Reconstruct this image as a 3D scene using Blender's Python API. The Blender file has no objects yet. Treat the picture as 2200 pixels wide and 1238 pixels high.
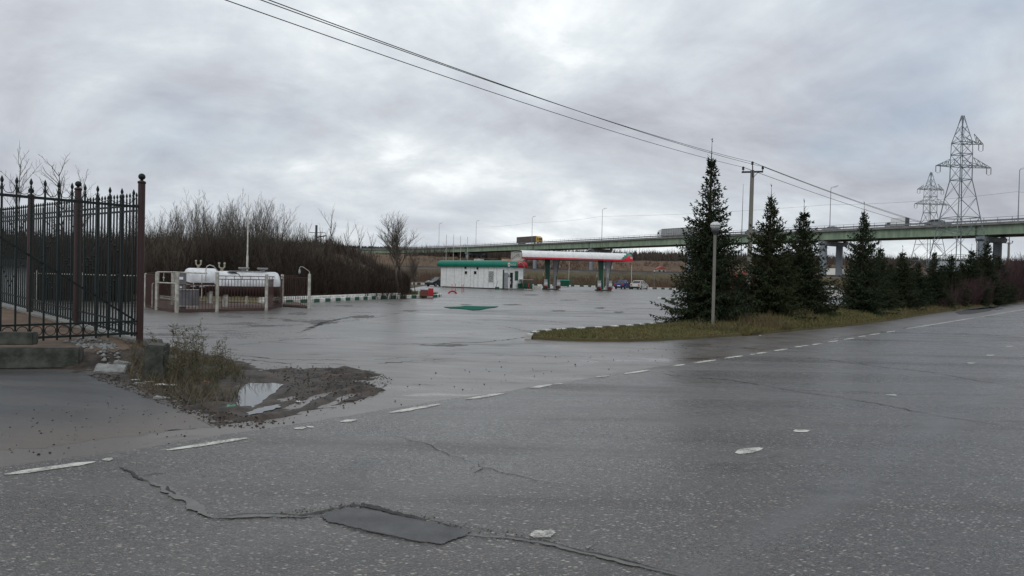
import bpy, bmesh, math, random
import numpy as np
from mathutils import Vector, Matrix, noise as mnoise

random.seed(7)
R = random.Random(11)
S = bpy.context.scene
COL = S.collection
PI = math.pi

# ------------------------------------------------------------------ camera
IW, IH, F = 2200.0, 1238.0, 1500.0
CAM = Vector((0, 0, 1.6))
ROLL, PITCH = 0.022, math.atan(22 / 1500)
_f = Vector((0, math.cos(PITCH), -math.sin(PITCH)))
_u0 = Vector((0, math.sin(PITCH), math.cos(PITCH)))
_r0 = Vector((1, 0, 0))
_r = _r0 * math.cos(ROLL) + _u0 * math.sin(ROLL)
_u = _u0 * math.cos(ROLL) - _r0 * math.sin(ROLL)
cam = bpy.data.cameras.new('camera')
cam.sensor_width = 36.0
cam.lens = 36.0 * F / IW
cam.clip_start = 0.05
cam.clip_end = 6000
camo = bpy.data.objects.new('camera', cam)
COL.objects.link(camo)
camo.matrix_world = Matrix(((_r.x, _u.x, -_f.x, CAM.x), (_r.y, _u.y, -_f.y, CAM.y), (_r.z, _u.z, -_f.z, CAM.z), (0, 0, 0, 1)))
S.camera = camo

# ------------------------------------------------------------------ light
SUN_EL, SUN_AZ = math.radians(38), math.radians(205)      # azimuth from +Y, clockwise
S.view_settings.view_transform = 'Standard'
S.view_settings.look = 'None'
S.view_settings.exposure = 0.0
S.view_settings.gamma = 1.0
sun = bpy.data.lights.new('sun', 'SUN')
sun.energy = 0.6
sun.angle = math.radians(25)
sun.color = (1.0, 0.97, 0.93)
suno = bpy.data.objects.new('sun', sun)
COL.objects.link(suno)
_sd = Vector((math.sin(SUN_AZ) * math.cos(SUN_EL), math.cos(SUN_AZ) * math.cos(SUN_EL), math.sin(SUN_EL)))
suno.rotation_euler = (-_sd).to_track_quat('-Z', 'Y').to_euler()
suno.location = (0, 0, 60)

W = bpy.data.worlds.new('World')
S.world = W
W.use_nodes = True
nt = W.node_tree
nt.nodes.clear()


def N(tree, typ, **kw):
    n = tree.nodes.new(typ)
    for k, v in kw.items():
        if k.startswith('i_'):
            key = k[2:]
            key = int(key) if key.isdigit() else key.replace('_', ' ')
            n.inputs[key].default_value = v
        else:
            setattr(n, k, v)
    return n


def L(tree, a, b):
    tree.links.new(a, b)


def ramp(tree, fac, stops, interp='LINEAR'):
    n = tree.nodes.new('ShaderNodeValToRGB')
    n.color_ramp.interpolation = interp
    els = n.color_ramp.elements
    while len(els) < len(stops):
        els.new(0.5)
    for e, (p, c) in zip(els, stops):
        e.position = p
        if not hasattr(c, '__len__'):
            c = (c, c, c)
        e.color = (c[0], c[1], c[2], 1)
    L(tree, fac, n.inputs[0])
    return n.outputs[0]


def math_n(tree, op, a, b=None, c=None):
    n = tree.nodes.new('ShaderNodeMath')
    n.operation = op
    for i, x in enumerate((a, b, c)):
        if x is None:
            continue
        if isinstance(x, (int, float)):
            n.inputs[i].default_value = x
        else:
            L(tree, x, n.inputs[i])
    return n.outputs[0]


def mixc(tree, fac, a, b, blend='MIX'):
    n = tree.nodes.new('ShaderNodeMix')
    n.data_type = 'RGBA'
    n.blend_type = blend
    for idx, x in ((0, fac), (6, a), (7, b)):
        if isinstance(x, (int, float)):
            n.inputs[idx].default_value = x
        elif isinstance(x, (tuple, list)):
            n.inputs[idx].default_value = (x[0], x[1], x[2], 1)
        else:
            L(tree, x, n.inputs[idx])
    return n.outputs[2]


# overcast sky: Nishita sky seen through a broken sheet of procedural cloud
tc = N(nt, 'ShaderNodeTexCoord')
sep = N(nt, 'ShaderNodeSeparateXYZ')
L(nt, tc.outputs['Generated'], sep.inputs[0])
zc = math_n(nt, 'ADD', math_n(nt, 'MAXIMUM', sep.outputs[2], 0.0), 0.45)
cx = math_n(nt, 'DIVIDE', sep.outputs[0], zc)
cy = math_n(nt, 'DIVIDE', sep.outputs[1], zc)
comb = N(nt, 'ShaderNodeCombineXYZ')
L(nt, cx, comb.inputs[0]); L(nt, cy, comb.inputs[1])
comb.inputs[2].default_value = 3.7
mapn = N(nt, 'ShaderNodeMapping')
mapn.inputs['Rotation'].default_value = (0, 0, math.radians(-38))
mapn.inputs['Scale'].default_value = (0.95, 1.3, 1)
L(nt, comb.outputs[0], mapn.inputs[0])
n1 = N(nt, 'ShaderNodeTexNoise', i_Scale=1.3, i_Detail=9.0, i_Roughness=0.58, i_Distortion=0.5)
L(nt, mapn.outputs[0], n1.inputs['Vector'])
n2 = N(nt, 'ShaderNodeTexNoise', i_Scale=4.6, i_Detail=9.0, i_Roughness=0.6, i_Distortion=0.3)
L(nt, mapn.outputs[0], n2.inputs['Vector'])
cl = math_n(nt, 'ADD', math_n(nt, 'MULTIPLY', n1.outputs[0], 0.72), math_n(nt, 'MULTIPLY', n2.outputs[0], 0.28))
SKY_K = 10.6   # cloud radiance in units of the 0.1 background strength
ccol = ramp(nt, cl, [(0.35, (0.41, 0.425, 0.475)), (0.43, (0.505, 0.53, 0.58)), (0.51, (0.595, 0.64, 0.685)), (0.57, (0.71, 0.755, 0.785)), (0.64, (0.93, 0.965, 0.975))])
# overcast luminance grows towards the zenith (out of frame)
zen = math_n(nt, 'ADD', math_n(nt, 'MULTIPLY', math_n(nt, 'POWER', math_n(nt, 'MAXIMUM', sep.outputs[2], 0.0), 1.6), 0.5), 1.0)
vm = N(nt, 'ShaderNodeVectorMath', operation='SCALE')
L(nt, ccol, vm.inputs[0])
L(nt, math_n(nt, 'MULTIPLY', zen, SKY_K), vm.inputs['Scale'])
sky = N(nt, 'ShaderNodeTexSky', sky_type='NISHITA', sun_disc=False, sun_elevation=SUN_EL, sun_rotation=SUN_AZ)
n3 = N(nt, 'ShaderNodeTexNoise', i_Scale=1.15, i_Detail=5.0, i_Roughness=0.5)
cmb2 = N(nt, 'ShaderNodeVectorMath', operation='ADD')
cmb2.inputs[1].default_value = (4.2, 1.3, 0.0)
L(nt, comb.outputs[0], cmb2.inputs[0]); L(nt, cmb2.outputs[0], n3.inputs['Vector'])
gap = ramp(nt, n3.outputs[0], [(0.56, 0.0), (0.68, 0.35), (0.8, 0.5)])
skc = mixc(nt, gap, vm.outputs[0], sky.outputs[0])
bg = N(nt, 'ShaderNodeBackground', i_Strength=0.1)
L(nt, skc, bg.inputs['Color'])
wo = N(nt, 'ShaderNodeOutputWorld')
L(nt, bg.outputs[0], wo.inputs['Surface'])


# ------------------------------------------------------------------ pixel -> place
def ray(px, py):
    return _f + _r * ((px - IW / 2) / F) + _u * (-(py - IH / 2) / F)


def G(px, py, z=0.0):
    d = ray(px, py)
    t = (z - CAM.z) / d.z
    return CAM + d * t


def P(px, py, Y):
    d = ray(px, py)
    return CAM + d * (Y / d.y)


def hor(px):
    return 597 + ROLL * (px - 1100)


def XY(px, Y):
    p = P(px, hor(px), Y)
    return Vector((p.x, p.y, 0))


def WALL(px, py, A, B):
    """where the sight line meets the upright plane through A and B: (distance along A->B, height)"""
    d = ray(px, py)
    ab = Vector((B[0] - A[0], B[1] - A[1], 0))
    ab.normalize()
    n = Vector((-ab.y, ab.x, 0))
    a = Vector((A[0], A[1], 0))
    t = (a - CAM).dot(n) / d.dot(n)
    p = CAM + d * t
    return (p - a).dot(ab), p.z


# ------------------------------------------------------------------ mesh builder
class MB:
    def __init__(self):
        self.v, self.f, self.m, self.s = [], [], [], []

    def add(self, vs, fs, mi=0, smooth=False):
        b = len(self.v)
        self.v.extend([tuple(x) for x in vs])
        for f in fs:
            self.f.append([i + b for i in f])
            self.m.append(mi)
            self.s.append(smooth)
        return self

    def box(self, x0, x1, y0, y1, z0, z1, mi=0):
        v = [(x, y, z) for z in (z0, z1) for y in (y0, y1) for x in (x0, x1)]
        return self.add(v, [(0, 2, 3, 1), (4, 5, 7, 6), (0, 1, 5, 4), (2, 6, 7, 3), (0, 4, 6, 2), (1, 3, 7, 5)], mi)

    def bar(self, a, b, w, h, mi=0, up=(0, 0, 1)):
        a, b, up = Vector(a), Vector(b), Vector(up)
        d = (b - a).normalized()
        s = d.cross(up)
        if s.length < 1e-5:
            s = d.cross(Vector((1, 0, 0)))
        s.normalize()
        u = s.cross(d).normalized()
        v = []
        for p in (a, b):
            for i, j in ((-1, -1), (1, -1), (1, 1), (-1, 1)):
                v.append(p + s * (i * w / 2) + u * (j * h / 2))
        return self.add(v, [(0, 1, 2, 3), (7, 6, 5, 4), (0, 4, 5, 1), (1, 5, 6, 2), (2, 6, 7, 3), (3, 7, 4, 0)], mi)

    def tube(self, pts, r, n=8, mi=0, cap=True, smooth=True):
        pts = [Vector(p) for p in pts]
        k = len(pts)
        rs = r if hasattr(r, '__len__') else [r] * k
        vs, fs = [], []
        ref = None
        for i, p in enumerate(pts):
            d = (pts[min(i + 1, k - 1)] - pts[max(i - 1, 0)])
            d = d.normalized() if d.length > 1e-9 else Vector((0, 0, 1))
            if ref is None:
                ref = Vector((1, 0, 0)) if abs(d.x) < 0.8 else Vector((0, 1, 0))
            a = d.cross(ref)
            if a.length < 1e-6:
                a = d.cross(Vector((0, 1, 0.3)))
            a.normalize()
            b = a.cross(d)
            ref = b * -1 if False else b
            ref = a.cross(d)
            for j in range(n):
                t = 2 * PI * j / n
                vs.append(p + (a * math.cos(t) + b * math.sin(t)) * rs[i])
            ref = b
        for i in range(k - 1):
            for j in range(n):
                j2 = (j + 1) % n
                fs.append((i * n + j, i * n + j2, (i + 1) * n + j2, (i + 1) * n + j))
        self.add(vs, fs, mi, smooth)
        if cap:
            self.add(vs[:n], [tuple(range(n))[::-1]], mi)
            self.add(vs[-n:], [tuple(range(n))], mi)
        return self

    def lathe(self, prof, c=(0, 0, 0), n=16, mi=0, smooth=True):
        vs, fs = [], []
        for r, z in prof:
            for j in range(n):
                t = 2 * PI * j / n
                vs.append((c[0] + r * math.cos(t), c[1] + r * math.sin(t), c[2] + z))
        for i in range(len(prof) - 1):
            for j in range(n):
                j2 = (j + 1) % n
                fs.append((i * n + j, i * n + j2, (i + 1) * n + j2, (i + 1) * n + j))
        return self.add(vs, fs, mi, smooth)

    def ball(self, c, r, n=10, mi=0, sz=1.0):
        k = n // 2 + 1
        return self.lathe([(max(1e-4, r * math.sin(PI * i / k)), -r * sz * math.cos(PI * i / k)) for i in range(k + 1)], c, n, mi)

    def prism(self, poly, z0, z1, mi=0, mi_top=None):
        n = len(poly)
        v = [(p[0], p[1], z0) for p in poly] + [(p[0], p[1], z1) for p in poly]
        self.add(v, [tuple(range(n))[::-1]], mi)
        self.add(v, [tuple(range(n, 2 * n))], mi if mi_top is None else mi_top)
        return self.add(v, [(i, (i + 1) % n, n + (i + 1) % n, n + i) for i in range(n)], mi)

    def slab(self, poly, axis, c0, c1, mi=0, smooth=False):
        """prism of a 2-D outline along one axis: poly is (a, z); axis 'x' extrudes in x with a=y, 'y' extrudes in y with a=x"""
        n = len(poly)
        if axis == 'x':
            v = [(c0, a, z) for a, z in poly] + [(c1, a, z) for a, z in poly]
        else:
            v = [(a, c0, z) for a, z in poly] + [(a, c1, z) for a, z in poly]
        self.add(v, [tuple(range(n)), tuple(range(n, 2 * n))[::-1]], mi)
        return self.add(v, [(i, n + i, n + (i + 1) % n, (i + 1) % n) for i in range(n)], mi, smooth)

    def sheet(self, poly, z, mi=0):
        v = [(p[0], p[1], z) for p in poly]
        a = sum(v[i][0] * v[(i + 1) % len(v)][1] - v[(i + 1) % len(v)][0] * v[i][1] for i in range(len(v)))
        idx = tuple(range(len(v)))
        return self.add(v, [idx if a > 0 else idx[::-1]], mi)

    def build(self, name, mats, parent=None, loc=None, fix=False):
        me = bpy.data.meshes.new(name)
        me.from_pydata([tuple(x) for x in self.v], [], self.f)
        if not isinstance(mats, (list, tuple)):
            mats = [mats]
        for m in mats:
            me.materials.append(m)
        me.polygons.foreach_set('material_index', self.m)
        me.polygons.foreach_set('use_smooth', self.s)
        if fix:
            bm = bmesh.new(); bm.from_mesh(me)
            bmesh.ops.remove_doubles(bm, verts=bm.verts, dist=1e-5)
            bmesh.ops.recalc_face_normals(bm, faces=bm.faces)
            bm.to_mesh(me); bm.free()
        me.update()
        o = bpy.data.objects.new(name, me)
        COL.objects.link(o)
        if parent is not None:
            o.parent = parent
        if loc is not None:
            o.location = loc
        return o


def np_mesh(name, verts, faces, mats, parent=None, mi=None):
    """verts (n,3) array, faces (m,k) array, all faces the same size"""
    me = bpy.data.meshes.new(name)
    verts = np.asarray(verts, dtype=np.float32)
    faces = np.asarray(faces, dtype=np.int32)
    m, k = faces.shape
    me.vertices.add(len(verts)); me.vertices.foreach_set('co', verts.ravel())
    me.loops.add(m * k); me.loops.foreach_set('vertex_index', faces.ravel())
    me.polygons.add(m)
    me.polygons.foreach_set('loop_start', np.arange(0, m * k, k, dtype=np.int32))
    for mm in (mats if isinstance(mats, (list, tuple)) else [mats]):
        me.materials.append(mm)
    if mi is not None:
        me.polygons.foreach_set('material_index', np.asarray(mi, dtype=np.int32))
    me.update(calc_edges=True)
    o = bpy.data.objects.new(name, me)
    COL.objects.link(o)
    if parent is not None:
        o.parent = parent
    return o


def tag(o, label=None, cat=None, group=None, kind=None):
    if label: o['label'] = label
    if cat: o['category'] = cat
    if group: o['group'] = group
    if kind: o['kind'] = kind
    return o


def thing(name, label, cat, loc=(0, 0, 0), rz=0.0, group=None):
    o = bpy.data.objects.new(name, None)
    o.empty_display_size = 0.2
    COL.objects.link(o)
    o.location = loc
    o.rotation_euler = (0, 0, rz)
    return tag(o, label, cat, group)


def dup(root, loc, rz=None, label=None, group=None, scale=None):
    kids = [c for c in bpy.data.objects if c.parent is root]
    r = root.copy(); COL.objects.link(r)
    r.location = loc
    if rz is not None: r.rotation_euler = (0, 0, rz)
    if scale is not None: r.scale = scale if hasattr(scale, '__len__') else (scale,) * 3
    if label: r['label'] = label
    if group: r['group'] = group
    for ch in kids:
        c = ch.copy(); COL.objects.link(c); c.parent = r
        for g in [x for x in bpy.data.objects if x.parent is ch]:
            d = g.copy(); COL.objects.link(d); d.parent = c
    return r


def struct(o):
    return tag(o, kind='structure')


# ------------------------------------------------------------------ materials
def new_mat(name):
    m = bpy.data.materials.new(name)
    m.use_nodes = True
    t = m.node_tree
    b = t.nodes['Principled BSDF']
    return m, t, b


def pmat(name, c1, c2=None, scale=4.0, rough=0.6, bump=0.0, bscale=30.0, metal=0.0, spec=0.5, detail=5.0, stretch=None, lo=0.35, hi=0.65, world=False):
    m, t, b = new_mat(name)
    if c2 is None:
        c2 = tuple(x * 0.8 for x in c1)
    if world:
        src = N(t, 'ShaderNodeNewGeometry').outputs['Position']
    else:
        src = N(t, 'ShaderNodeTexCoord').outputs['Object']
    if stretch:
        mp = N(t, 'ShaderNodeMapping')
        mp.inputs['Scale'].default_value = stretch
        L(t, src, mp.inputs[0]); src = mp.outputs[0]
    nz = N(t, 'ShaderNodeTexNoise', i_Scale=scale, i_Detail=detail, i_Roughness=0.6)
    L(t, src, nz.inputs['Vector'])
    L(t, ramp(t, nz.outputs[0], [(lo, c1), (hi, c2)]), b.inputs['Base Color'])
    b.inputs['Roughness'].default_value = rough
    b.inputs['Metallic'].default_value = metal
    b.inputs['Specular IOR Level'].default_value = spec
    if bump:
        n2 = N(t, 'ShaderNodeTexNoise', i_Scale=bscale, i_Detail=6.0, i_Roughness=0.65)
        L(t, src, n2.inputs['Vector'])
        bp = N(t, 'ShaderNodeBump', i_Strength=min(1.0, bump), i_Distance=0.02)
        L(t, n2.outputs[0], bp.inputs['Height'])
        L(t, bp.outputs[0], b.inputs['Normal'])
    return m


M = {}
M['iron'] = pmat('dark_green_iron', (0.004, 0.009, 0.008), (0.009, 0.015, 0.013), 9, 0.5, 0.15, 60, spec=0.3)
M['post_red'] = pmat('oxide_red_paint', (0.036, 0.008, 0.007), (0.022, 0.006, 0.006), 3, 0.45, 0.1, 40)
M['concrete'] = pmat('grey_concrete', (0.13, 0.13, 0.115), (0.22, 0.215, 0.195), 5, 0.85, 0.5, 40)
M['concrete_dark'] = pmat('mossy_concrete', (0.024, 0.027, 0.021), (0.085, 0.087, 0.074), 6, 0.85, 0.6, 30)
M['pole_conc'] = pmat('pole_concrete', (0.20, 0.19, 0.165), (0.15, 0.145, 0.125), 3, 0.8, 0.3, 40, stretch=(1, 1, 0.4))
M['white'] = pmat('white_paint', (0.80, 0.81, 0.80), (0.66, 0.67, 0.66), 2.2, 0.42, 0.05, 20)
M['dirty_white'] = pmat('worn_white_paint', (0.52, 0.52, 0.48), (0.27, 0.245, 0.20), 5, 0.55, 0.2, 40)
M['mark'] = pmat('road_paint', (0.74, 0.73, 0.66), (0.50, 0.48, 0.42), 16, 0.6, 0.2, 80, world=True)
M['green'] = pmat('green_paint', (0.0, 0.19, 0.125), (0.0, 0.15, 0.10), 1.5, 0.35)
M['green_dark'] = pmat('dark_green_paint', (0.005, 0.09, 0.045), (0.004, 0.06, 0.03), 3, 0.4)
M['red'] = pmat('red_paint', (0.42, 0.012, 0.022), (0.30, 0.01, 0.018), 3, 0.4)
M['red_bright'] = pmat('bright_red_trim', (0.72, 0.02, 0.05), (0.6, 0.018, 0.045), 3, 0.4)
M['maroon'] = pmat('rusty_maroon_bars', (0.065, 0.022, 0.019), (0.038, 0.017, 0.014), 6, 0.6)
M['black'] = pmat('black_rubber', (0.012, 0.012, 0.013), (0.02, 0.02, 0.02), 8, 0.6)
M['glass'] = pmat('dark_glass', (0.012, 0.015, 0.016), (0.02, 0.022, 0.024), 3, 0.08)
M['steel'] = pmat('galvanised_steel', (0.26, 0.275, 0.285), (0.17, 0.18, 0.19), 5, 0.5, metal=0.0)
M['dark_steel'] = pmat('dark_steel', (0.06, 0.065, 0.07), (0.035, 0.04, 0.042), 6, 0.5)
M['lattice'] = pmat('pylon_steel', (0.15, 0.18, 0.19), (0.11, 0.135, 0.145), 0.5, 0.6)
M['grey'] = pmat('grey_panel', (0.33, 0.33, 0.34), (0.25, 0.25, 0.26), 3, 0.5)
M['mid_grey'] = pmat('mid_grey_panel', (0.16, 0.16, 0.165), (0.10, 0.10, 0.11), 4, 0.55)
M['cable'] = pmat('cable', (0.015, 0.016, 0.018), (0.02, 0.02, 0.022), 1, 0.6)
M['bark'] = pmat('grey_brown_bark', (0.055, 0.045, 0.036), (0.10, 0.085, 0.066), 6, 0.9, 0.5, 20, stretch=(1, 1, 0.3))
M['twig'] = pmat('brown_twigs', (0.078, 0.064, 0.050), (0.125, 0.104, 0.080), 0.8, 0.9)
M['twig_pale'] = pmat('pale_twigs', (0.12, 0.095, 0.072), (0.075, 0.058, 0.045), 0.8, 0.9)
M['twig_red'] = pmat('red_twigs', (0.055, 0.021, 0.022), (0.034, 0.016, 0.018), 0.6, 0.8, world=True)
M['brush'] = pmat('dark_brush', (0.026, 0.018, 0.013), (0.056, 0.038, 0.027), 0.25, 0.95, world=True)
M['birch'] = pmat('birch_bark', (0.40, 0.38, 0.34), (0.12, 0.11, 0.10), 5, 0.8, stretch=(1, 1, 3))
M['needle'] = pmat('spruce_needles', (0.024, 0.042, 0.020), (0.046, 0.062, 0.026), 1.1, 0.75, spec=0.25, world=True)
M['spruce_bark'] = pmat('spruce_bark', (0.05, 0.036, 0.026), (0.08, 0.06, 0.045), 9, 0.9, 0.4, 30)
M['grass'] = pmat('autumn_grass', (0.085, 0.088, 0.026), (0.155, 0.115, 0.045), 0.9, 0.85, world=True)
M['grass_green'] = pmat('green_grass', (0.075, 0.095, 0.026), (0.14, 0.12, 0.045), 0.8, 0.85, world=True)
M['weed'] = pmat('weed_leaves', (0.062, 0.072, 0.026), (0.115, 0.095, 0.042), 3, 0.8, world=True)
M['weed_stem'] = pmat('weed_stems', (0.10, 0.075, 0.045), (0.07, 0.055, 0.035), 3, 0.8)
M['sand'] = pmat('wet_sand', (0.135, 0.085, 0.052), (0.060, 0.040, 0.026), 1.6, 0.85, 0.6, 14, world=True)
M['verge'] = pmat('verge_soil', (0.10, 0.092, 0.032), (0.085, 0.060, 0.030), 1.0, 0.95, 0.5, 20, world=True)
M['conifer_far'] = pmat('far_conifers', (0.030, 0.042, 0.034), (0.060, 0.058, 0.046), 0.02, 0.95, world=True)
M['bare_far'] = pmat('far_bare_wood', (0.085, 0.062, 0.05), (0.055, 0.043, 0.036), 0.03, 0.95, world=True)
M['brick'] = pmat('red_roof', (0.32, 0.07, 0.05), (0.24, 0.05, 0.04), 2, 0.7)
M['rubble'] = pmat('rubble_stone', (0.26, 0.26, 0.25), (0.12, 0.12, 0.112), 8, 0.85, 0.4, 30)
M['clod'] = pmat('mud_clods', (0.020, 0.015, 0.011), (0.050, 0.038, 0.028), 8, 0.8, world=True)


def ground_mat(name, kind):
    """wet tarmac: kind road (coarse chippings), lot (fine, dirty) or drive (new, dark)"""
    m, t, b = new_mat(name)
    pos = N(t, 'ShaderNodeNewGeometry').outputs['Position']
    sp_ = N(t, 'ShaderNodeSeparateXYZ'); L(t, pos, sp_.inputs[0])

    def noise(scale, detail=5.0, rough=0.6, dist=0.0, vec=None):
        n = N(t, 'ShaderNodeTexNoise', i_Scale=scale, i_Detail=detail, i_Roughness=rough, i_Distortion=dist)
        L(t, vec or pos, n.inputs['Vector'])
        return n.outputs[0]

    def mapped(rot, sc):
        mp = N(t, 'ShaderNodeMapping')
        mp.inputs['Rotation'].default_value = (0, 0, -math.radians(rot))
        mp.inputs['Scale'].default_value = sc
        L(t, pos, mp.inputs[0])
        return mp.outputs[0]

    big = noise(0.35, 6.0)
    fine = noise(90.0, 3.0, 0.7)
    mid = noise(7.0, 6.0, 0.7)
    if kind == 'road':
        st = noise(1.0, 6.0, 0.6, 0.5, mapped(48, (0.07, 0.75, 1)))
        # wheel tracks: bands at fixed offsets across the carriageway, worn smooth and slick
        off = math_n(t, 'ADD', math_n(t, 'ADD', math_n(t, 'MULTIPLY', sp_.outputs[0], RNX), math_n(t, 'MULTIPLY', sp_.outputs[1], RNY)), ROFF)
        off = math_n(t, 'ADD', off, math_n(t, 'MULTIPLY', math_n(t, 'SUBTRACT', noise(0.6, 3.0), 0.5), 0.5))
        tr = None
        for c, w, k in ((-0.95, 0.45, 0.45), (-2.6, 0.45, 0.5), (-4.75, 0.28, 1.0), (-6.4, 0.5, 0.5)):
            e = math_n(t, 'DIVIDE', math_n(t, 'ABSOLUTE', math_n(t, 'SUBTRACT', off, c)), w)
            g_ = math_n(t, 'MULTIPLY', math_n(t, 'MAXIMUM', math_n(t, 'SUBTRACT', 1.0, e), 0.0), k)
            tr = g_ if tr is None else math_n(t, 'MAXIMUM', tr, g_)
        tr = math_n(t, 'MULTIPLY', tr, ramp(t, st, [(0.38, 0.15), (0.6, 1.0)]))
        cells = []
        for sc, rot in ((42.0, 0.5), (80.0, 1.1)):
            vo = N(t, 'ShaderNodeTexVoronoi', i_Scale=sc, i_Randomness=1.0)
            mv = N(t, 'ShaderNodeMapping')
            mv.inputs['Rotation'].default_value = (0, 0, rot)
            mv.inputs['Scale'].default_value = (0.75, 1.3, 1)
            L(t, pos, mv.inputs[0]); L(t, mv.outputs[0], vo.inputs['Vector'])
            s_ = N(t, 'ShaderNodeSeparateColor')
            L(t, vo.outputs['Color'], s_.inputs[0])
            cells.append((ramp(t, vo.outputs['Distance'], [(0.28, 1.0), (0.50, 0.0)]), s_))
        base = mixc(t, mid, mixc(t, big, (0.030, 0.029, 0.028), (0.050, 0.048, 0.046)), (0.075, 0.071, 0.066))
        core, sc1 = cells[0]
        core2, sc2 = cells[1]
        col = mixc(t, math_n(t, 'MULTIPLY', core2, 0.9), base, mixc(t, ramp(t, sc2.outputs[1], [(0.1, 0.0), (0.9, 1.0)]), (0.028, 0.027, 0.026), (0.20, 0.178, 0.158)))
        dens = ramp(t, math_n(t, 'ADD', math_n(t, 'MULTIPLY', noise(0.9, 5.0), 0.6), math_n(t, 'MULTIPLY', st, 0.4)), [(0.38, -0.10), (0.62, 0.13)])
        pale = math_n(t, 'MULTIPLY', ramp(t, math_n(t, 'ADD', sc1.outputs[0], dens), [(0.84, 0.0), (0.97, 1.0)]), core)
        pale2 = math_n(t, 'MULTIPLY', ramp(t, sc2.outputs[0], [(0.85, 0.0), (0.97, 0.8)]), core2)
        stone = mixc(t, sc1.outputs[2], (0.36, 0.34, 0.31), (0.24, 0.165, 0.14))
        fade = math_n(t, 'SUBTRACT', 1.0, math_n(t, 'MULTIPLY', tr, 0.7))
        col = mixc(t, math_n(t, 'MULTIPLY', pale2, fade), col, (0.34, 0.32, 0.30))
        col = mixc(t, math_n(t, 'MULTIPLY', pale, fade), col, stone)
        col = mixc(t, math_n(t, 'MULTIPLY', tr, 0.55), col, (0.080, 0.077, 0.075))
        # oil drips and damp stains with a shape of their own
        col = mixc(t, math_n(t, 'MULTIPLY', ramp(t, noise(0.55, 6.0, 0.65, 1.2), [(0.60, 0.0), (0.70, 1.0)]), 0.5), col, (0.022, 0.021, 0.021))
        r0 = ramp(t, st, [(0.36, 0.17), (0.50, 0.30), (0.64, 0.50)])
        rg = math_n(t, 'SUBTRACT', r0, math_n(t, 'MULTIPLY', tr, 0.10))
        hgt = math_n(t, 'ADD', math_n(t, 'MULTIPLY', math_n(t, 'ADD', core, math_n(t, 'MULTIPLY', core2, 0.5)), 0.5), math_n(t, 'MULTIPLY', fine, 0.4))
        bs, bd = 0.6, 0.009
        bsn = math_n(t, 'MULTIPLY', fade, bs)
    elif kind == 'lot':
        st = noise(1.0, 7.0, 0.62, 1.4, mapped(12, (0.075, 0.24, 1)))
        st2 = noise(1.0, 6.0, 0.65, 2.0, mapped(-18, (0.42, 1.0, 1)))
        dirt = ramp(t, big, [(0.36, (0.075, 0.071, 0.068)), (0.64, (0.125, 0.110, 0.099))])
        # tracked mud by the road edge and round the mud bank
        dx = math_n(t, 'SUBTRACT', sp_.outputs[0], -3.6); dy = math_n(t, 'SUBTRACT', sp_.outputs[1], 9.6)
        dr = math_n(t, 'SQRT', math_n(t, 'ADD', math_n(t, 'MULTIPLY', dx, dx), math_n(t, 'MULTIPLY', dy, dy)))
        mudf = N(t, 'ShaderNodeMapRange', i_1=5.0, i_2=1.2, i_3=0.0, i_4=0.85); L(t, math_n(t, 'ADD', dr, math_n(t, 'MULTIPLY', math_n(t, 'SUBTRACT', mid, 0.5), 3.5)), mudf.inputs[0])
        off = math_n(t, 'ADD', math_n(t, 'ADD', math_n(t, 'MULTIPLY', sp_.outputs[0], RNX), math_n(t, 'MULTIPLY', sp_.outputs[1], RNY)), ROFF)
        edf = N(t, 'ShaderNodeMapRange', i_1=2.6, i_2=0.2, i_3=0.0, i_4=0.75); L(t, math_n(t, 'ADD', off, math_n(t, 'MULTIPLY', math_n(t, 'SUBTRACT', noise(1.3, 6.0, 0.7), 0.5), 2.4)), edf.inputs[0])
        col = mixc(t, math_n(t, 'MAXIMUM', mudf.outputs[0], edf.outputs[0]), dirt, mixc(t, mid, (0.075, 0.058, 0.046), (0.125, 0.100, 0.083)))
        dark = math_n(t, 'MAXIMUM', ramp(t, st, [(0.37, 0.9), (0.40, 0.0)]), ramp(t, st2, [(0.35, 0.95), (0.385, 0.0)]))
        col = mixc(t, math_n(t, 'MULTIPLY', dark, 0.8), col, (0.028, 0.027, 0.027))
        col = mixc(t, math_n(t, 'MULTIPLY', fine, 0.5), col, (0.11, 0.10, 0.095))
        pool = ramp(t, math_n(t, 'ADD', math_n(t, 'MULTIPLY', st, 0.6), math_n(t, 'MULTIPLY', st2, 0.4)), [(0.56, 0.0), (0.60, 1.0)])
        r0 = ramp(t, math_n(t, 'ADD', math_n(t, 'MULTIPLY', st, 0.55), math_n(t, 'MULTIPLY', st2, 0.45)), [(0.36, 0.50), (0.44, 0.36), (0.62, 0.24)])
        rg = math_n(t, 'SUBTRACT', r0, math_n(t, 'MULTIPLY', pool, 0.08))
        hgt = fine
        bs, bd = 0.25, 0.004
        bsn = math_n(t, 'SUBTRACT', 0.28, math_n(t, 'MULTIPLY', pool, 0.22))
    else:
        st = noise(1.0, 6.0, 0.6, 0.8, mapped(-15, (0.25, 1.3, 1)))
        col = mixc(t, big, (0.022, 0.024, 0.028), (0.042, 0.042, 0.044))
        col = mixc(t, ramp(t, st, [(0.46, 0.0), (0.70, 0.8)]), col, (0.085, 0.078, 0.072))
        col = mixc(t, ramp(t, fine, [(0.45, 0.0), (0.75, 0.8)]), col, (0.105, 0.10, 0.096))
        off = math_n(t, 'ADD', math_n(t, 'ADD', math_n(t, 'MULTIPLY', sp_.outputs[0], RNX), math_n(t, 'MULTIPLY', sp_.outputs[1], RNY)), ROFF)
        edf = N(t, 'ShaderNodeMapRange', i_1=2.6, i_2=0.9, i_3=0.0, i_4=0.9); L(t, math_n(t, 'ADD', off, math_n(t, 'MULTIPLY', math_n(t, 'SUBTRACT', noise(1.3, 6.0, 0.7), 0.5), 2.4)), edf.inputs[0])
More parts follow.
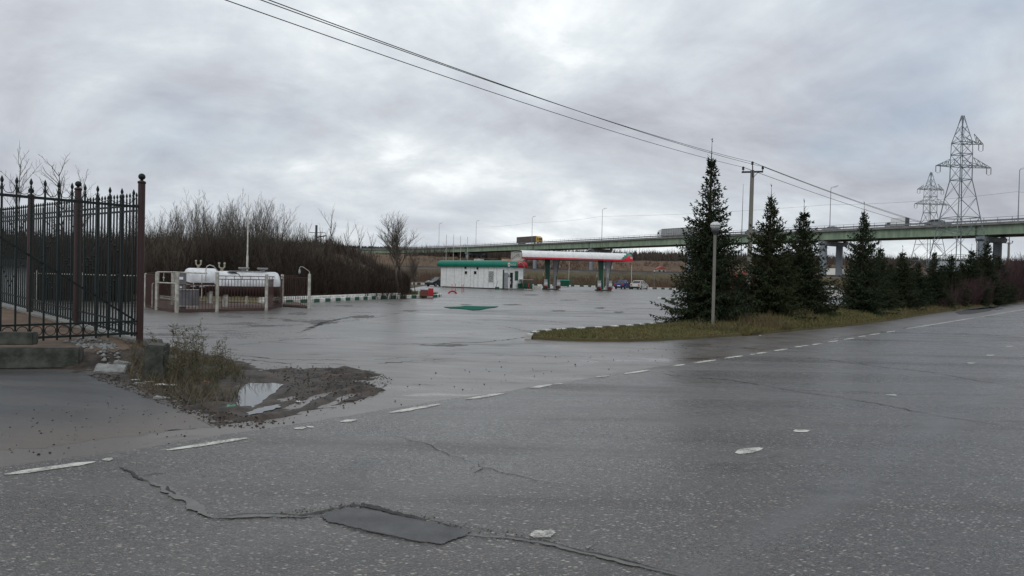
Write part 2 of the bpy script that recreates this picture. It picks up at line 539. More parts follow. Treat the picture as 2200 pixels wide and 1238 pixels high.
        col = mixc(t, edf.outputs[0], col, mixc(t, mid, (0.075, 0.058, 0.046), (0.125, 0.100, 0.083)))
        rg = ramp(t, st, [(0.35, 0.30), (0.65, 0.55)])
        hgt = fine
        bs, bd = 0.5, 0.008
        bsn = bs
    L(t, col, b.inputs['Base Color'])
    L(t, rg, b.inputs['Roughness'])
    bp = N(t, 'ShaderNodeBump', i_Distance=bd)
    if isinstance(bsn, float): bp.inputs['Strength'].default_value = bsn
    else: L(t, bsn, bp.inputs['Strength'])
    L(t, hgt, bp.inputs['Height'])
    L(t, bp.outputs[0], b.inputs['Normal'])
    return m


# the main road's line on the ground, used by the tarmac materials for wheel tracks and tracked mud
_e0, _e1 = G(10, 1018), G(2060, 690)
_rd = Vector((_e1.x - _e0.x, _e1.y - _e0.y, 0)).normalized()
RNX, RNY = -_rd.y, _rd.x
ROFF = -(_e0.x * RNX + _e0.y * RNY)


def worn_paint(name):
    m, t, b = new_mat(name)
    pos = N(t, 'ShaderNodeNewGeometry').outputs['Position']
    n1_ = N(t, 'ShaderNodeTexNoise', i_Scale=60.0, i_Detail=6.0, i_Roughness=0.75); L(t, pos, n1_.inputs['Vector'])
    n2_ = N(t, 'ShaderNodeTexNoise', i_Scale=5.0, i_Detail=5.0, i_Roughness=0.6); L(t, pos, n2_.inputs['Vector'])
    wear = ramp(t, math_n(t, 'ADD', math_n(t, 'MULTIPLY', n1_.outputs[0], 0.6), math_n(t, 'MULTIPLY', n2_.outputs[0], 0.4)), [(0.475, 0.0), (0.56, 0.85)])
    col = mixc(t, n2_.outputs[0], (0.62, 0.61, 0.55), (0.44, 0.42, 0.37))
    L(t, mixc(t, wear, col, (0.09, 0.085, 0.08)), b.inputs['Base Color'])
    b.inputs['Roughness'].default_value = 0.55
    bp = N(t, 'ShaderNodeBump', i_Strength=0.5, i_Distance=0.005); L(t, n1_.outputs[0], bp.inputs['Height']); L(t, bp.outputs[0], b.inputs['Normal'])
    return m


M['mark'] = worn_paint('road_paint')
M['road'] = ground_mat('wet_chip_asphalt', 'road')
M['lot'] = ground_mat('wet_forecourt_asphalt', 'lot')
M['drive'] = ground_mat('new_driveway_asphalt', 'drive')
M['patch'] = pmat('smooth_asphalt_patch', (0.080, 0.079, 0.078), (0.038, 0.038, 0.038), 5, 0.5, 0.5, 90, world=True)
M['crack'] = pmat('crack', (0.016, 0.015, 0.014), (0.034, 0.032, 0.030), 10, 0.8, world=True)
M['damp'] = pmat('rough_damp_asphalt', (0.040, 0.038, 0.037), (0.065, 0.061, 0.058), 1.5, 0.62, 0.6, 60, world=True)
M['seam'] = pmat('silt_filled_crack', (0.12, 0.115, 0.105), (0.085, 0.08, 0.073), 12, 0.45, world=True)
M['water'] = pmat('puddle_water', (0.035, 0.032, 0.03), (0.03, 0.028, 0.026), 2, 0.03, world=True)
M['mud'] = pmat('churned_mud', (0.016, 0.012, 0.009), (0.062, 0.047, 0.036), 4.5, 0.62, 1.0, 14, spec=0.3, world=True)


def needle_mat():
    m, t, b = new_mat('spruce_needles')
    pos = N(t, 'ShaderNodeNewGeometry').outputs['Position']
    rnd = N(t, 'ShaderNodeObjectInfo').outputs['Random']
    n_ = N(t, 'ShaderNodeTexNoise', i_Scale=1.3, i_Detail=6.0, i_Roughness=0.7); L(t, pos, n_.inputs['Vector'])
    a_ = mixc(t, rnd, (0.018, 0.034, 0.020), (0.026, 0.036, 0.013))
    c_ = mixc(t, rnd, (0.036, 0.056, 0.030), (0.056, 0.062, 0.022))
    col = mixc(t, ramp(t, n_.outputs[0], [(0.38, 0.0), (0.64, 1.0)]), a_, c_)
    n2_ = N(t, 'ShaderNodeTexNoise', i_Scale=4.0, i_Detail=3.0); L(t, pos, n2_.inputs['Vector'])
    col = mixc(t, ramp(t, n2_.outputs[0], [(0.66, 0.0), (0.74, 0.7)]), col, (0.075, 0.050, 0.026))
    L(t, col, b.inputs['Base Color'])
    b.inputs['Roughness'].default_value = 0.75
    b.inputs['Specular IOR Level'].default_value = 0.2
    return m


M['needle'] = needle_mat()


def terrain_mat():
    m, t, b = new_mat('terrain')
    pos = N(t, 'ShaderNodeNewGeometry').outputs['Position']
    sp = N(t, 'ShaderNodeSeparateXYZ'); L(t, pos, sp.inputs[0])
    nz = N(t, 'ShaderNodeTexNoise', i_Scale=0.05, i_Detail=8.0, i_Roughness=0.65); L(t, pos, nz.inputs['Vector'])
    n2 = N(t, 'ShaderNodeTexNoise', i_Scale=0.6, i_Detail=5.0, i_Roughness=0.6); L(t, pos, n2.inputs['Vector'])
    field = ramp(t, nz.outputs[0], [(0.35, (0.080, 0.056, 0.038)), (0.52, (0.125, 0.080, 0.050)), (0.66, (0.080, 0.062, 0.042))])
    green = mixc(t, ramp(t, n2.outputs[0], [(0.4, 0.0), (0.6, 1.0)]), (0.060, 0.058, 0.024), (0.105, 0.078, 0.046))
    yy = math_n(t, 'ADD', sp.outputs[1], math_n(t, 'MULTIPLY', math_n(t, 'SUBTRACT', nz.outputs[0], 0.5), 40.0))
    far = N(t, 'ShaderNodeMapRange', i_1=212.0, i_2=222.0); L(t, yy, far.inputs[0])
    scrub = mixc(t, n2.outputs[0], (0.05, 0.035, 0.026), (0.09, 0.065, 0.04))
    lefty = N(t, 'ShaderNodeMapRange', i_1=-8.0, i_2=-24.0); L(t, sp.outputs[0], lefty.inputs[0])
    col = mixc(t, far.outputs[0], mixc(t, lefty.outputs[0], green, scrub), field)
    L(t, col, b.inputs['Base Color'])
    b.inputs['Roughness'].default_value = 0.95
    b.inputs['Specular IOR Level'].default_value = 0.2
    return m


M['terrain'] = terrain_mat()
M['crumb'] = pmat('stone_chippings', (0.05, 0.047, 0.044), (0.26, 0.24, 0.215), 60, 0.7, world=True)

# ================================================================== SETTING
def sstep(a, b, x):
    t = np.clip((x - a) / (b - a), 0, 1)
    return t * t * (3 - 2 * t)


def terrain_z(x, y):
    x = np.asarray(x, float); y = np.asarray(y, float)
    z = np.full(np.broadcast(x, y).shape, -0.06)
    z = z + 3.7 * sstep(170, 196, y) - 1.2 * sstep(206, 224, y)
    z = z + 11.0 * sstep(285, 420, y) + 2.5 * sstep(420, 620, y) + 22 * sstep(620, 1500, y)
    u = x / np.maximum(y, 1.0)
    z = z + 9.0 * sstep(640, 1000, y) * sstep(0.0, -0.1, x / np.maximum(y, 1.0))
    z = z + 5.3 * sstep(66, 100, y) * sstep(-0.135, -0.27, u) * (1 - 0.75 * sstep(110, 320, y))
    return z


def pip(px, py, poly):
    inside = np.zeros(px.shape, bool)
    n = len(poly)
    for i in range(n):
        x0, y0 = poly[i][0], poly[i][1]
        x1, y1 = poly[(i + 1) % n][0], poly[(i + 1) % n][1]
        if y0 == y1:
            continue
        c = ((y0 > py) != (y1 > py)) & (px < (x1 - x0) * (py - y0) / (y1 - y0) + x0)
        inside ^= c
    return inside


def pdist(px, py, poly, closed=True):
    d = np.full(px.shape, 1e9)
    n = len(poly)
    for i in range(n if closed else n - 1):
        x0, y0 = poly[i][0], poly[i][1]
        x1, y1 = poly[(i + 1) % n][0], poly[(i + 1) % n][1]
        dx, dy = x1 - x0, y1 - y0
        t = np.clip(((px - x0) * dx + (py - y0) * dy) / (dx * dx + dy * dy + 1e-12), 0, 1)
        d = np.minimum(d, np.hypot(px - x0 - t * dx, py - y0 - t * dy))
    return d


# ---- ground to the horizon
_k = 96
gx = np.sinh(np.linspace(-5.2, 5.2, 2 * _k + 1)) * 36.0 / 1.0
gx = np.unique(np.concatenate([gx, np.linspace(-60, 60, 49)]))
gy = np.concatenate([np.linspace(-60, 160, 40), np.linspace(164, 380, 70), np.geomspace(386, 4500, 50)])
gx = gx[(gx > -4000) & (gx < 4000)]
X_, Y_ = np.meshgrid(gx, gy)
Z_ = terrain_z(X_, Y_)
rng = np.random.default_rng(5)
Z_ = Z_ + rng.normal(0, 0.25, Z_.shape) * sstep(215, 260, Y_) + rng.normal(0, 0.06, Z_.shape) * sstep(172, 200, Y_)
nx, ny = len(gx), len(gy)
ii = (np.arange(ny - 1)[:, None] * nx + np.arange(nx - 1)[None, :]).ravel()
go = np_mesh('ground', np.stack([X_.ravel(), Y_.ravel(), Z_.ravel()], 1), np.stack([ii, ii + 1, ii + nx + 1, ii + nx], 1), M['terrain'])
go.data.polygons.foreach_set('use_smooth', [True] * len(go.data.polygons))
struct(go)

# ---- main road
E0, E1 = G(10, 1018), G(2060, 690)
RD = (E1 - E0); RD.z = 0; RL = RD.length; RD.normalize()
RN = Vector((-RD.y, RD.x, 0))


def road_pt(s, o, z=0.0):
    p = E0 + RD * s + RN * o
    return Vector((p.x, p.y, z))


def strip_grid(name, s0, s1, o0, o1, z, mat, ds=1.0, do=1.0, jag=0.0):
    ss = np.arange(s0, s1 + 1e-6, ds); oo = np.linspace(o0, o1, max(2, int(abs(o1 - o0) / do) + 1))
    vs = []
    for s in ss:
        for k, o in enumerate(oo):
            j = 0
            if jag and k == len(oo) - 1:
                j = jag * mnoise.noise((s * 0.9, 1.7, 0)) + jag * 0.5 * mnoise.noise((s * 4.1, 5.7, 0))
            p = road_pt(s, o + j, z)
            vs.append((p.x, p.y, p.z))
    k = len(oo); n = len(ss)
    ii = (np.arange(n - 1)[:, None] * k + np.arange(k - 1)[None, :]).ravel()
    return np_mesh(name, vs, np.stack([ii, ii + k, ii + k + 1, ii + 1], 1) if o1 > o0 else np.stack([ii, ii + 1, ii + k + 1, ii + k], 1), mat)


struct(strip_grid('road', -30, 160, -12.5, 0.16, 0.004, M['road'], 0.25, 3.0, jag=0.10))

# ---- forecourt
lot_poly = [road_pt(-60, -0.1), road_pt(170, -0.1), road_pt(170, 30), (60, 138), (16, 159), (-8, 150), (-14, 118), (-12, 62), G(940, 641), G(800, 644), G(666, 649), (-14, 38.5), (-45, 37), (-60, 20)]
struct(MB().sheet([(p[0], p[1]) for p in lot_poly], 0.0).build('forecourt', M['lot']))

# ---- new driveway at the yard gate
drv_px = [(-320, 795), (-100, 795), (168, 795), (225, 812), (300, 842), (400, 884), (470, 910), (455, 918), (380, 924), (300, 936), (200, 944), (90, 964), (-60, 968), (-320, 1000)]
R2 = random.Random(4)
struct(MB().sheet([(p[0], p[1]) for p in (lambda q: q)([(a.x + R2.uniform(-.05, .05), a.y + R2.uniform(-.05, .05)) for i in range(len(drv_px)) for k in range(9) for a in [G(*drv_px[i]).lerp(G(*drv_px[(i + 1) % len(drv_px)]), k / 9)]])], 0.0010).build('driveway', M['drive']))

# ---- road markings
mk = MB()


def dash(x0, y0, x1, y1, w, z=0.0085):
    a, b = G(x0, y0, z), G(x1, y1, z)
    d = b - a
    n = max(2, int(d.length / 0.12))
    d.normalize()
    s = Vector((-d.y, d.x, 0))
    vs = []
    for i in range(n + 1):
        p = a.lerp(b, i / n)
        e = w * 0.5 * min(1.0, 0.35 + 3.0 * min(i, n - i) / n)
        for sg in (-1, 1):
            q = p + s * sg * (e + R.uniform(-0.012, 0.010))
            vs.append((q.x, q.y, z))
    mk.add(vs, [(2 * i, 2 * i + 2, 2 * i + 3, 2 * i + 1) for i in range(n)])


EDGE = [(10, 1019, 205, 992), (220, 988, 242, 985), (357, 967, 531, 941), (633, 921, 656, 918), (662, 918, 672, 916), (731, 906, 766, 901), (836, 887, 946, 868), (998, 858, 1089, 844), (1139, 834, 1185, 826), (1191, 826, 1208, 824), (1279, 811, 1308, 807), (1342, 803, 1396, 795), (1445, 787, 1471, 783), (1493, 780, 1538, 773), (1556, 770, 1597, 764), (1613, 762, 1622, 760.5), (1625, 760, 1648, 757), (1664, 754, 1692, 749.5), (1707, 746, 1737, 742), (1745, 741, 1765, 738), (1780, 735, 1800, 732), (1812, 730, 1835, 726.5), (1845, 724, 1860, 721.5), (1868, 720, 1890, 716.5), (1905, 714, 1922, 711.5), (1945, 707, 2100, 682), (2100, 682, 2230, 660)]
for e in EDGE:
    dash(*e, 0.115)
for e in ((1143, 1153, 1188, 1141), (1583, 974, 1634, 962), (1708, 927.5, 1735, 924), (1908, 850, 1923, 848), (2080, 781, 2093, 779), (2122, 764, 2134, 762.5), (2163, 745, 2175, 743.5)):
    dash(*e, 0.15)
struct(mk.build('road_marking', M['mark']))

# ---- patch, cracks and seams in the carriageway
def blob(px_poly, z, jit=0.012, sub=5):
    pts = [G(x, y, z) for x, y in px_poly]
    out = []
    for i, p in enumerate(pts):
        q = pts[(i + 1) % len(pts)]
        for k in range(sub):
            a = p.lerp(q, k / sub)
            out.append((a.x + R.uniform(-jit, jit), a.y + R.uniform(-jit, jit)))
    return out


PATCH = [(688, 1107), (742, 1090), (800, 1094), (905, 1116), (1012, 1139), (1000, 1150), (980, 1156), (950, 1168), (905, 1163), (850, 1152), (770, 1134), (702, 1119)]
struct(MB().sheet(blob(PATCH, 0.012, 0.008, 14), 0.0105).build('road_patch', M['patch']))


def ribbon(mb, px_path, w, z, jit=0.02, wj=0.5):
    pts = [G(x, y, z) for x, y in px_path]
    path = []
    for i in range(len(pts) - 1):
        n = max(2, int((pts[i + 1] - pts[i]).length / 0.03))
        for k in range(n):
            path.append(pts[i].lerp(pts[i + 1], k / n))
    path.append(pts[-1])
    vs = []
    for i, p in enumerate(path):
        d = path[min(i + 1, len(path) - 1)] - path[max(i - 1, 0)]
        d.normalize()
        s = Vector((-d.y, d.x, 0))
        e = w * (0.45 + wj * (mnoise.noise((p.x * 3.1, p.y * 3.1, 7)) - 0.1) + 0.40 * mnoise.noise((p.x * 23, p.y * 23, 2))) * min(1, 0.15 + 4 * min(i, len(path) - 1 - i) / len(path))
        o = jit * mnoise.noise((p.x * 7, p.y * 7, 3)) * 2 + 0.20 * jit * mnoise.noise((p.x * 31, p.y * 31, 9))
        for sg in (-1, 1):
            q = p + s * (o + sg * max(0.0012, e))
            vs.append((q.x, q.y, z))
    mb.add(vs, [(2 * i, 2 * i + 2, 2 * i + 3, 2 * i + 1) for i in range(len(path) - 1)])


ck = MB()
ribbon(ck, [(255, 1003), (290, 1020), (318, 1035)], 0.03, 0.0095)
ribbon(ck, [(352, 1045), (376, 1062)], 0.025, 0.0125)
ribbon(ck, [(640, 1106), (690, 1100), (745, 1086), (790, 1087), (850, 1100), (905, 1112)], 0.055, 0.0105, 0.02, 0.6)
ribbon(ck, [(470, 1112), (530, 1104), (600, 1103), (650, 1107), (690, 1102), (745, 1088), (790, 1090), (905, 1114), (1012, 1138)], 0.018, 0.0145, 0.012)
ribbon(ck, [(702, 1121), (770, 1136), (850, 1154), (905, 1165), (950, 1170)], 0.012, 0.0145, 0.006)
ribbon(ck, [(1012, 1144), (1120, 1155), (1200, 1168), (1300, 1192), (1400, 1218), (1520, 1245)], 0.011, 0.0145)
ribbon(ck, [(1396, 797), (1440, 805), (1500, 812), (1560, 815), (1640, 828), (1720, 842), (1800, 853), (1900, 870), (2000, 890), (2200, 922)], 0.022, 0.0095, 0.03)
ribbon(ck, [(1620, 757), (1700, 765), (1800, 775), (1900, 789), (2000, 799), (2100, 818), (2250, 838)], 0.026, 0.0095, 0.03)
ribbon(ck, [(820, 930), (900, 950), (990, 985), (1080, 1015), (1230, 1045)], 0.007, 0.0095, 0.03)
ribbon(ck, [(1960, 708), (2040, 714), (2120, 720), (2250, 724)], 0.05, 0.0095, 0.04)
# crumbled branches off the main cracks
for i in range(12):
    bx, by = R.choice([(530, 1103), (650, 1106), (760, 1087), (860, 1104), (960, 1127), (1120, 1155), (1250, 1180), (1380, 1212), (1460, 808), (1640, 829), (1760, 848), (1900, 871), (400, 1076), (290, 1020), (900, 951), (1050, 1005)])
    bx += R.uniform(-30, 30)
    dx_, dy_ = R.uniform(-45, 45), R.uniform(-14, 14)
    ribbon(ck, [(bx, by), (bx + dx_ * .5, by + dy_ * .6), (bx + dx_, by + dy_)], 0.008, 0.0097, 0.02, 0.8)
struct(ck.build('road_crack', M['crack']))
sm = MB()
ribbon(sm, [(316, 1034), (342, 1043), (372, 1061), (410, 1082), (455, 1113)], 0.075, 0.0115, 0.02, 0.35)
ribbon(sm, [(455, 1113), (520, 1110), (600, 1108), (690, 1109)], 0.05, 0.0115, 0.01)
ribbon(sm, [(1000, 1149), (1100, 1156), (1190, 1170), (1300, 1197), (1420, 1226), (1560, 1258)], 0.045, 0.0115, 0.01)
struct(sm.build('road_seam', M['seam']))
CHIPS = [(600, 1104), (690, 1100), (745, 1086), (800, 1090), (905, 1112), (1012, 1138), (1120, 1154), (1300, 1190)]

# seams, tyre marks and damp blotches on the forecourt
tm = MB()
for path, w in (([(380, 700), (470, 706), (620, 700), (760, 688), (850, 676)], 0.06), ([(820, 741), (930, 739), (1040, 735), (1110, 728), (1190, 716)], 0.10), ([(880, 684), (960, 690), (1080, 700), (1135, 713)], 0.05), ([(640, 716), (690, 694), (740, 684), (830, 680)], 0.13), ([(655, 712), (705, 690), (760, 680), (850, 676)], 0.13), ([(1000, 641), (1200, 646), (1420, 641)], 0.10), ([(1030, 668), (1150, 672), (1300, 668), (1400, 662)], 0.09), ([(1080, 682), (1180, 690), (1230, 697)], 0.07), ([(500, 742), (640, 728), (760, 726)], 0.05), ([(720, 660), (850, 657), (930, 660)], 0.10), ([(1240, 651), (1330, 655), (1400, 652)], 0.10), ([(1120, 648), (1190, 652), (1270, 650)], 0.10), ([(450, 758), (600, 772), (780, 775), (980, 760)], 0.05), ([(460, 765), (610, 780), (790, 783), (1000, 768)], 0.05)):
    ribbon(tm, path, w, 0.0012, 0.05, 0.9)
struct(tm.build('tyre_mark', M['crack']))
dm_ = MB()
for cx, cy, rx_, ry_ in ((690, 692, 42, 6), (775, 681, 34, 4), (640, 674, 30, 3.5), (1290, 662, 12, 2.5), (1330, 671, 16, 2), (1100, 655, 25, 2), (880, 668, 26, 2), (560, 700, 40, 3), (1000, 655, 16, 1.4), (1225, 645, 22, 1.2), (1140, 634, 26, 1.3), (740, 657, 22, 2.2), (960, 742, 60, 3), (1200, 668, 22, 1.8), (500, 680, 35, 3)):
    pts_ = []
    for k in range(40):
        a_ = 2 * PI * k / 40
        e_ = 0.62 + 0.75 * abs(mnoise.noise((math.cos(a_) * 1.6 + cx, math.sin(a_) * 1.6, cy)))
        p_ = G(cx + rx_ * e_ * math.cos(a_), cy + ry_ * e_ * math.sin(a_), 0.0008)
        pts_.append((p_.x, p_.y))
    dm_.sheet(pts_, 0.0008)
struct(dm_.build('damp_patch', M['damp']))

# ---- yard, mud bank and their puddles
PG = XY(302, 13.0)                                   # corner post of the iron fence
FD = (XY(65, 16.0) - PG); FD.normalize()             # run of the fence away from the corner
GD = (XY(0, 11.3) - PG); GD.normalize()              # run of the gate


def yard_level(x, y):
    a = (x - PG.x) * FD.x + (y - PG.y) * FD.y
    return 0.25 + 0.058 * np.clip(a, 0, 12)


KE = G(165, 794)
yard_poly = [(PG.x, PG.y), (PG.x + FD.x * 20, PG.y + FD.y * 20), (-34, 24), (-34, 11.2), (KE.x - 4, KE.y + 0.4), (KE.x, KE.y + 0.4), (KE.x + 0.5, KE.y + 1.0)]
mud_px = [(168, 796), (225, 811), (300, 842), (380, 880), (470, 910), (560, 912), (650, 901), (730, 879), (795, 850), (818, 822), (795, 800), (700, 793), (600, 790), (520, 782), (450, 768), (360, 745), (310, 742), (250, 735), (165, 748)]
mud_poly = [(G(x, y).x, G(x, y).y) for x, y in mud_px]
pud_px = [[(508, 862), (518, 838), (530, 826), (560, 823), (606, 829), (590, 846), (566, 862), (540, 876), (516, 874)], [(528, 889), (556, 880), (596, 872), (598, 878), (570, 887), (536, 894)]]
pud_poly = [blob(p, 0.0, 0.03, 5) for p in pud_px]
step = 0.07
xs = np.arange(-30, -1.4, step); xs = xs[xs > -24]
ys = np.arange(7.0, 24, step)
X_, Y_ = np.meshgrid(xs, ys)
ind = pip(X_, Y_, yard_poly); dy_ = pdist(X_, Y_, yard_poly)
sd = np.where(ind, dy_, -dy_)
lvl = yard_level(X_, Y_)
zy = -0.05 + (lvl + 0.05) * sstep(-0.55, 0.1, sd)
inm = pip(X_, Y_, mud_poly); dm = pdist(X_, Y_, mud_poly)
mm_ = np.where(inm, dm, -dm)
nz1 = np.array([[mnoise.fractal((x * 1.3, y * 1.3, 0.3), 0.7, 2.1, 5) for x in xs] for y in ys])
# wheel ruts that follow the turn from the road into the forecourt
rut = np.sin((pdist(X_, Y_, [G(470, 915), G(560, 920), G(650, 907), G(730, 884), G(795, 850)], False)) * 18.0)
mm_ = mm_ + nz1 * 0.42 * sstep(-0.5, 0.0, mm_)
zm = 0.003 + 0.045 * sstep(0.0, 1.2, mm_) + nz1 * 0.045 * sstep(0, 0.5, mm_) + 0.030 * rut * sstep(0.0, 0.3, mm_) * sstep(1.3, 0.5, mm_)
zm = np.where(mm_ > 0, np.maximum(zm, -0.005), -0.05)
Z_ = np.maximum(zy + nz1 * 0.035 * sstep(-0.3, 0.3, sd), zm)
for pp in pud_poly:
    ip = pip(X_, Y_, pp); dp = pdist(X_, Y_, pp)
    s_ = np.where(ip, dp, -dp)
    s_ = s_ + nz1 * 0.10
    w_ = sstep(-0.30, 0.02, s_)
    Z_ = np.where(s_ > -0.30, Z_ * (1 - w_) + w_ * 0.005 + (1 - w_) * w_ * 0.05 * (1 + 2 * nz1), Z_)
Z_ = np.where((mm_ < -0.05) & (sd < -0.55), -0.05, Z_)
nx, ny = len(xs), len(ys)
ii = (np.arange(ny - 1)[:, None] * nx + np.arange(nx - 1)[None, :])
keep = (np.maximum(np.maximum(Z_[:-1, :-1], Z_[1:, 1:]), np.maximum(Z_[1:, :-1], Z_[:-1, 1:])) > -0.03).ravel()
ii = ii.ravel()[keep]
sandy = (sd + nz1 * 0.5)[:-1, :-1].ravel()[keep] > -0.1
yo = np_mesh('yard_ground', np.stack([X_.ravel(), Y_.ravel(), Z_.ravel()], 1), np.stack([ii, ii + 1, ii + nx + 1, ii + nx], 1), [M['mud'], M['sand']], mi=sandy.astype(int))
yo.data.polygons.foreach_set('use_smooth', [True] * len(yo.data.polygons))
struct(yo)


def dirt_z(x, y):
    i = int(round((x - xs[0]) / step)); j = int(round((y - ys[0]) / step))
    if 0 <= i < nx and 0 <= j < ny:
        return max(0.0, float(Z_[j, i]))
    return 0.0


for pp in pud_poly:
    c_x = sum(p[0] for p in pp) / len(pp); c_y = sum(p[1] for p in pp) / len(pp)
    struct(MB().sheet([(c_x + (x - c_x) * 1.03, c_y + (y - c_y) * 1.06) for x, y in pp], 0.0135).build('puddle', M['water']))

# muddy shoulder puddles on the right
sh = [[(2050, 672), (2080, 664), (2118, 661), (2150, 658), (2140, 662), (2125, 669), (2085, 675), (2060, 676)], [(2070, 667), (2120, 660), (2160, 656.5), (2165, 658), (2110, 664.5)], [(2128, 664), (2150, 662.5), (2158, 664), (2140, 666)]]
for p in sh:
    struct(MB().sheet(blob(p, 0.005, 0.05, 4), 0.005).build('puddle', M['crack']))
shp = MB()
for p in ([(1760, 709), (1850, 700), (1950, 685), (2020, 674), (2100, 664), (2230, 650), (2230, 657), (2100, 678), (1960, 701), (1860, 718), (1770, 728), (1600, 745), (1500, 762), (1480, 752), (1600, 726)],):
    shp.sheet(blob(p, 0.0025, 0.10, 8), 0.0025)
M['shoulder'] = pmat('dirty_shoulder', (0.055, 0.048, 0.042), (0.125, 0.108, 0.095), 1.2, 0.35, 0.5, 20, world=True, stretch=(1, 1, 1))
struct(shp.build('road_shoulder', M['shoulder']))

# ---- grass verge
low_px = [(1131, 724), (1145, 729), (1200, 732), (1280, 734), (1350, 734), (1420, 732), (1500, 728), (1560, 724), (1640, 718), (1700, 712), (1780, 705), (1850, 698), (1920, 688), (2000, 675), (2060, 666), (2110, 660), (2200, 649), (2280, 639)]
up_px = [(1134, 720), (1150, 713), (1186, 707.5), (1250, 704.5), (1300, 702), (1350, 699), (1400, 695), (1440, 690)]
low = [G(*p) for p in low_px]
up = [G(p[0], p[1], 0.11) for p in up_px]
for q_ in up: q_.z = 0
for p in low[10:]:
    up.append(p + RN * 4.0)
verge_poly = [(p.x, p.y) for p in low] + [(p.x, p.y) for p in reversed(up)]
struct(MB().prism(verge_poly, -0.04, 0.07).build('verge', M['verge']))
# the verge climbs into a low grassy bank under the firs
bank_e = [G(*p) for p in [(1600, 722), (1640, 718), (1700, 712), (1780, 705), (1850, 698), (1920, 688), (2000, 675), (2060, 666), (2110, 660), (2200, 649), (2280, 639)]]
PRO = [(0.0, 0.0), (0.25, 0.06), (0.7, 0.16), (1.3, 0.28), (2.2, 0.34), (3.4, 0.30), (4.0, 0.10), (4.3, -0.05)]


def bank_z(i, o):
    k = min(1.0, i / 3.0) * 0.9 + 0.1
    for a_, c_ in zip(PRO, PRO[1:]):
        if a_[0] <= o <= c_[0]:
            return k * (a_[1] + (c_[1] - a_[1]) * (o - a_[0]) / (c_[0] - a_[0])) + 0.012
    return 0.0


vs, fs = [], []
dens_b = []
for i in range(len(bank_e) - 1):
    for k in range(8):
        dens_b.append((bank_e[i].lerp(bank_e[i + 1], k / 8), i + k / 8))
dens_b.append((bank_e[-1], len(bank_e) - 1))
osn = [0, 0.12, 0.25, 0.45, 0.7, 1.0, 1.3, 1.7, 2.2, 2.8, 3.4, 4.0, 4.3]
for p, i in dens_b:
    for o in osn:
        q = p + RN * (o + (0.10 * mnoise.noise((p.x * 2, p.y * 2, 0)) if o < 0.2 else 0))
        vs.append((q.x, q.y, bank_z(i, o) + 0.05 * mnoise.noise((q.x * 1.1, q.y * 1.1, 4)) * (0.3 < o < 5)))
k = len(osn)
for i in range(len(dens_b) - 1):
    for j in range(k - 1):
        fs.append((i * k + j, (i + 1) * k + j, (i + 1) * k + j + 1, i * k + j + 1))
bo = MB().add(vs, fs, 0, True).build('grass_bank', M['verge'])
struct(bo)


def kerb(name, pts, w, h, L1, L2, m1, m2, top=None, z0=-0.04):
    """kerbstones along a path, painted in alternate bands"""
    path = []
    acc = 0.0
    mb = MB()
    dense = []
    for i in range(len(pts) - 1):
        a, b = Vector(pts[i]), Vector(pts[i + 1])
        n = max(1, int((b - a).length / (min(L1, L2) / 4)))
        for k in range(n):
            dense.append(a.lerp(b, k / n))
    dense.append(Vector(pts[-1]))
    for i in range(len(dense) - 1):
        a, b = dense[i], dense[i + 1]
        d = (b - a); l = d.length; d.normalize()
        s = Vector((-d.y, d.x, 0)) * w / 2
        ph = acc % (L1 + L2)
        mi = 0 if ph < L1 else 1
        acc += l
        e = d * 0.0
        v = [a - s, b - s, b + s, a + s]
        ch = 0.025
        vs = [(p.x, p.y, z0) for p in v] + [(p.x, p.y, h - ch) for p in v]
        v2 = [a - s * (1 - 2 * ch / w), b - s * (1 - 2 * ch / w), b + s * (1 - 2 * ch / w), a + s * (1 - 2 * ch / w)]
        vs += [(p.x, p.y, h) for p in v2]
        fs = [(0, 1, 5, 4), (2, 3, 7, 6), (4, 5, 9, 8), (6, 7, 11, 10)]
        mb.add(vs, fs, mi)
        mb.add(vs, [(8, 9, 10, 11)], mi if top is None else top)
        if i == 0: mb.add(vs, [(3, 0, 4, 7), (4, 8, 11, 7)], mi)
        if i == len(dense) - 2: mb.add(vs, [(1, 2, 6, 5), (5, 6, 10, 9)], mi)
    return struct(mb.build(name, [m1, m2]))


M['kerb_w'] = pmat('kerb_white', (0.72, 0.71, 0.67), (0.40, 0.39, 0.36), 3.5, 0.7, 0.4, 30, world=True)
M['kerb_g'] = pmat('kerb_green', (0.006, 0.105, 0.055), (0.02, 0.075, 0.045), 3.5, 0.7, 0.4, 30, world=True)
M['kerb_k'] = pmat('kerb_dark', (0.02, 0.05, 0.035), (0.03, 0.04, 0.033), 3.5, 0.7, 0.4, 30, world=True)
kerb('kerb', [(p.x, p.y, 0) for p in up[:8]] + [(p.x, p.y, 0) for p in up[8:15]], 0.17, 0.13, 0.42, 0.42, M['kerb_w'], M['kerb_k'])
kl = [G(560, 655), G(620, 652), G(666, 650), G(740, 646), G(800, 642.5), G(860, 640.5), G(905, 639.5), G(935, 639), G(944, 637.5), G(941, 634.5), G(920, 632), G(880, 630)]
kerb('kerb', [(p.x, p.y, 0) for p in kl], 0.32, 0.20, 0.62, 0.60, M['kerb_w'], M['kerb_g'], top=0)
kb = [XY(850, 118), XY(895, 128), XY(930, 130), XY(1000, 140), XY(1150, 152), XY(1213, 153), XY(1262, 150), XY(1340, 141), XY(1427, 134), XY(1560, 118), XY(1640, 108)]
kerb('kerb', [(p.x, p.y, 0) for p in kb], 0.35, 0.30, 1.2, 1.0, M['kerb_w'], M['kerb_k'])
kr = [XY(1415, 62), XY(1440, 60), XY(1470, 59), XY(1600, 56)]
kerb('kerb', [(p.x, p.y, 0) for p in kr], 0.2, 0.16, 0.7, 0.7, M['kerb_w'], M['kerb_k'])
kl2 = [p + Vector((-0.15, 0.42, 0)) for p in kl[:6]]
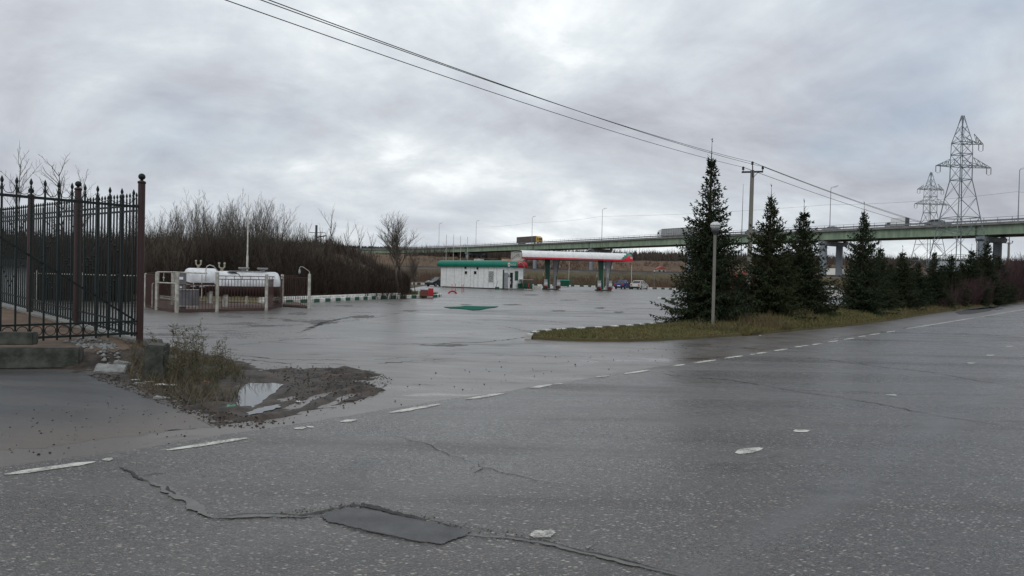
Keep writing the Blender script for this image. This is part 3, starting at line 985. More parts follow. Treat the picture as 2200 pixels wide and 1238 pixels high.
kerb('kerb', [(p.x, p.y, 0) for p in kl2], 0.30, 0.34, 5.0, 5.0, M['kerb_w'], M['kerb_w'])
struct(MB().prism([(p.x, p.y) for p in kl] + [(-12.5, 66), (-20, 66), (-40, 62), (-40, 38)], -0.05, 0.10).build('verge', M['verge']))
struct(MB().prism([(p.x, p.y + 0.1) for p in kb] + [(60, 170), (-40, 172), (-40, 120)], -0.05, 0.2).build('verge', M['terrain']))

# ---- railway on its low embankment
rb = MB()
rb.slab([(197, 3.4), (198.4, 4.15), (203.6, 4.15), (205, 3.4)], 'x', -60, 260)
struct(rb.build('railway_ballast', pmat('ballast', (0.075, 0.066, 0.058), (0.045, 0.04, 0.036), 0.6, 0.9)))
rl = MB()
for y in (200.0, 201.5):
    rl.box(-60, 260, y - 0.05, y + 0.05, 4.15, 4.32)
struct(rl.build('railway_track', M['dark_steel']))
rp = MB()
rp.box(-60, 260, 193.0, 193.5, 3.0, 3.75)
struct(rp.build('embankment_path', pmat('pale_gravel', (0.21, 0.19, 0.165), (0.12, 0.10, 0.08), 0.12, 0.9)))


M['reed0'] = pmat('straw', (0.16, 0.115, 0.055), (0.11, 0.08, 0.04), 2, 0.9, world=True)
# ---- grass and other growth nobody could count
def blades(name, pts, h, w, mats, label, zf=None, lean=0.5, seed=1):
    rg = np.random.default_rng(seed)
    n = len(pts)
    hh = rg.uniform(h[0], h[1], n) * (0.6 + 0.8 * rg.random(n))
    a = rg.uniform(0, 2 * PI, n)
    ww = w * rg.uniform(0.6, 1.4, n)
    lx, ly = rg.normal(0, lean, n) * hh, rg.normal(0, lean, n) * hh
    z = pts[:, 2] if pts.shape[1] > 2 else np.zeros(n)
    v = np.empty((n, 3, 3))
    v[:, 0] = np.stack([pts[:, 0] - ww * np.cos(a), pts[:, 1] - ww * np.sin(a), z - 0.01], 1)
    v[:, 1] = np.stack([pts[:, 0] + ww * np.cos(a), pts[:, 1] + ww * np.sin(a), z - 0.01], 1)
    v[:, 2] = np.stack([pts[:, 0] + lx, pts[:, 1] + ly, z + hh], 1)
    o = np_mesh(name, v.reshape(-1, 3), np.arange(3 * n).reshape(n, 3), mats, mi=rg.integers(0, len(mats), n))
    return tag(o, label, name.replace('_', ' '), kind='stuff')


def scatter(poly, n, seed, dens=None):
    rg = np.random.default_rng(seed)
    x = [p[0] for p in poly]; y = [p[1] for p in poly]
    out = []
    got = 0
    while got < n:
        p = np.stack([rg.uniform(min(x), max(x), n), rg.uniform(min(y), max(y), n)], 1)
        k = pip(p[:, 0], p[:, 1], poly)
        if dens is not None:
            k &= rg.random(n) < dens(p[:, 0], p[:, 1])
        out.append(p[k]); got += int(k.sum())
    return np.concatenate(out)[:n]


gp = scatter(verge_poly, 130000, 3, lambda x, y: np.clip((22.0 / np.maximum(y, 8)) ** 1.6, 0.08, 1))
gp = np.concatenate([gp, np.full((len(gp), 1), 0.07)], 1)
blades('grass', gp, (0.025, 0.085), 0.012, [M['grass'], M['grass_green'], M['grass']], 'short yellow green grass growing on the roadside verge', seed=4)
# grass on the bank under the firs, with taller dry tufts
rgb = np.random.default_rng(8)
gp = []
for _ in range(60000):
    i = rgb.random() ** 0.8 * (len(dens_b) - 1)
    p_, ii_ = dens_b[int(i)]
    q_, _i = dens_b[min(int(i) + 1, len(dens_b) - 1)]
    f_ = i - int(i)
    o = 0.03 + 2.9 * rgb.random() ** 1.4
    w_ = p_.lerp(q_, f_) + RN * o
    gp.append((w_.x, w_.y, bank_z(ii_ + (_i - ii_) * f_, o)))
gp = np.array(gp)
blades('grass', gp, (0.05, 0.17), 0.016, [M['grass_green'], M['grass'], M['grass']], 'olive grass on the low bank between the road and the firs', seed=5, lean=0.5)
tf = np.sin(gp[:, 0] * 1.3) * np.cos(gp[:, 1] * 0.9) > 0.25
blades('tall_grass', gp[tf][:7000], (0.15, 0.40), 0.012, [M['grass'], M['weed_stem'], M['reed0']], 'taller dry grass tufts on the low bank before the firs', seed=7, lean=0.4)
# grass on the kerbed island at the thicket and on the mud bank
gi = [(p.x, p.y) for p in kl[2:]] + [(-11.5, 60), (-14, 50), (-18, 44)]
gp = scatter(gi, 26000, 9)
gp = np.concatenate([gp, np.full((len(gp), 1), 0.10)], 1)
blades('grass', gp, (0.06, 0.22), 0.016, [M['grass'], M['grass_green'], M['weed_stem']], 'rough grass on the kerbed island before the thicket', seed=6)
mg = [(G(x, y).x, G(x, y).y) for x, y in [(270, 808), (300, 836), (380, 868), (450, 884), (510, 860), (535, 822), (500, 790), (430, 770), (350, 755), (285, 770)]]
gp = scatter(mg, 2600, 12, lambda x, y: (np.sin(x * 3.1 + 1) * np.cos(y * 2.3) > -0.35) * 1.0)
for pp in pud_poly:
    gp = gp[~pip(gp[:, 0], gp[:, 1], pp)]
gp = np.concatenate([gp, np.array([[dirt_z(a, b)] for a, b in gp])], 1)
blades('grass', gp, (0.05, 0.20), 0.006, [M['weed'], M['weed_stem'], M['weed_stem']], 'dying grass on the mud bank around the concrete block', seed=13, lean=0.7)


def clods(name, pts, r, mat, label, seed):
    rg = np.random.default_rng(seed)
    n = len(pts)
    base = np.array([[1, 0, 0], [-0.5, 0.87, 0], [-0.5, -0.87, 0], [0, 0, 0.6], [0, 0, -0.6]])
    fc = np.array([[0, 1, 3], [1, 2, 3], [2, 0, 3], [1, 0, 4], [2, 1, 4], [0, 2, 4]])
    rr = r[0] + (r[1] - r[0]) * rg.random(n) ** 4
    a = rg.uniform(0, 2 * PI, n)
    v = base[None] * rr[:, None, None] * rg.uniform(0.6, 1.4, (n, 5, 3))
    c, s = np.cos(a)[:, None], np.sin(a)[:, None]
    vx = v[:, :, 0] * c - v[:, :, 1] * s + pts[:, 0:1]
    vy = v[:, :, 0] * s + v[:, :, 1] * c + pts[:, 1:2]
    vz = v[:, :, 2] + pts[:, 2:3]
    o = np_mesh(name, np.stack([vx, vy, vz], 2).reshape(-1, 3), (fc[None] + 5 * np.arange(n)[:, None, None]).reshape(-1, 3), mat)
    return tag(o, label, name.replace('_', ' '), kind='stuff')


cp = [(G(x, y).x, G(x, y).y) for x, y in [(330, 860), (480, 925), (600, 925), (720, 890), (810, 850), (850, 815), (790, 790), (650, 785), (560, 780), (560, 800), (620, 830), (600, 880), (480, 890)]]
mc = np.array([G(690, 830).x, G(690, 830).y])
p = scatter(cp, 2600, 21, lambda x, y: np.exp(-((x - mc[0]) ** 2 + (y - mc[1]) ** 2) / 1.6) + 0.12)
p = np.concatenate([p, np.array([[dirt_z(a, b) + 0.004] for a, b in p])], 1)
clods('mud_clods', p, (0.003, 0.019), M['clod'], 'dark crumbs of mud dragged onto the asphalt beside the puddle', 22)
p2 = scatter([(q.x, q.y) for q in (G(0, 1000), G(0, 930), G(480, 930), G(620, 915), G(1100, 830), G(1700, 735), G(1700, 722), G(1000, 780), G(850, 830), G(640, 915), G(500, 940), G(200, 985))], 260, 23)
p2 = np.concatenate([p2, np.full((len(p2), 1), 0.006)], 1)
clods('mud_clods', p2, (0.004, 0.022), M['clod'], 'scattered mud crumbs along the road edge', 24)

p3 = scatter([(q.x, q.y) for q in (G(180, 806), G(300, 850), G(470, 917), G(560, 922), G(600, 905), G(480, 895), G(380, 860), G(300, 830), G(235, 806))], 1500, 25)
p3 = np.concatenate([p3, np.array([[dirt_z(a, b) + 0.003] for a, b in p3])], 1)
clods('mud_clods', p3, (0.003, 0.022), M['clod'], 'brown crumbs of earth along the edge of the dark driveway', 26)
p4 = scatter([(q.x, q.y) for q in (G(0, 990), G(0, 880), G(250, 850), G(420, 905), G(400, 935), G(200, 965))], 220, 27)
p4 = np.concatenate([p4, np.full((len(p4), 1), 0.003)], 1)
clods('mud_clods', p4, (0.002, 0.015), M['clod'], 'small dark crumbs strewn over the driveway', 28)
ch_ = []
for i in range(len(CHIPS) - 1):
    for k in range(60):
        t_ = R.random()
        q_ = G(CHIPS[i][0] + (CHIPS[i + 1][0] - CHIPS[i][0]) * t_, CHIPS[i][1] + (CHIPS[i + 1][1] - CHIPS[i][1]) * t_)
        ch_.append((q_.x + R.gauss(0, 0.03), q_.y + R.gauss(0, 0.035), 0.008))
clods('loose_chippings', np.array(ch_), (0.003, 0.011), M['crumb'], 'loose stone chippings along the crack and the smooth patch in the road', 61)

# far-off woods
def conifers(name, pts, hr, mat, label, seed, ns=6):
    rg = np.random.default_rng(seed)
    n = len(pts)
    prof = np.array([[1.0, 0.06], [0.45, 0.36], [0.72, 0.36], [0.30, 0.66], [0.5, 0.66], [0.0, 1.0]])
    k = len(prof)
    ang = np.linspace(0, 2 * PI, ns, endpoint=False)
    ring = np.array([[[r * math.cos(a), r * math.sin(a), z] for a in ang] for r, z in prof])
    h = rg.uniform(hr[0], hr[1], n)
    w = h * rg.uniform(0.16, 0.25, n)
    v = ring[None].repeat(n, 0) * rg.uniform(0.75, 1.25, (n, k, ns, 1)) ** np.array([1, 1, 0.12])
    v[..., 0] = v[..., 0] * w[:, None, None] + pts[:, 0][:, None, None]
    v[..., 1] = v[..., 1] * w[:, None, None] + pts[:, 1][:, None, None]
    v[..., 2] = v[..., 2] * h[:, None, None] + terrain_z(pts[:, 0], pts[:, 1])[:, None, None]
    fs = []
    for i in range(k - 1):
        for j in range(ns):
            fs.append([i * ns + j, i * ns + (j + 1) % ns, (i + 1) * ns + (j + 1) % ns, (i + 1) * ns + j])
    fs = np.array(fs)
    o = np_mesh(name, v.reshape(-1, 3), (fs[None] + k * ns * np.arange(n)[:, None, None]).reshape(-1, 4), mat)
    return tag(o, label, 'forest', kind='stuff')


rg = np.random.default_rng(31)
pts = np.stack([rg.uniform(-120, 640, 5600), rg.uniform(500, 690, 5600)], 1)
pts = pts[pts[:, 0] / pts[:, 1] > -0.055]
p9 = np.stack([rg.uniform(-420, 20, 1500), rg.uniform(960, 1060, 1500)], 1)
pts = np.concatenate([pts, p9])
conifers('forest', pts, (6.5, 9.5), M['conifer_far'], 'dark conifer forest along the horizon behind the bridge', 32)


def scrub(name, pts, h, w, mat, label, seed, per=7):
    rg = np.random.default_rng(seed)
    n = len(pts)
    c = np.repeat(pts, per, 0)
    hh = np.repeat(rg.uniform(h[0], h[1], n), per)
    cz = terrain_z(c[:, 0], c[:, 1])
    q = np.stack([c[:, 0] + rg.normal(0, 0.25, n * per) * hh, c[:, 1] + rg.normal(0, 0.25, n * per) * hh, cz], 1)
    return blades(name, q, (1.0, 1.01), w, [mat], label, seed=seed) if False else _scrub(name, q, hh, w, mat, label, rg)


def _scrub(name, q, hh, w, mat, label, rg):
    n = len(q)
    a = rg.uniform(0, 2 * PI, n)
    hh = hh * rg.uniform(0.5, 1.1, n)
    v = np.empty((n, 3, 3))
    v[:, 0] = q - np.stack([w * np.cos(a), w * np.sin(a), np.zeros(n) + 0.2], 1)
    v[:, 1] = q + np.stack([w * np.cos(a), w * np.sin(a), np.zeros(n) - 0.2], 1)
    v[:, 2] = q + np.stack([rg.normal(0, 0.28, n) * hh, rg.normal(0, 0.28, n) * hh, hh], 1)
    o = np_mesh(name, v.reshape(-1, 3), np.arange(3 * n).reshape(n, 3), mat)
    return tag(o, label, 'scrub', kind='stuff')


pts = np.stack([rg.uniform(-60, 560, 4200), rg.uniform(400, 500, 4200)], 1)
scrub('bare_wood', pts, (5, 9), 0.20, M['bare_far'], 'brown leafless wood at the foot of the conifer forest', 33, 9)
pts = np.stack([rg.uniform(-120, 330, 9000), rg.uniform(208, 430, 9000)], 1)
pts = pts[np.sin(pts[:, 0] * 0.05 + 1) + np.sin(pts[:, 1] * 0.09) + rg.normal(0, 0.8, len(pts)) > -0.1]
M['reed'] = pmat('dry_reeds', (0.135, 0.083, 0.053), (0.075, 0.050, 0.036), 0.03, 0.95, world=True)
scrub('dry_scrub', pts, (1.2, 2.8), 0.10, M['reed'], 'reddish brown scrub on the field behind the railway', 34, 8)
pts = np.stack([rg.uniform(-40, 150, 3200), rg.uniform(157, 184, 3200)], 1)
scrub('dry_scrub', pts, (0.9, 2.3), 0.05, M['reed'], 'low brown weeds at the back of the forecourt', 35, 10)
pts = np.stack([rg.uniform(-150, -20, 6000), rg.uniform(72, 150, 6000)], 1)
pts = pts[pts[:, 0] / pts[:, 1] < -0.15]
scrub('dry_scrub', pts, (1.2, 2.6), 0.06, M['brush'], 'brown scrub covering the rise behind the thicket', 36, 9)

# ================================================================== TREES AND SHRUBS
def bare_tree(seed, H, r0, spread=0.5, up=0.35, levels=4, kids=(7, 6, 5, 4), stems=1, tw=0.007, base_clear=0.25, ratio=0.55, lean_r=(0.14, 0.38)):
    """returns (wood, twigs) mesh builders of a leafless tree"""
    rr = random.Random(seed)
    wood, twig = MB(), MB()

    def grow(p, d, length, r, lev):
        segs = 5 if lev == 0 else (4 if lev == 1 else 3)
        pts, rad = [p.copy()], [r]
        q = p.copy(); dd = d.copy()
        for i in range(segs):
            j = 0.06 + 0.05 * lev
            dd = (dd + Vector((rr.gauss(0, j), rr.gauss(0, j), rr.gauss(0, j * 0.6) + up * 0.22))).normalized()
            q = q + dd * (length / segs)
            pts.append(q.copy()); rad.append(max(tw * 0.6, r * (1 - 0.75 * (i + 1) / segs)))
        (wood if lev < 2 else twig).tube(pts, rad, 6 if lev == 0 else (4 if lev == 1 else 3), cap=False)
        if lev >= levels:
            return
        nk = kids[lev]
        for k in range(nk):
            t = (base_clear if lev == 0 else 0.18) + (1 - (base_clear if lev == 0 else 0.18)) * (k + rr.random()) / nk
            x = t * segs
            i = min(segs - 1, int(x))
            b = pts[i].lerp(pts[i + 1], x - i)
            ax = (pts[i + 1] - pts[i]).normalized()
            az = rr.uniform(0, 2 * PI)
            s = ax.orthogonal().normalized()
            s = Matrix.Rotation(az, 3, ax) @ s
            nd = (ax * (1 - spread * 0.5) + s * spread * rr.uniform(0.7, 1.25) + Vector((0, 0, up * 0.5))).normalized()
            grow(b, nd, length * ratio * rr.uniform(0.7, 1.15) * (1.15 - 0.45 * t), max(tw, r * 0.5 * (1.1 - 0.5 * t)), lev + 1)

    for s in range(stems):
        a = 2 * PI * s / stems + rr.random()
        lean = 0.0 if stems == 1 else rr.uniform(*lean_r)
        d = Vector((math.cos(a) * lean, math.sin(a) * lean, 1)).normalized()
        b = Vector((math.cos(a) * 0.12, math.sin(a) * 0.12, -0.1)) if stems > 1 else Vector((0, 0, -0.1))
        grow(b, d, H * (1 if stems == 1 else rr.uniform(0.65, 0.95)), r0, 0)
    return wood, twig


HGT = {}


def tree_proto(name, label, cat, seed, H, r0, mw, mt, group=None, **kw):
    t = thing(name, label, cat, (0, 0, 0), 0, group)
    w, tw = bare_tree(seed, H, r0, **kw)
    w.build('trunk', mw, t)
    tw.build('crown', mt, t)
    HGT[t.name] = max(max(v[2] for v in w.v), max(v[2] for v in tw.v))
    return t


used_protos = set()


def put(proto, loc, rz, sc, label=None, group=None):
    """the first time moves the tree itself, afterwards a copy of it with its parts"""
    if proto.name not in used_protos:
        used_protos.add(proto.name)
        proto.location = loc; proto.rotation_euler = (0, 0, rz); proto.scale = (sc,) * 3 if not hasattr(sc, '__len__') else sc
        if label: proto['label'] = label
        if group: proto['group'] = group
        return proto
    return dup(proto, loc, rz, label, group, sc)


THG = 'bare trees of the thicket behind the tank'
THL = 'leafless grey brown tree rising out of the dense thicket behind the tank enclosure'
hz_ = [tree_proto('thicket_tree', THL, 'tree', 100 + i, 7.0, 0.04, M['bark'], M['twig'], THG, stems=13, spread=0.44, up=0.50, kids=(9, 6, 5, 0), levels=3, ratio=0.40, tw=0.0055, base_clear=0.3, lean_r=(0.05, 0.72)) for i in range(4)]
# (px of the crown top, py of the top, depth)
tops = [(325, 432, 47), (352, 420, 50), (385, 438, 46), (412, 436, 52), (440, 416, 48), (462, 410, 46), (488, 406, 49), (515, 412, 47), (540, 418, 50), (560, 430, 46), (582, 440, 48), (600, 462, 50),
        (625, 480, 52), (645, 474, 50), (668, 482, 54), (300, 455, 48), (270, 470, 46), (235, 478, 50), (200, 470, 48), (160, 480, 47), (120, 474, 49), (80, 486, 46), (30, 480, 48), (-20, 476, 47), (470, 440, 60), (530, 450, 62), (420, 470, 60)]
for i, (px, py, Y) in enumerate(tops):
    b = XY(px, Y)
    z = P(px, py, Y).z
    put(hz_[i % 4], (b.x, b.y, 0), R.uniform(0, 6.28), z / HGT[hz_[i % 4].name] * R.uniform(0.96, 1.03), THL, THG)
# lower, redder bushes at the right end of the thicket
lb = [tree_proto('thicket_bush', 'brown', 'bush', 130 + i, 4.5, 0.04, M['twig'], M['twig'], None, stems=9, spread=0.5, up=0.5, kids=(7, 5, 3), levels=2, ratio=0.5, tw=0.012, base_clear=0.12) for i in range(3)]
BL, BG = 'low leafless brown bush at the front edge of the thicket behind the striped kerb', 'low bushes along the thicket edge'
for i in range(26):
    t = i / 25
    px = 300 + 560 * t + R.uniform(-12, 12)
    Y = 40.5 + 9 * t + R.uniform(0, 4)
    b = XY(px, Y)
    put(lb[i % 3], (b.x, b.y, 0), R.uniform(0, 6.28), R.uniform(0.55, 0.9) * (1.0 - 0.5 * t), BL, BG)

# single trees that stand out
bt = tree_proto('bare_tree', 'tall slim leafless tree, highest above the thicket between tank and kiosk', 'tree', 201, 8.6, 0.10, M['bark'], M['twig'], None, spread=0.42, up=0.5, kids=(16, 7, 5, 0), levels=3, ratio=0.36, tw=0.006, base_clear=0.3)
b = XY(706, 58); bt.location = (b.x, b.y, 0); bt.scale = (P(706, 437, 58).z / HGT[bt.name],) * 3
put_list = [(748, 60, 468, 'thin leafless sapling just right of the tall slim tree'), (775, 60, 473, 'leafless sapling halfway between the tall slim tree and the twin willow'), (800, 62, 490, 'smallest leafless sapling, left of the twin willow'), (690, 64, 478, 'thin leafless sapling just left of the tall slim tree'), (655, 66, 470, 'thin leafless tree at the right end of the dense thicket')]
for px, Y, py, lab in put_list:
    b = XY(px, Y)
    dup(bt, (b.x, b.y, 0), R.uniform(0, 6), lab, None, P(px, py, Y).z / HGT[bt.name])
wl = tree_proto('willow_tree', 'leafless willow leaning right at the kerb end, left of the white kiosk', 'tree', 212, 7.0, 0.13, M['bark'], M['twig'], None, spread=0.5, up=0.42, kids=(13, 9, 7, 0), levels=3, ratio=0.5, tw=0.006, base_clear=0.42)
b = XY(858, 50); wl.location = (b.x, b.y, 0.05); wl.rotation_euler = (0.02, 0.22, 2.2); _ws = P(870, 447, 50).z / HGT[wl.name]; wl.scale = (_ws * 1.35, _ws * 1.35, _ws)
b = XY(866, 52)
w2 = dup(wl, (b.x, b.y, 0.05), 4.2, 'leafless upright willow beside the leaning one at the kerb end', None, (_ws * 1.35, _ws * 1.35, _ws * 0.96))
w2.rotation_euler = (0.0, 0.03, 4.2)
b = XY(880, 52)
w3 = dup(wl, (b.x, b.y, 0.05), 1.0, 'small dark leafless tree behind the red sand box on the kerbed island', None, 0.36)
b = XY(893, 53)
w3 = dup(wl, (b.x, b.y, 0.05), 3.0, 'smallest leafless sapling on the kerbed island, nearest the red sand box', None, 0.30)

bi = tree_proto('birch_tree', 'tall bare birch behind the iron fence, at the left edge', 'tree', 221, 10.0, 0.075, M['bark'], M['twig_pale'], None, spread=0.5, up=0.28, kids=(20, 7, 5, 0), levels=3, ratio=0.30, tw=0.005, base_clear=0.3)
b = XY(38, 45); bi.location = (b.x, b.y, 0); bi.scale = (0.88, 0.88, P(40, 302, 45).z / HGT[bi.name])
b = XY(140, 43)
dup(bi, (b.x, b.y, 0), 2.0, 'bare birch behind the second iron fence post', None, (0.95, 0.95, P(145, 325, 43).z / HGT[bi.name]))
b = XY(165, 30)
dup(bi, (b.x, b.y, 0), 4.0, 'thin pale birch trunk standing just behind the iron fence', None, (0.5, 0.5, 0.52))

# the dense inside of the thicket
def undergrowth(n, u0, u1, y0, y1, seed, label, h0=1.4, h1=3.9):
    rg = np.random.default_rng(seed)
    u = rg.uniform(u0, u1, n); y = rg.uniform(y0, y1, n) + 26 * np.clip((u + 0.30) / 0.15, 0, 1) * 0.25
    x = u * y
    k = ~((x > -24) & (y < 45) & (x < -9) & (u > -0.30) & (y < 43))
    x, y, u = x[k], y[k], u[k]; n = len(x)
    h = rg.uniform(h0, h1, n) * (1.0 - 0.42 * np.clip((u + 0.32) / 0.16, 0, 1))
    V, Fc = [], []
    rad = rg.uniform(0.010, 0.022, n)
    a = rg.uniform(0, 2 * PI, n); lean = rg.normal(0, 0.16, (n, 2)) * h[:, None]
    base = np.stack([x, y, np.zeros(n) - 0.05], 1)
    top = base + np.stack([lean[:, 0], lean[:, 1], h], 1)
    allp0, allp1, allr = [base], [top], [rad]
    for q in range(7):
        t = rg.uniform(0.15, 0.85, n)
        p0 = base + (top - base) * t[:, None]
        d = np.stack([rg.normal(0, 0.5, n), rg.normal(0, 0.5, n), rg.uniform(0.3, 1.0, n)], 1)
        p1 = p0 + d * (rg.uniform(0.25, 0.6, n) * h * 0.55)[:, None]
        allp0.append(p0); allp1.append(p1); allr.append(rad * 0.7)
    p0 = np.concatenate(allp0); p1 = np.concatenate(allp1); r = np.concatenate(allr)
    m = len(p0)
    a = rg.uniform(0, PI, m)
    off = np.stack([np.cos(a) * r, np.sin(a) * r, np.zeros(m)], 1)
    off2 = np.stack([-np.sin(a) * r, np.cos(a) * r, np.zeros(m)], 1)
    v = np.stack([p0 - off, p0 + off, p1, p0 - off2, p0 + off2, p1], 1)
    f = np.array([[0, 1, 2], [3, 4, 5]])[None] + 6 * np.arange(m)[:, None, None]
    o = np_mesh('undergrowth', v.reshape(-1, 3), f.reshape(-1, 3), M['brush'])
    tag(o, label, 'undergrowth', kind='stuff')


undergrowth(15000, -0.66, -0.15, 41, 76, 77, 'dense dark brown undergrowth filling the thicket behind the tank')
undergrowth(5500, -0.80, -0.545, 33.5, 46, 78, 'dense dark brown undergrowth behind the low perimeter fence at the left', 1.2, 3.6)


# ---- spruces
def spruce(seed, H, Rb, spire=0.25, lower=0.03, leader=0.10):
    rr = random.Random(seed)
    trunk = MB()
    trunk.tube([(0, 0, -0.1), (rr.gauss(0, .02), rr.gauss(0, .02), H * 0.4), (rr.gauss(0, .03), rr.gauss(0, .03), H * 0.8), (0, 0, H)], [0.020 * H, 0.014 * H, 0.005 * H, 0.004], 7, cap=False)
    V, Fc = [], []

    def needle(p, d, l, w):
        # two crossed pointed leaves: a spray of needles along a twig
        d = d.normalized()
        s = d.cross(Vector((0, 0, 1)))
        if s.length < 1e-3: s = Vector((1, 0, 0))
        s.normalize()
        u = s.cross(d)
        for ax in (s, (u + s * rr.uniform(-0.6, 0.6)).normalized()):
            b = len(V)
            V.extend([tuple(p), tuple(p + d * l * 0.4 + ax * w), tuple(p + d * l), tuple(p + d * l * 0.4 - ax * w)])
            Fc.append((b, b + 1, b + 2, b + 3))

    Ht = H * (1 - leader)
    lump = [rr.uniform(0.8, 1.2) for _ in range(40)]
    z = H * lower
    while z < Ht * 0.99:
        t = z / Ht
        prof = (1 - t) ** 0.95 + 0.05 * math.sin(t * 19 + seed)  * (1 - t)
        if t > 1 - spire:
            prof *= 0.74
        Rz = Rb * max(0.02, prof) + 0.05
        nb = max(5, int(8 + 12 * (1 - t)))
        a0 = rr.uniform(0, 6.28)
        for k in range(nb):
            if rr.random() < (0.10 if t < 0.6 else 0.16): continue
            a = a0 + 2 * PI * k / nb + rr.gauss(0, 0.3)
            Lb = Rz * rr.uniform(0.5, 1.12) * lump[int(t * 12 + a * 3) % 40]
            if rr.random() < 0.08: Lb *= 1.25
            dz = 0.42 - 0.80 * (1 - t) ** 1.1 + rr.gauss(0, 0.17)
            d = Vector((math.cos(a), math.sin(a), dz)).normalized()
            p = Vector((0, 0, z + rr.gauss(0, 0.05)))
            ns = max(2, int(Lb / 0.10))
            curl = rr.uniform(0.08, 0.30)
            pts = []
            for i in range(ns + 1):
                x = i / ns
                q = p + d * Lb * x + Vector((0, 0, curl * Lb * x * x))
                pts.append(q)
            trunk.tube([pts[0], pts[len(pts) // 2], pts[-1]], [0.008 + 0.005 * Lb, 0.005, 0.003], 3, cap=False)
            sx = Vector((-math.sin(a), math.cos(a), 0))
            for i in range(1 if t > .8 else max(1, ns // 7), ns + 1):
                x = i / ns
                tl = (0.08 + 0.32 * Lb * (1 - x) ** 0.8 * min(1, 3.5 * x)) * rr.uniform(0.6, 1.3)
                for sg in (-1, 1):
                    td = d * 0.75 + sx * sg * rr.uniform(0.45, 1.0) + Vector((0, 0, rr.uniform(-0.75, 0.25)))
                    td.normalize()
                    m = max(1, int(tl / 0.10))
                    for j in range(m):
                        needle(pts[i] + td * (tl * j / m), td + Vector((rr.gauss(0, .35), rr.gauss(0, .35), rr.gauss(0, .35))), rr.uniform(0.09, 0.17), rr.uniform(0.013, 0.024))
                needle(pts[i], d + Vector((0, 0, rr.uniform(-1.2, 0.9))), rr.uniform(0.08, 0.15), 0.02)
                if i % 2: needle(pts[i], Vector((rr.gauss(0, .5), rr.gauss(0, .5), -1)), rr.uniform(0.08, 0.2), 0.016)
            needle(pts[-1], d + Vector((0, 0, 0.5)), 0.15, 0.02)
        z += (0.05 + 0.0075 * H * (0.6 + t)) * rr.uniform(0.75, 1.25)
    # bare leader with a few short spikes
    for i in range(5):
        zz = Ht + (H - Ht) * i / 5
        for q in range(3):
            a = rr.uniform(0, 6.28)
            e = Vector((0, 0, zz)) + Vector((math.cos(a), math.sin(a), 0.9)) * (0.16 * (1 - i / 6))
            if i < 2: trunk.tube([(0, 0, zz), e], [0.005, 0.002], 3, cap=False)
    for i in range(10):
        needle(Vector((0, 0, H - 0.12 * rr.random())), Vector((rr.gauss(0, .4), rr.gauss(0, .4), 1)), 0.08, 0.008)
    return trunk, V, Fc


sp = []
for i, (sd_, H, Rb, spi) in enumerate([(1, 6.2, 1.55, 0.34), (2, 5.0, 1.45, 0.24), (3, 4.2, 1.30, 0.22)]):
    t = thing('spruce_tree', '', 'tree', (0, 0, 0), 0, None)
    tr, V, Fc = spruce(sd_, H, Rb, spi)
    tr.build('trunk', M['spruce_bark'], t)
    np_mesh('crown', V, Fc, M['needle'], t)
    HGT[t.name] = H
    sp.append(t)
SPR = [(1522, 24.6, 300, 0, 0.96, 'tallest dark green spruce, right behind the globe lamp'),
       (1652, 27.5, 398, 1, 1.0, 'second tallest spruce, standing below the concrete utility pole'),
       (1723, 29.5, 430, 2, 1.02, 'full spruce with a bare leader, just left of the grey bridge columns'),
       (1852, 34.0, 435, 1, 0.88, 'slim spruce with a bare leader, just right of the grey bridge columns'),
       (1590, 27.5, 575, 2, 1.25, 'low spruce filling the gap right of the tallest spruce'),
       (1690, 31.0, 555, 1, 1.25, 'low spruce behind the gap below the utility pole'),
       (1890, 38.0, 518, 2, 0.95, 'thin spruce close behind the slim spruce by the bridge columns'),
       (1937, 41.0, 528, 2, 1.10, 'small spruce in front of the farther pylon'),
       (1972, 46.0, 556, 1, 1.35, 'low spruce between the small spruce and the nearer pylon'),
       (2006, 49.0, 530, 0, 1.35, 'spruce standing before the left leg of the nearer pylon'),
       (2042, 54.0, 538, 1, 1.3, 'spruce standing between the legs of the nearer pylon'),
       (2085, 61.0, 525, 2, 1.05, 'spruce standing before the right leg of the nearer pylon'),
       (2118, 66.0, 506, 1, 1.15, 'dense spruce covering the right bridge pier'),
       (1912, 42.0, 558, 1, 1.5, 'low broad spruce behind the small spruce, left of the pylons'),
       (1957, 48.0, 566, 2, 1.5, 'low broad spruce in the gap below the farther pylon'),
       (2024, 55.0, 560, 2, 1.5, 'low broad spruce filling the gap between the pylon legs'),
       (2064, 61.0, 556, 1, 1.5, 'low broad spruce just left of the right pylon leg'),
       (2100, 68.0, 540, 2, 1.4, 'broad spruce squeezed between the two spruces by the right pier'),
       (2142, 74.0, 540, 1, 1.4, 'farthest spruce, sunk in the red hedge')]
_seen = set()
for px, Y, ty, k, wd, lab in SPR:
    b = XY(px, Y)
    H = P(px, ty, Y).z - (0.05 if px < 1600 else 0.30)
    proto = sp[k]
    s = H / HGT[proto.name]
    sc = (s * wd, s * wd, s)
    put(proto, (b.x, b.y, 0.05 if px < 1600 else 0.30), R.uniform(0, 6.28), sc, lab)
# small spruce on the kerbed island by the sand box
b = XY(874, 55)
dup(sp[2], (b.x, b.y, 0.05), 1.0, 'little dark green spruce on the kerbed island beside the red sand box', None, (0.42, 0.42, 0.42))

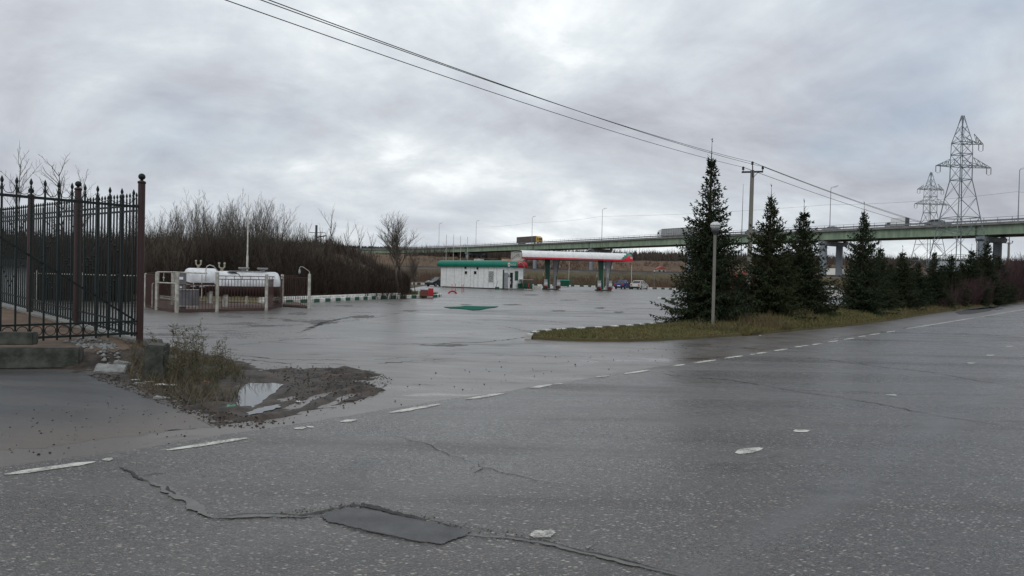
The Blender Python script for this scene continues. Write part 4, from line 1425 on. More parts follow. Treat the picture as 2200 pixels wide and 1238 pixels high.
# ---- red-stemmed shrubs on the right
rs = [tree_proto('red_shrub', '', 'shrub', 300 + i, 3.0, 0.018, M['twig_red'], M['twig_red'], None, stems=22, spread=0.45, up=0.45, kids=(7, 4, 3), levels=2, ratio=0.45, tw=0.010, base_clear=0.12) for i in range(2)]
RL_, RG_ = 'purplish red leafless shrub in the hedge beside the road on the right', 'red stemmed shrubs along the road'
k = 0
def edge_y(px):
    for (x0, y0), (x1, y1) in zip(low_px, low_px[1:] + [(2600, 623.5)]):
        if x0 <= px <= x1:
            return 2400.0 / (y0 + (y1 - y0) * (px - x0) / (x1 - x0) - hor(px))
for px in range(2030, 2330, 11):
    for row in range(3):
        Y = edge_y(px) + 3.2 + row * 4.0 + R.uniform(-0.9, 0.9)
        b = XY(px + R.uniform(-5, 5), Y)
        ty = np.interp(px, [2030, 2055, 2080, 2130, 2180, 2230, 2330], [618, 602, 588, 573, 562, 555, 550]) + (2 - row) * 12 + R.uniform(-7, 7)
        hgt = max(0.8, P(px, ty, Y).z)
        put(rs[k % 2], (b.x, b.y, 0), R.uniform(0, 6.28), (hgt / 2.9 * 0.95, hgt / 2.9 * 0.95, hgt / 2.9), RL_, RG_)
        k += 1
hp = [XY(px, edge_y(px) + 2.5) for px in (2030, 2080, 2140, 2200, 2270, 2330)] + [XY(px, edge_y(px) + 14) for px in (2330, 2270, 2200, 2140, 2080, 2040)]
q = scatter([(p.x, p.y) for p in hp], 12000, 41)
q = np.concatenate([q, np.zeros((len(q), 1))], 1)
_scrub('undergrowth', q, np.random.default_rng(2).uniform(0.8, 3.0, len(q)), 0.022, M['twig_red'], 'thin red stems filling the hedge beside the road', np.random.default_rng(3))


# ---- weeds by the concrete block
def weed(seed, H, stems, leafy):
    rr = random.Random(seed)
    st = MB(); V, Fc = [], []
    for s in range(stems):
        a = rr.uniform(0, 6.28); ln = rr.uniform(0.05, 0.45)
        h = H * rr.uniform(0.55, 1.0)
        pts = [Vector((rr.gauss(0, .05), rr.gauss(0, .05), -0.02))]
        d = Vector((math.cos(a) * ln, math.sin(a) * ln, 1)).normalized()
        for i in range(5):
            d = (d + Vector((rr.gauss(0, .08), rr.gauss(0, .08), -0.02))).normalized()
            pts.append(pts[-1] + d * h / 5)
        st.tube(pts, [0.005, 0.0045, 0.004, 0.003, 0.0025, 0.0015], 4, cap=False)
        for i in range(1, 6):
            for k in range(leafy):
                t = rr.random()
                b = pts[i - 1].lerp(pts[i], t)
                aa = rr.uniform(0, 6.28)
                bd = Vector((math.cos(aa), math.sin(aa), rr.uniform(0.1, 0.9))).normalized()
                bl = rr.uniform(0.05, 0.20) * (1.2 - 0.12 * i)
                st.tube([b, b + bd * bl], [0.0022, 0.001], 3, cap=False)
                for m in range(4):
                    p = b + bd * bl * (0.25 + 0.25 * m)
                    ld = (bd + Vector((rr.gauss(0, .7), rr.gauss(0, .7), rr.gauss(0, .5)))).normalized()
                    sx = ld.cross(Vector((rr.gauss(0, 1), rr.gauss(0, 1), 1))).normalized()
                    l, w = rr.uniform(0.02, 0.05), rr.uniform(0.005, 0.011)
                    q = len(V)
                    V.extend([tuple(p), tuple(p + ld * l * .5 + sx * w), tuple(p + ld * l), tuple(p + ld * l * .5 - sx * w)])
                    Fc.append((q, q + 1, q + 2, q + 3))
    return st, V, Fc


wd = []
for i in range(4):
    t = thing('weed_plant', '', 'weed')
    st, V, Fc = weed(400 + i, 1.0, 8, 5)
    st.build('stem', M['weed_stem'], t)
    np_mesh('leaf', V, Fc, [M['weed']], t).name = 'foliage'
    wd.append(t)
WG = 'weeds growing on the mud bank'
WS = [(352, 800, 0.82, 'weed clump close against the right side of the concrete block'), (385, 806, 1.02, 'tallest weed, leaning over the forecourt behind the concrete block'), (425, 800, 0.98, 'tall weed second to the right of the concrete block'), (372, 822, 0.62, 'low bushy weed at the front of the clump by the concrete block'), (412, 828, 0.60, 'low bushy weed in the middle front of the clump'), (452, 815, 0.64, 'bushy weed near the right of the clump, over the pink litter'), (482, 806, 0.78, 'weed with one long leaning stem at the right end of the clump'), (505, 818, 0.42, 'smallest weed, closest to the large puddle'), (340, 790, 0.62, 'weed growing behind the concrete block'), (440, 842, 0.40, 'short weed just left of the large puddle'), (286, 790, 0.5, 'weed clump on the left of the concrete block'), (405, 796, 0.70, 'bushy weed in the back middle of the clump'), (465, 832, 0.48, 'short bushy weed by the green bag')]
for i, (px, py, h, lab) in enumerate(WS):
    p = G(px, py)
    z = dirt_z(p.x, p.y)
    p = G(px, py, z)
    put(wd[i % 4], (p.x, p.y, z - 0.01), R.uniform(0, 6.28), (h * 0.85, h * 0.85, h * 0.88), lab, WG)

# ================================================================== IRON FENCE AND GATE
def ang(v):
    return math.atan2(v.y, v.x)


def finial(mb, x, y, z, s=1.0):
    mb.lathe([(0.010 * s, 0), (0.018 * s, 0.02 * s), (0.010 * s, 0.035 * s), (0.024 * s, 0.07 * s), (0.026 * s, 0.095 * s), (0.012 * s, 0.135 * s), (0.001, 0.16 * s)], (x, y, z), 7)


def arc(mb, c, r, a0, a1, n, w, axis_y=0.0):
    pts = [(c[0] + r * math.cos(a0 + (a1 - a0) * i / n), axis_y, c[1] + r * math.sin(a0 + (a1 - a0) * i / n)) for i in range(n + 1)]
    mb.tube(pts, w, 5, cap=True)


gate = thing('iron_gate', 'near wrought iron gate panel with a row of rings along its bottom', 'gate', (PG.x, PG.y, 0), ang(GD))
GLEN = 5.2
SPC = 0.203
nb = int(GLEN / SPC)
for z0, z1 in ((0.40, 0.44), (0.62, 0.655), (2.74, 2.785)):
    MB().box(0.06, GLEN, -0.018, 0.018, z0, z1).build('rail', M['iron'], gate)
for i in range(nb):
    x = 0.14 + i * SPC
    sp_ = MB()
    sp_.bar((x, 0, 0.36), (x, 0, 2.93), 0.026, 0.026, up=(0, 1, 0))
    finial(sp_, x, 0, 2.92)
    for sg in (-1, 1):
        sp_.tube([(x, 0, 2.86), (x + sg * 0.020, 0, 2.89), (x + sg * 0.038, 0, 2.935)], [0.009, 0.007, 0.003], 5)
    sp_.build('spear', M['iron'], gate)
    if i < nb - 1:
        q_ = MB(); arc(q_, (x + SPC / 2, 2.885), SPC * 0.40, PI * 1.0, PI * 2.0, 12, 0.006); q_.build('scroll', M['iron'], gate)
        q_ = MB(); arc(q_, (x + SPC / 2, 0.53), 0.080, 0, 2 * PI, 18, 0.007); q_.build('ring', M['iron'], gate)
for a_, b_ in (((0.08, -0.03, 0.66), (2.6, -0.03, 2.35)), ((5.0, -0.03, 2.72), (2.5, -0.03, 2.36)), ((2.2, -0.03, 0.66), (4.6, -0.03, 1.1))):
    MB().bar(a_, b_, 0.03, 0.03).build('brace', M['iron'], gate)

# corner post with a ball cap, standing apart from the gate
def iron_post(loc, z0, z1, r, label, group='red brown posts of the iron fence'):
    t = thing('fence_post', label, 'post', loc, 0, group)
    s = MB(); s.lathe([(r, z0), (r, z1)], n=18); s.lathe([(r, z1), (r * 1.16, z1), (r * 1.16, z1 + 0.035), (r * 0.4, z1 + 0.06)], n=18)
    s.build('shaft', M['post_red'], t)
    c = MB(); c.lathe([(r * 0.35, z1 + 0.05), (r * 0.35, z1 + 0.075)], n=10); c.ball((0, 0, z1 + 0.125), 0.062, 14)
    c.build('ball_cap', M['iron'], t)
    return t


iron_post((PG.x, PG.y, 0), 0.0, 3.20, 0.062, 'tallest red brown fence post with a ball cap, behind the concrete block')
p2, p3 = XY(166, 14.5), XY(65, 16.0)
d23 = (p3 - p2)
iron_post((p2.x, p2.y, 0), 0.2, 3.22, 0.062, 'middle red brown fence post with a ball cap')
iron_post((p3.x, p3.y, 0), 0.2, 3.22, 0.062, 'red brown fence post with a ball cap, farthest left')
p4 = p3 + d23
iron_post((p4.x, p4.y, 0), 0.2, 3.22, 0.062, 'red brown fence post beyond the left end of the gate')

pl_ = [PG, p2, p3, p4, p4 + d23, p4 + d23 * 2]
fence = thing('iron_fence', 'dark green spear topped iron fence running back from the corner post', 'fence', (PG.x, PG.y, 0), 0)
pb = MB()
for i in range(5):
    a, b = pl_[i] - PG, pl_[i + 1] - PG
    d = (b - a); l = d.length; d.normalize()
    za, zb = float(yard_level(pl_[i].x, pl_[i].y)), float(yard_level(pl_[i + 1].x, pl_[i + 1].y))
    f = MB()
    nb = int(round(l / 0.125))
    for k in range(nb):
        t = (k + 0.5) / nb
        p = a.lerp(b, t); zz = za + (zb - za) * t
        f.bar((p.x, p.y, zz + 0.08), (p.x, p.y, 2.93), 0.022, 0.022, up=(0, 1, 0))
        finial(f, p.x, p.y, 2.92, 0.8)
    for h0 in (0.12, 0.32):
        f.bar((a.x, a.y, za + h0), (b.x, b.y, zb + h0), 0.035, 0.035)
    for h0 in (2.70, 2.80):
        f.bar((a.x, a.y, h0), (b.x, b.y, h0), 0.03, 0.035)
    # small scrolls that form a V in each bay
    m = a.lerp(b, 0.5)
    for q in range(-6, 7):
        w = a.lerp(b, 0.5 + q * 0.055)
        zc_ = 1.15 + abs(q) * 0.11
        f.ball((w.x, w.y, zc_), 0.026, 6)
        zc_ = 2.25 - abs(q) * 0.10
        f.ball((w.x, w.y, zc_), 0.026, 6)
    f.build('fence_panel', M['iron'], fence)
    s = Vector((-d.y, d.x, 0)) * 0.08
    v = []
    for pt, z in ((a, za), (b, zb)):
        for sg in (-1, 1):
            v += [(pt.x + s.x * sg, pt.y + s.y * sg, -0.05), (pt.x + s.x * sg, pt.y + s.y * sg, z + 0.03)]
    pb.add(v, [(0, 4, 5, 1), (2, 3, 7, 6), (1, 5, 7, 3), (0, 1, 3, 2), (4, 6, 7, 5)])
pb.build('plinth', M['concrete'], fence)


def rough_block(name, sx, sy, sz, mat, seed, jit=0.012, parent=None, bev=0.02, sub=6):
    me = bpy.data.meshes.new(name)
    bm = bmesh.new()
    bmesh.ops.create_cube(bm, size=1.0)
    bmesh.ops.scale(bm, vec=(sx, sy, sz), verts=bm.verts)
    bmesh.ops.bevel(bm, geom=bm.edges[:], offset=bev, segments=2, affect='EDGES')
    bmesh.ops.subdivide_edges(bm, edges=bm.edges[:], cuts=sub - 3, use_grid_fill=True)
    for v in bm.verts:
        n = mnoise.noise_vector(v.co * 3.5 + Vector((seed * 3.3, 0, 0)))
        v.co += n * jit
        v.co.z += 0
    bmesh.ops.translate(bm, vec=(0, 0, sz / 2), verts=bm.verts)
    bm.to_mesh(me); bm.free()
    me.materials.append(mat)
    o = bpy.data.objects.new(name, me); COL.objects.link(o)
    if parent: o.parent = parent
    return o


g = G(323, 813, 0.03)
o = rough_block('concrete_block', 0.27, 0.30, 0.52, M['concrete_dark'], 1, 0.02)
o.location = (g.x, g.y + 0.15, 0.0); o.rotation_euler = (0.02, 0.04, 0.25)
tag(o, 'mossy grey concrete block standing at the foot of the corner post', 'block')
ka, kb_ = G(-160, 796), G(166, 792)
o = rough_block('kerb_beam', (kb_ - ka).length, 0.22, 0.33, M['concrete_dark'], 2, 0.008, bev=0.02, sub=5)
m_ = (ka + kb_) / 2
o.location = (m_.x, m_.y + 0.12, 0.0); o.rotation_euler = (0, 0, ang(kb_ - ka))
tag(o, 'long grey concrete kerb beam lying along the edge of the driveway', 'beam')
q1, q2 = P(-120, 738, 11.0), P(77, 736, 11.15)
o = rough_block('kerb_beam', (q2 - q1).length, 0.16, 0.20, M['concrete_dark'], 4, 0.006, bev=0.015, sub=5)
m_ = (q1 + q2) / 2
o.location = (m_.x, m_.y, m_.z - 0.02); o.rotation_euler = (0, 0, ang(q2 - q1))
tag(o, 'shorter dark concrete beam lying on the sand at the foot of the gate', 'beam')
for i, (px, py, w, d, h, rx, rz, lab) in enumerate([(238, 800, 0.42, 0.30, 0.10, 0.35, 0.4, 'tilted broken concrete slab lying beside the driveway kerb beam'), (318, 742, 0.5, 0.22, 0.16, 0.1, 0.9, 'pale concrete slab leaning at the corner post'),
                                                    (262, 790, 0.22, 0.2, 0.12, 0.2, 1.4, 'small pale stone left of the concrete block'), (352, 857, 0.2, 0.10, 0.04, 0.05, 0.2, 'flat pale stone at the front edge of the mud bank'), (300, 826, 0.16, 0.09, 0.04, 0.1, 0.1, 'flat pale stone in front of the concrete block')]):
    p = G(px, py); z = dirt_z(p.x, p.y); p = G(px, py, z)
    o = rough_block('rubble_slab', w, d, h, M['rubble'], 10 + i, 0.03, bev=0.015)
    o.location = (p.x, p.y, z - 0.02); o.rotation_euler = (rx, 0.1, rz)
    tag(o, lab, 'stone')
rp_ = [(G(x, y).x, G(x, y).y) for x, y in [(140, 768), (210, 757), (250, 770), (262, 790), (230, 792), (180, 782)]]
p = scatter(rp_, 420, 51)
p = np.concatenate([p, np.array([[dirt_z(a, b) + 0.01] for a, b in p])], 1)
clods('rubble', p, (0.015, 0.07), M['rubble'], 'heap of pale rubble spilling between the kerb beam and the concrete block', 52)

# litter
def crumple(name, w, d, h, mat, seed, label, px, py, rz=0.0):
    rr = random.Random(seed)
    n = 9
    vs, fs = [], []
    for j in range(n):
        for i in range(n):
            x = (i / (n - 1) - .5) * w; y = (j / (n - 1) - .5) * d
            e = 1 - 0.25 * rr.random()
            z = h * (0.25 + 0.75 * abs(mnoise.noise((x / w * 2.6 + seed, y / d * 2.6, seed * 0.7)))) * (1 - 0.5 * max(abs(x / w), abs(y / d)) * 2 * 0.6)
            vs.append((x * e, y * e, z))
    for j in range(n - 1):
        for i in range(n - 1):
            fs.append((j * n + i, j * n + i + 1, (j + 1) * n + i + 1, (j + 1) * n + i))
    mb = MB(); mb.add(vs, fs, 0, False)
    b = len(vs)
    mb.add([(x, y, z - 0.004) for x, y, z in vs], [f[::-1] for f in fs])
    p = G(px, py); z = dirt_z(p.x, p.y); p = G(px, py, z)
    o = mb.build(name, mat, None, (p.x, p.y, z + 0.004))
    o.rotation_euler = (0, 0, rz)
    return tag(o, label, 'litter')


M['plastic_green'] = pmat('green_plastic', (0.03, 0.26, 0.14), (0.02, 0.18, 0.10), 20, 0.35)
M['plastic_pink'] = pmat('pink_plastic', (0.55, 0.18, 0.16), (0.4, 0.12, 0.1), 20, 0.4)
M['paper'] = pmat('wet_paper', (0.6, 0.59, 0.56), (0.42, 0.41, 0.38), 20, 0.6)
crumple('plastic_bag', 0.12, 0.09, 0.06, M['plastic_green'], 3, 'small crumpled green plastic bag in the mud by the puddle', 498, 876, 0.3)
crumple('plastic_wrapper', 0.10, 0.06, 0.05, M['plastic_pink'], 5, 'pink plastic wrapper lying among the weeds', 441, 824, 0.2)
crumple('paper_scrap', 0.16, 0.07, 0.04, M['paper'], 7, 'white paper scrap just right of the concrete block', 324, 822, 0.5)
crumple('paper_scrap', 0.30, 0.07, 0.04, M['paper'], 8, 'long white paper scrap lying before the weeds', 356, 829, -0.1)
crumple('paper_scrap', 0.13, 0.05, 0.03, M['paper'], 9, 'white paper scrap on the stones left of the concrete block', 290, 818, 0.1)
crumple('paper_scrap', 0.07, 0.05, 0.04, M['paper'], 12, 'tiny pale scrap on the churned mud right of the puddles', 642, 866, 0.1)
crumple('paper_scrap', 0.10, 0.06, 0.03, M['paper'], 13, 'white scrap on the grass tip before the spruces', 1298, 711, 0.1)
crumple('paper_scrap', 0.10, 0.06, 0.03, M['paper'], 14, 'white scrap at the front edge of the grass tip', 1296, 729, 0.1)
crumple('paper_scrap', 0.10, 0.06, 0.03, M['paper'], 15, 'white scrap at the verge edge right of the globe lamp', 1634, 722, 0.1)
# the green sheet lying on the wet forecourt
gsp = [(955, 660.5), (985, 659.5), (1000, 658), (1040, 659), (1071, 659), (1064, 661), (1046, 663), (1030, 666.5), (1015, 667), (1003, 665), (985, 663.5), (968, 663)]
M['tarp'] = pmat('green_tarpaulin', (0.003, 0.115, 0.070), (0.002, 0.08, 0.05), 2, 0.9, spec=0.08, world=True)
o = MB().prism(blob(gsp, 0.01, 0.02, 3), 0.004, 0.03).build('tarpaulin', M['tarp'])
tag(o, 'dark green tarpaulin lying flat on the wet forecourt', 'tarpaulin')

# ================================================================== shed and white perimeter fence at the left
SA, SB = XY(-160, 23.0), XY(58, 24.5)
sh_ = thing('metal_shed', 'pale corrugated metal shed with a dark flat roof behind the iron fence', 'shed', (SA.x, SA.y, 0), ang(SB - SA))
ln = (SB - SA).length
w = MB()
k = int(ln / 0.09)
for sgn, y0 in ((1, 0.0),):
    vs = []
    for i in range(k + 1):
        x = ln * i / k
        y = 0.03 if i % 2 else 0.0
        vs += [(x, y, 0), (x, y, 1.62)]
    w.add(vs, [(2 * i, 2 * i + 2, 2 * i + 3, 2 * i + 1) for i in range(k)])
vs = []
for i in range(25):
    y = 2.4 * i / 24; x = ln - (0.03 if i % 2 else 0.0)
    vs += [(x, y, 0), (x, y, 1.62)]
w.add(vs, [(2 * i, 2 * i + 2, 2 * i + 3, 2 * i + 1) for i in range(24)])
w.build('wall', pmat('corrugated_pale', (0.46, 0.48, 0.50), (0.34, 0.36, 0.38), 1.2, 0.5), sh_)
rf = MB(); rf.box(-0.1, ln + 0.14, -0.14, 2.6, 1.62, 1.86)
rf.build('roof', M['dark_steel'], sh_)

WPX = [(-60, 29.5), (78, 31.0), (175, 31.0), (262, 30.5), (313, 30.0)]
wf = thing('perimeter_fence', 'low perimeter fence of white posts and dark mesh behind the iron fence', 'fence', (0, 0, 0))
pp = [XY(*q) for q in WPX]
for i, p in enumerate(pp):
    MB().lathe([(0.045, -0.05), (0.045, 1.42), (0.02, 1.46)], (p.x, p.y, 0), 10).build('post', M['dirty_white'], wf)
for i in range(len(pp) - 1):
    a, b = pp[i], pp[i + 1]
    mb = MB()
    mb.bar((a.x, a.y, 1.33), (b.x, b.y, 1.33), 0.03, 0.04)
    mb.build('rail', M['dirty_white'], wf)
    mb = MB()
    n = int((b - a).length / 0.12)
    for k in range(n):
        q = a.lerp(b, (k + .5) / n)
        mb.bar((q.x, q.y, 0.12), (q.x, q.y, 1.31), 0.014, 0.014, up=(0, 1, 0))
    mb.bar((a.x, a.y, 0.12), (b.x, b.y, 0.12), 0.03, 0.03)
    mb.build('bars', M['dark_steel'], wf)
for px, Y, h, lab in ((262, 29.6, 1.75, 'thin white pipe standing before the perimeter fence, left one of two'), (284, 29.2, 2.0, 'thin white pipe standing before the perimeter fence, right one of two')):
    p = XY(px, Y)
    o = MB().lathe([(0.022, -0.05), (0.022, h), (0.004, h + 0.02)], (0, 0, 0), 8).build('pipe', M['dirty_white'], None, (p.x, p.y, 0))
    tag(o, lab, 'pipe')

# ================================================================== TANK ENCLOSURE
EN = {'a': XY(313, 30.0), 'b': XY(338, 28.0), 'c': XY(381, 26.4), 'd': XY(467, 27.6), 'e': XY(573, 29.2), 'f': XY(607, 33.0), 'g': XY(665, 31.8), 'h': XY(372, 31.0)}
ef = thing('tank_fence', 'rusty maroon bar fence on white posts around the two tanks', 'fence', (0, 0, 0))
TOPZ = 1.46
for k_ in 'bcdefgh':
    p = EN[k_]
    mb = MB()
    mb.box(p.x - 0.055, p.x + 0.055, p.y - 0.055, p.y + 0.055, -0.05, TOPZ + (0.10 if k_ in 'dg' else 0.06))
    mb.build('post', M['dirty_white'], ef)


def bar_panel(a, b, top, name='panel', full=True, mat=None, low=0.10, gap=0.13):
    mb = MB()
    n = max(2, int((b - a).length / gap))
    for k in range(n):
        q = a.lerp(b, (k + .5) / n)
        mb.bar((q.x, q.y, low), (q.x, q.y, top - (0 if full else 0.13)), 0.016, 0.016, up=(0, 1, 0))
    for z in ((low, top, top - 0.13) if not full else (low, top)):
        mb.bar((a.x, a.y, z), (b.x, b.y, z), 0.03, 0.03)
    if not full:
        for k in range(5):
            q = a.lerp(b, (k + 1) / 6)
            mb.bar((q.x, q.y, top - 0.13), (q.x, q.y, top), 0.016, 0.016, up=(0, 1, 0))
    return mb.build(name, mat or M['maroon'], ef)


bar_panel(EN['a'], EN['b'], 1.40)
bar_panel(EN['b'], EN['c'], 1.08)
bar_panel(EN['c'], EN['d'], 1.06)
bar_panel(EN['d'], EN['e'], 1.42, full=False)
bar_panel(EN['e'], EN['f'], 1.42, full=False)
bar_panel(EN['f'], EN['g'], 1.40)
back = [EN['a'], XY(330, 36), XY(500, 38), XY(640, 37), EN['g']]
for i in range(3):
    bar_panel(back[i], back[i + 1], 1.45, gap=0.22)
mb = MB()
a, b = EN['b'], EN['h']
for (u, v, z0, z1) in ((EN['b'], EN['h'], 1.52, 1.52), (EN['h'], XY(445, 31.0), 1.52, 1.50), (EN['b'], EN['c'], 1.10, 1.10)):
    mb.tube([(u.x, u.y, z0), (v.x, v.y, z1)], 0.028, 8)
mb.build('top_rail', M['dirty_white'], ef)
# earth kerb under the fence
ring = [EN['b'], EN['c'], EN['d'], EN['e'], EN['f'], EN['g'], XY(640, 37), XY(500, 38), XY(330, 36), EN['a']]
struct(MB().prism([(p.x, p.y) for p in ring], -0.05, 0.07).build('tank_pad', pmat('oily_earth', (0.055, 0.036, 0.028), (0.10, 0.062, 0.045), 1.2, 0.9, 0.4, 12, world=True)))


def make_tank(label, loc, rz, Ltank, rad, zc):
    t = thing('gas_tank', label, 'tank', loc, rz, 'white gas tanks in the fenced enclosure')
    sh_ = MB()
    n = 32
    prof = [(0.0, 0.02), (0.02, 0.45), (0.05, 0.72), (0.10, 0.90), (0.17, 0.98), (0.22, 1.0)]
    xs_ = [x for x, _ in prof] + [Ltank - x for x, _ in reversed(prof)]
    rr = [r for _, r in prof] + [r for _, r in reversed(prof)]
    vs, fs = [], []
    for x, r in zip(xs_, rr):
        for j in range(n):
            a = 2 * PI * j / n
            vs.append((x, rad * r * math.cos(a), zc + rad * r * math.sin(a)))
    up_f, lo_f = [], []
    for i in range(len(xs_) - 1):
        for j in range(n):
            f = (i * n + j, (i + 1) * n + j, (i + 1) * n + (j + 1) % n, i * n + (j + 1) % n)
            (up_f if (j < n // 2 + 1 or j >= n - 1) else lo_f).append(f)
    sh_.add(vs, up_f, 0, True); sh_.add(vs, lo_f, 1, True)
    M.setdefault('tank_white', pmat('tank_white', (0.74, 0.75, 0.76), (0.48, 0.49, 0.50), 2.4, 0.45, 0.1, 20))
    M.setdefault('tank_low', pmat('tank_dark_brown', (0.085, 0.050, 0.045), (0.05, 0.034, 0.032), 3, 0.6, 0.2, 20))  # plain dark brown for the shell faces below mid-height
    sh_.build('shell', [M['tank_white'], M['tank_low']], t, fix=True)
    for x in (0.42, Ltank - 0.42):
        s = MB(); s.box(x - 0.09, x + 0.09, -0.26, 0.10, 0.05, zc - rad * 0.80)
        s.build('saddle', M['dirty_white'], t)
    return t


TA, TB = XY(462, 30.0), XY(601, 31.4)
TL_ = (TB - TA).length
TR = 0.54; TZ = 1.08
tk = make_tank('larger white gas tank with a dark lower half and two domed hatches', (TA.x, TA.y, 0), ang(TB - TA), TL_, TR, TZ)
for x in (TL_ * 0.43, TL_ * 0.72):
    h = MB(); h.lathe([(0.10, 0), (0.10, 0.10), (0.19, 0.12), (0.20, 0.155), (0.235, 0.16), (0.235, 0.185), (0.0, 0.20)], (x, -0.05, TZ + TR - 0.03), 20)
    for q in range(12):
        a = q * PI / 6
        h.box(x + 0.2 * math.cos(a) - .018, x + 0.2 * math.cos(a) + .018, -0.05 + 0.2 * math.sin(a) - .018, -0.05 + 0.2 * math.sin(a) + .018, TZ + TR + 0.10, TZ + TR + 0.185)
    h.build('hatch', M['grey'], t if False else tk)
pf = MB(); pf.box(TL_ * 0.22, TL_ * 0.70, -0.2, 0.12, TZ + TR - 0.01, TZ + TR + 0.02)
pf.build('walkway', M['dirty_white'], tk)
hs = MB(); hs.tube([(0.25 * TL_, -0.28, TZ + TR * 0.86), (0.33 * TL_, -0.36, TZ + TR * 0.80), (0.36 * TL_, -0.50, TZ + TR * 0.5), (0.355 * TL_, -0.585, TZ), (0.36 * TL_, -0.60, 0.5)], 0.012, 6)
hs.build('hose', M['black'], tk)
bg_ = MB(); bg_.lathe([(0.0, 0), (0.14, 0.02), (0.2, 0.05), (0.1, 0.09), (0.0, 0.1)], (0.24 * TL_, -0.25, TZ + TR * 0.84), 12)
bg_.build('cover_sheet', M['dark_steel'], tk)
T2, T3 = XY(396, 32.6), XY(470, 33.6)
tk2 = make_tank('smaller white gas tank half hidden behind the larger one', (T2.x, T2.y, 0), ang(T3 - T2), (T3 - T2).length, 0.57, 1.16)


def valve(parent, x, y, z):
    v = MB()
    v.tube([(x, y, z), (x, y, z + 0.14)], 0.035, 8); v.lathe([(0.07, 0), (0.07, 0.025)], (x, y, z + 0.05), 10); v.lathe([(0.07, 0.0), (0.07, 0.02), (0, 0.02)], (x, y, z + 0.10), 10)
    v.tube([(x - 0.11, y, z + 0.36), (x - 0.11, y, z + 0.22), (x - 0.06, y, z + 0.16), (x + 0.06, y, z + 0.16), (x + 0.11, y, z + 0.22), (x + 0.11, y, z + 0.36)], 0.03, 8)
    for s in (-1, 1):
        v.lathe([(0.045, 0), (0.045, 0.05), (0.03, 0.07)], (x + s * 0.11, y, z + 0.34), 8)
    return v.build('valve', pmat('brass_cream', (0.42, 0.33, 0.19), (0.5, 0.46, 0.38), 9, 0.45) if 'brass' not in M else M['brass'], parent)


M['brass'] = pmat('aged_brass', (0.30, 0.25, 0.16), (0.40, 0.37, 0.31), 9, 0.45)
valve(tk2, (T3 - T2).length * 0.40, 0, 1.16 + 0.54)
valve(tk, TL_ * 0.10, 0.0, TZ + TR * 0.92)
pv = MB(); pv.tube([(-0.35, 0.1, 1.15), (-0.35, 0.1, 1.68), (-0.30, 0.1, 1.81), (-0.20, 0.1, 1.86), (-0.05, 0.1, 1.81), (0.12, 0.1, 1.62)], 0.022, 8)
pv.build('vent_pipe', M['dirty_white'], tk)

# mast behind the tank
p = XY(531, 33.0)
ms = thing('lightning_mast', 'tall thin white lightning mast rising behind the larger tank', 'mast', (p.x, p.y, 0))
MB().lathe([(0.05, 0), (0.05, 2.4), (0.035, 2.42), (0.03, 4.2), (0.012, 4.22), (0.008, 5.2), (0.001, 5.25)], n=10).build('pole', M['dirty_white'], ms)
MB().lathe([(0.09, 0), (0.09, 0.05)], n=10).build('base', M['dirty_white'], ms)

# filling column and pipework inside the enclosure
p = XY(392, 27.2)
dp = thing('gas_dispenser', 'tall grey gas dispenser cabinet behind the maroon bars', 'dispenser', (p.x, p.y, 0), 0.25)
mb = MB(); mb.box(-0.16, 0.12, -0.14, 0.14, 0.05, 1.50); mb.build('column', M['mid_grey'], dp)
mb = MB(); mb.box(-0.14, 0.58, -0.20, 0.16, 0.24, 0.84); mb.build('cabinet', M['mid_grey'], dp)
mb = MB(); mb.box(-0.18, 0.60, -0.225, 0.18, 0.842, 0.87); mb.build('cabinet_top', M['grey'], dp)
mb = MB(); mb.box(-0.10, 0.06, -0.15, -0.142, 1.25, 1.35); mb.box(-0.06, 0.02, -0.15, -0.142, 0.92, 0.98); mb.box(-0.06, 0.02, -0.15, -0.142, 0.72, 0.78); mb.build('gauge', M['white'], dp)
mb = MB()
for x in (-0.12, 0.56): mb.box(x - 0.02, x + 0.02, -0.18, 0.14, 0.07, 0.24)
mb.box(-0.14, 0.58, -0.21, -0.18, 0.205, 0.24)
mb.build('stand', M['dirty_white'], dp)
p = XY(330, 29.0)
pw = thing('pipework', 'white pipes and valves between the dispenser and the tanks', 'pipes', (p.x, p.y, 0))
mb = MB()
q0 = XY(328, 28.6) - p; q1 = XY(380, 28.2) - p; q2 = XY(440, 29.2) - p; q3 = XY(462, 29.8) - p
mb.tube([(q0.x, q0.y, 0.05), (q0.x, q0.y, 1.02), (q0.x + .05, q0.y, 1.06), (q1.x, q1.y, 1.06), (q2.x, q2.y, 0.98), (q3.x, q3.y, 0.98)], 0.024, 8)
q4, q5 = XY(416, 28.8) - p, XY(434, 28.8) - p
mb.tube([(q4.x, q4.y, 0.4), (q4.x, q4.y, 1.12)], 0.02, 8); mb.tube([(q5.x, q5.y, 0.5), (q5.x, q5.y, 1.45)], 0.02, 8)
q6, q7 = XY(345, 29.6) - p, XY(378, 29.2) - p
mb.tube([(q6.x, q6.y, 0.42), (q7.x, q7.y, 0.36)], 0.03, 8); mb.tube([(q6.x, q6.y, 0.5), (q7.x, q7.y, 0.46)], 0.02, 8)
q8 = XY(352, 28.9) - p
mb.tube([(q8.x, q8.y, 1.5), (q8.x, q8.y, 1.15)], 0.016, 6); mb.ball((q8.x, q8.y, 1.28), 0.045, 8)
mb.build('pipes', M['dirty_white'], pw)
mb = MB()
for q in (q4, q5, q1):
    mb.box(q.x - 0.09, q.x + 0.09, q.y - 0.07, q.y + 0.07, 0.93, 1.0)
mb.build('valves', M['grey'], pw)
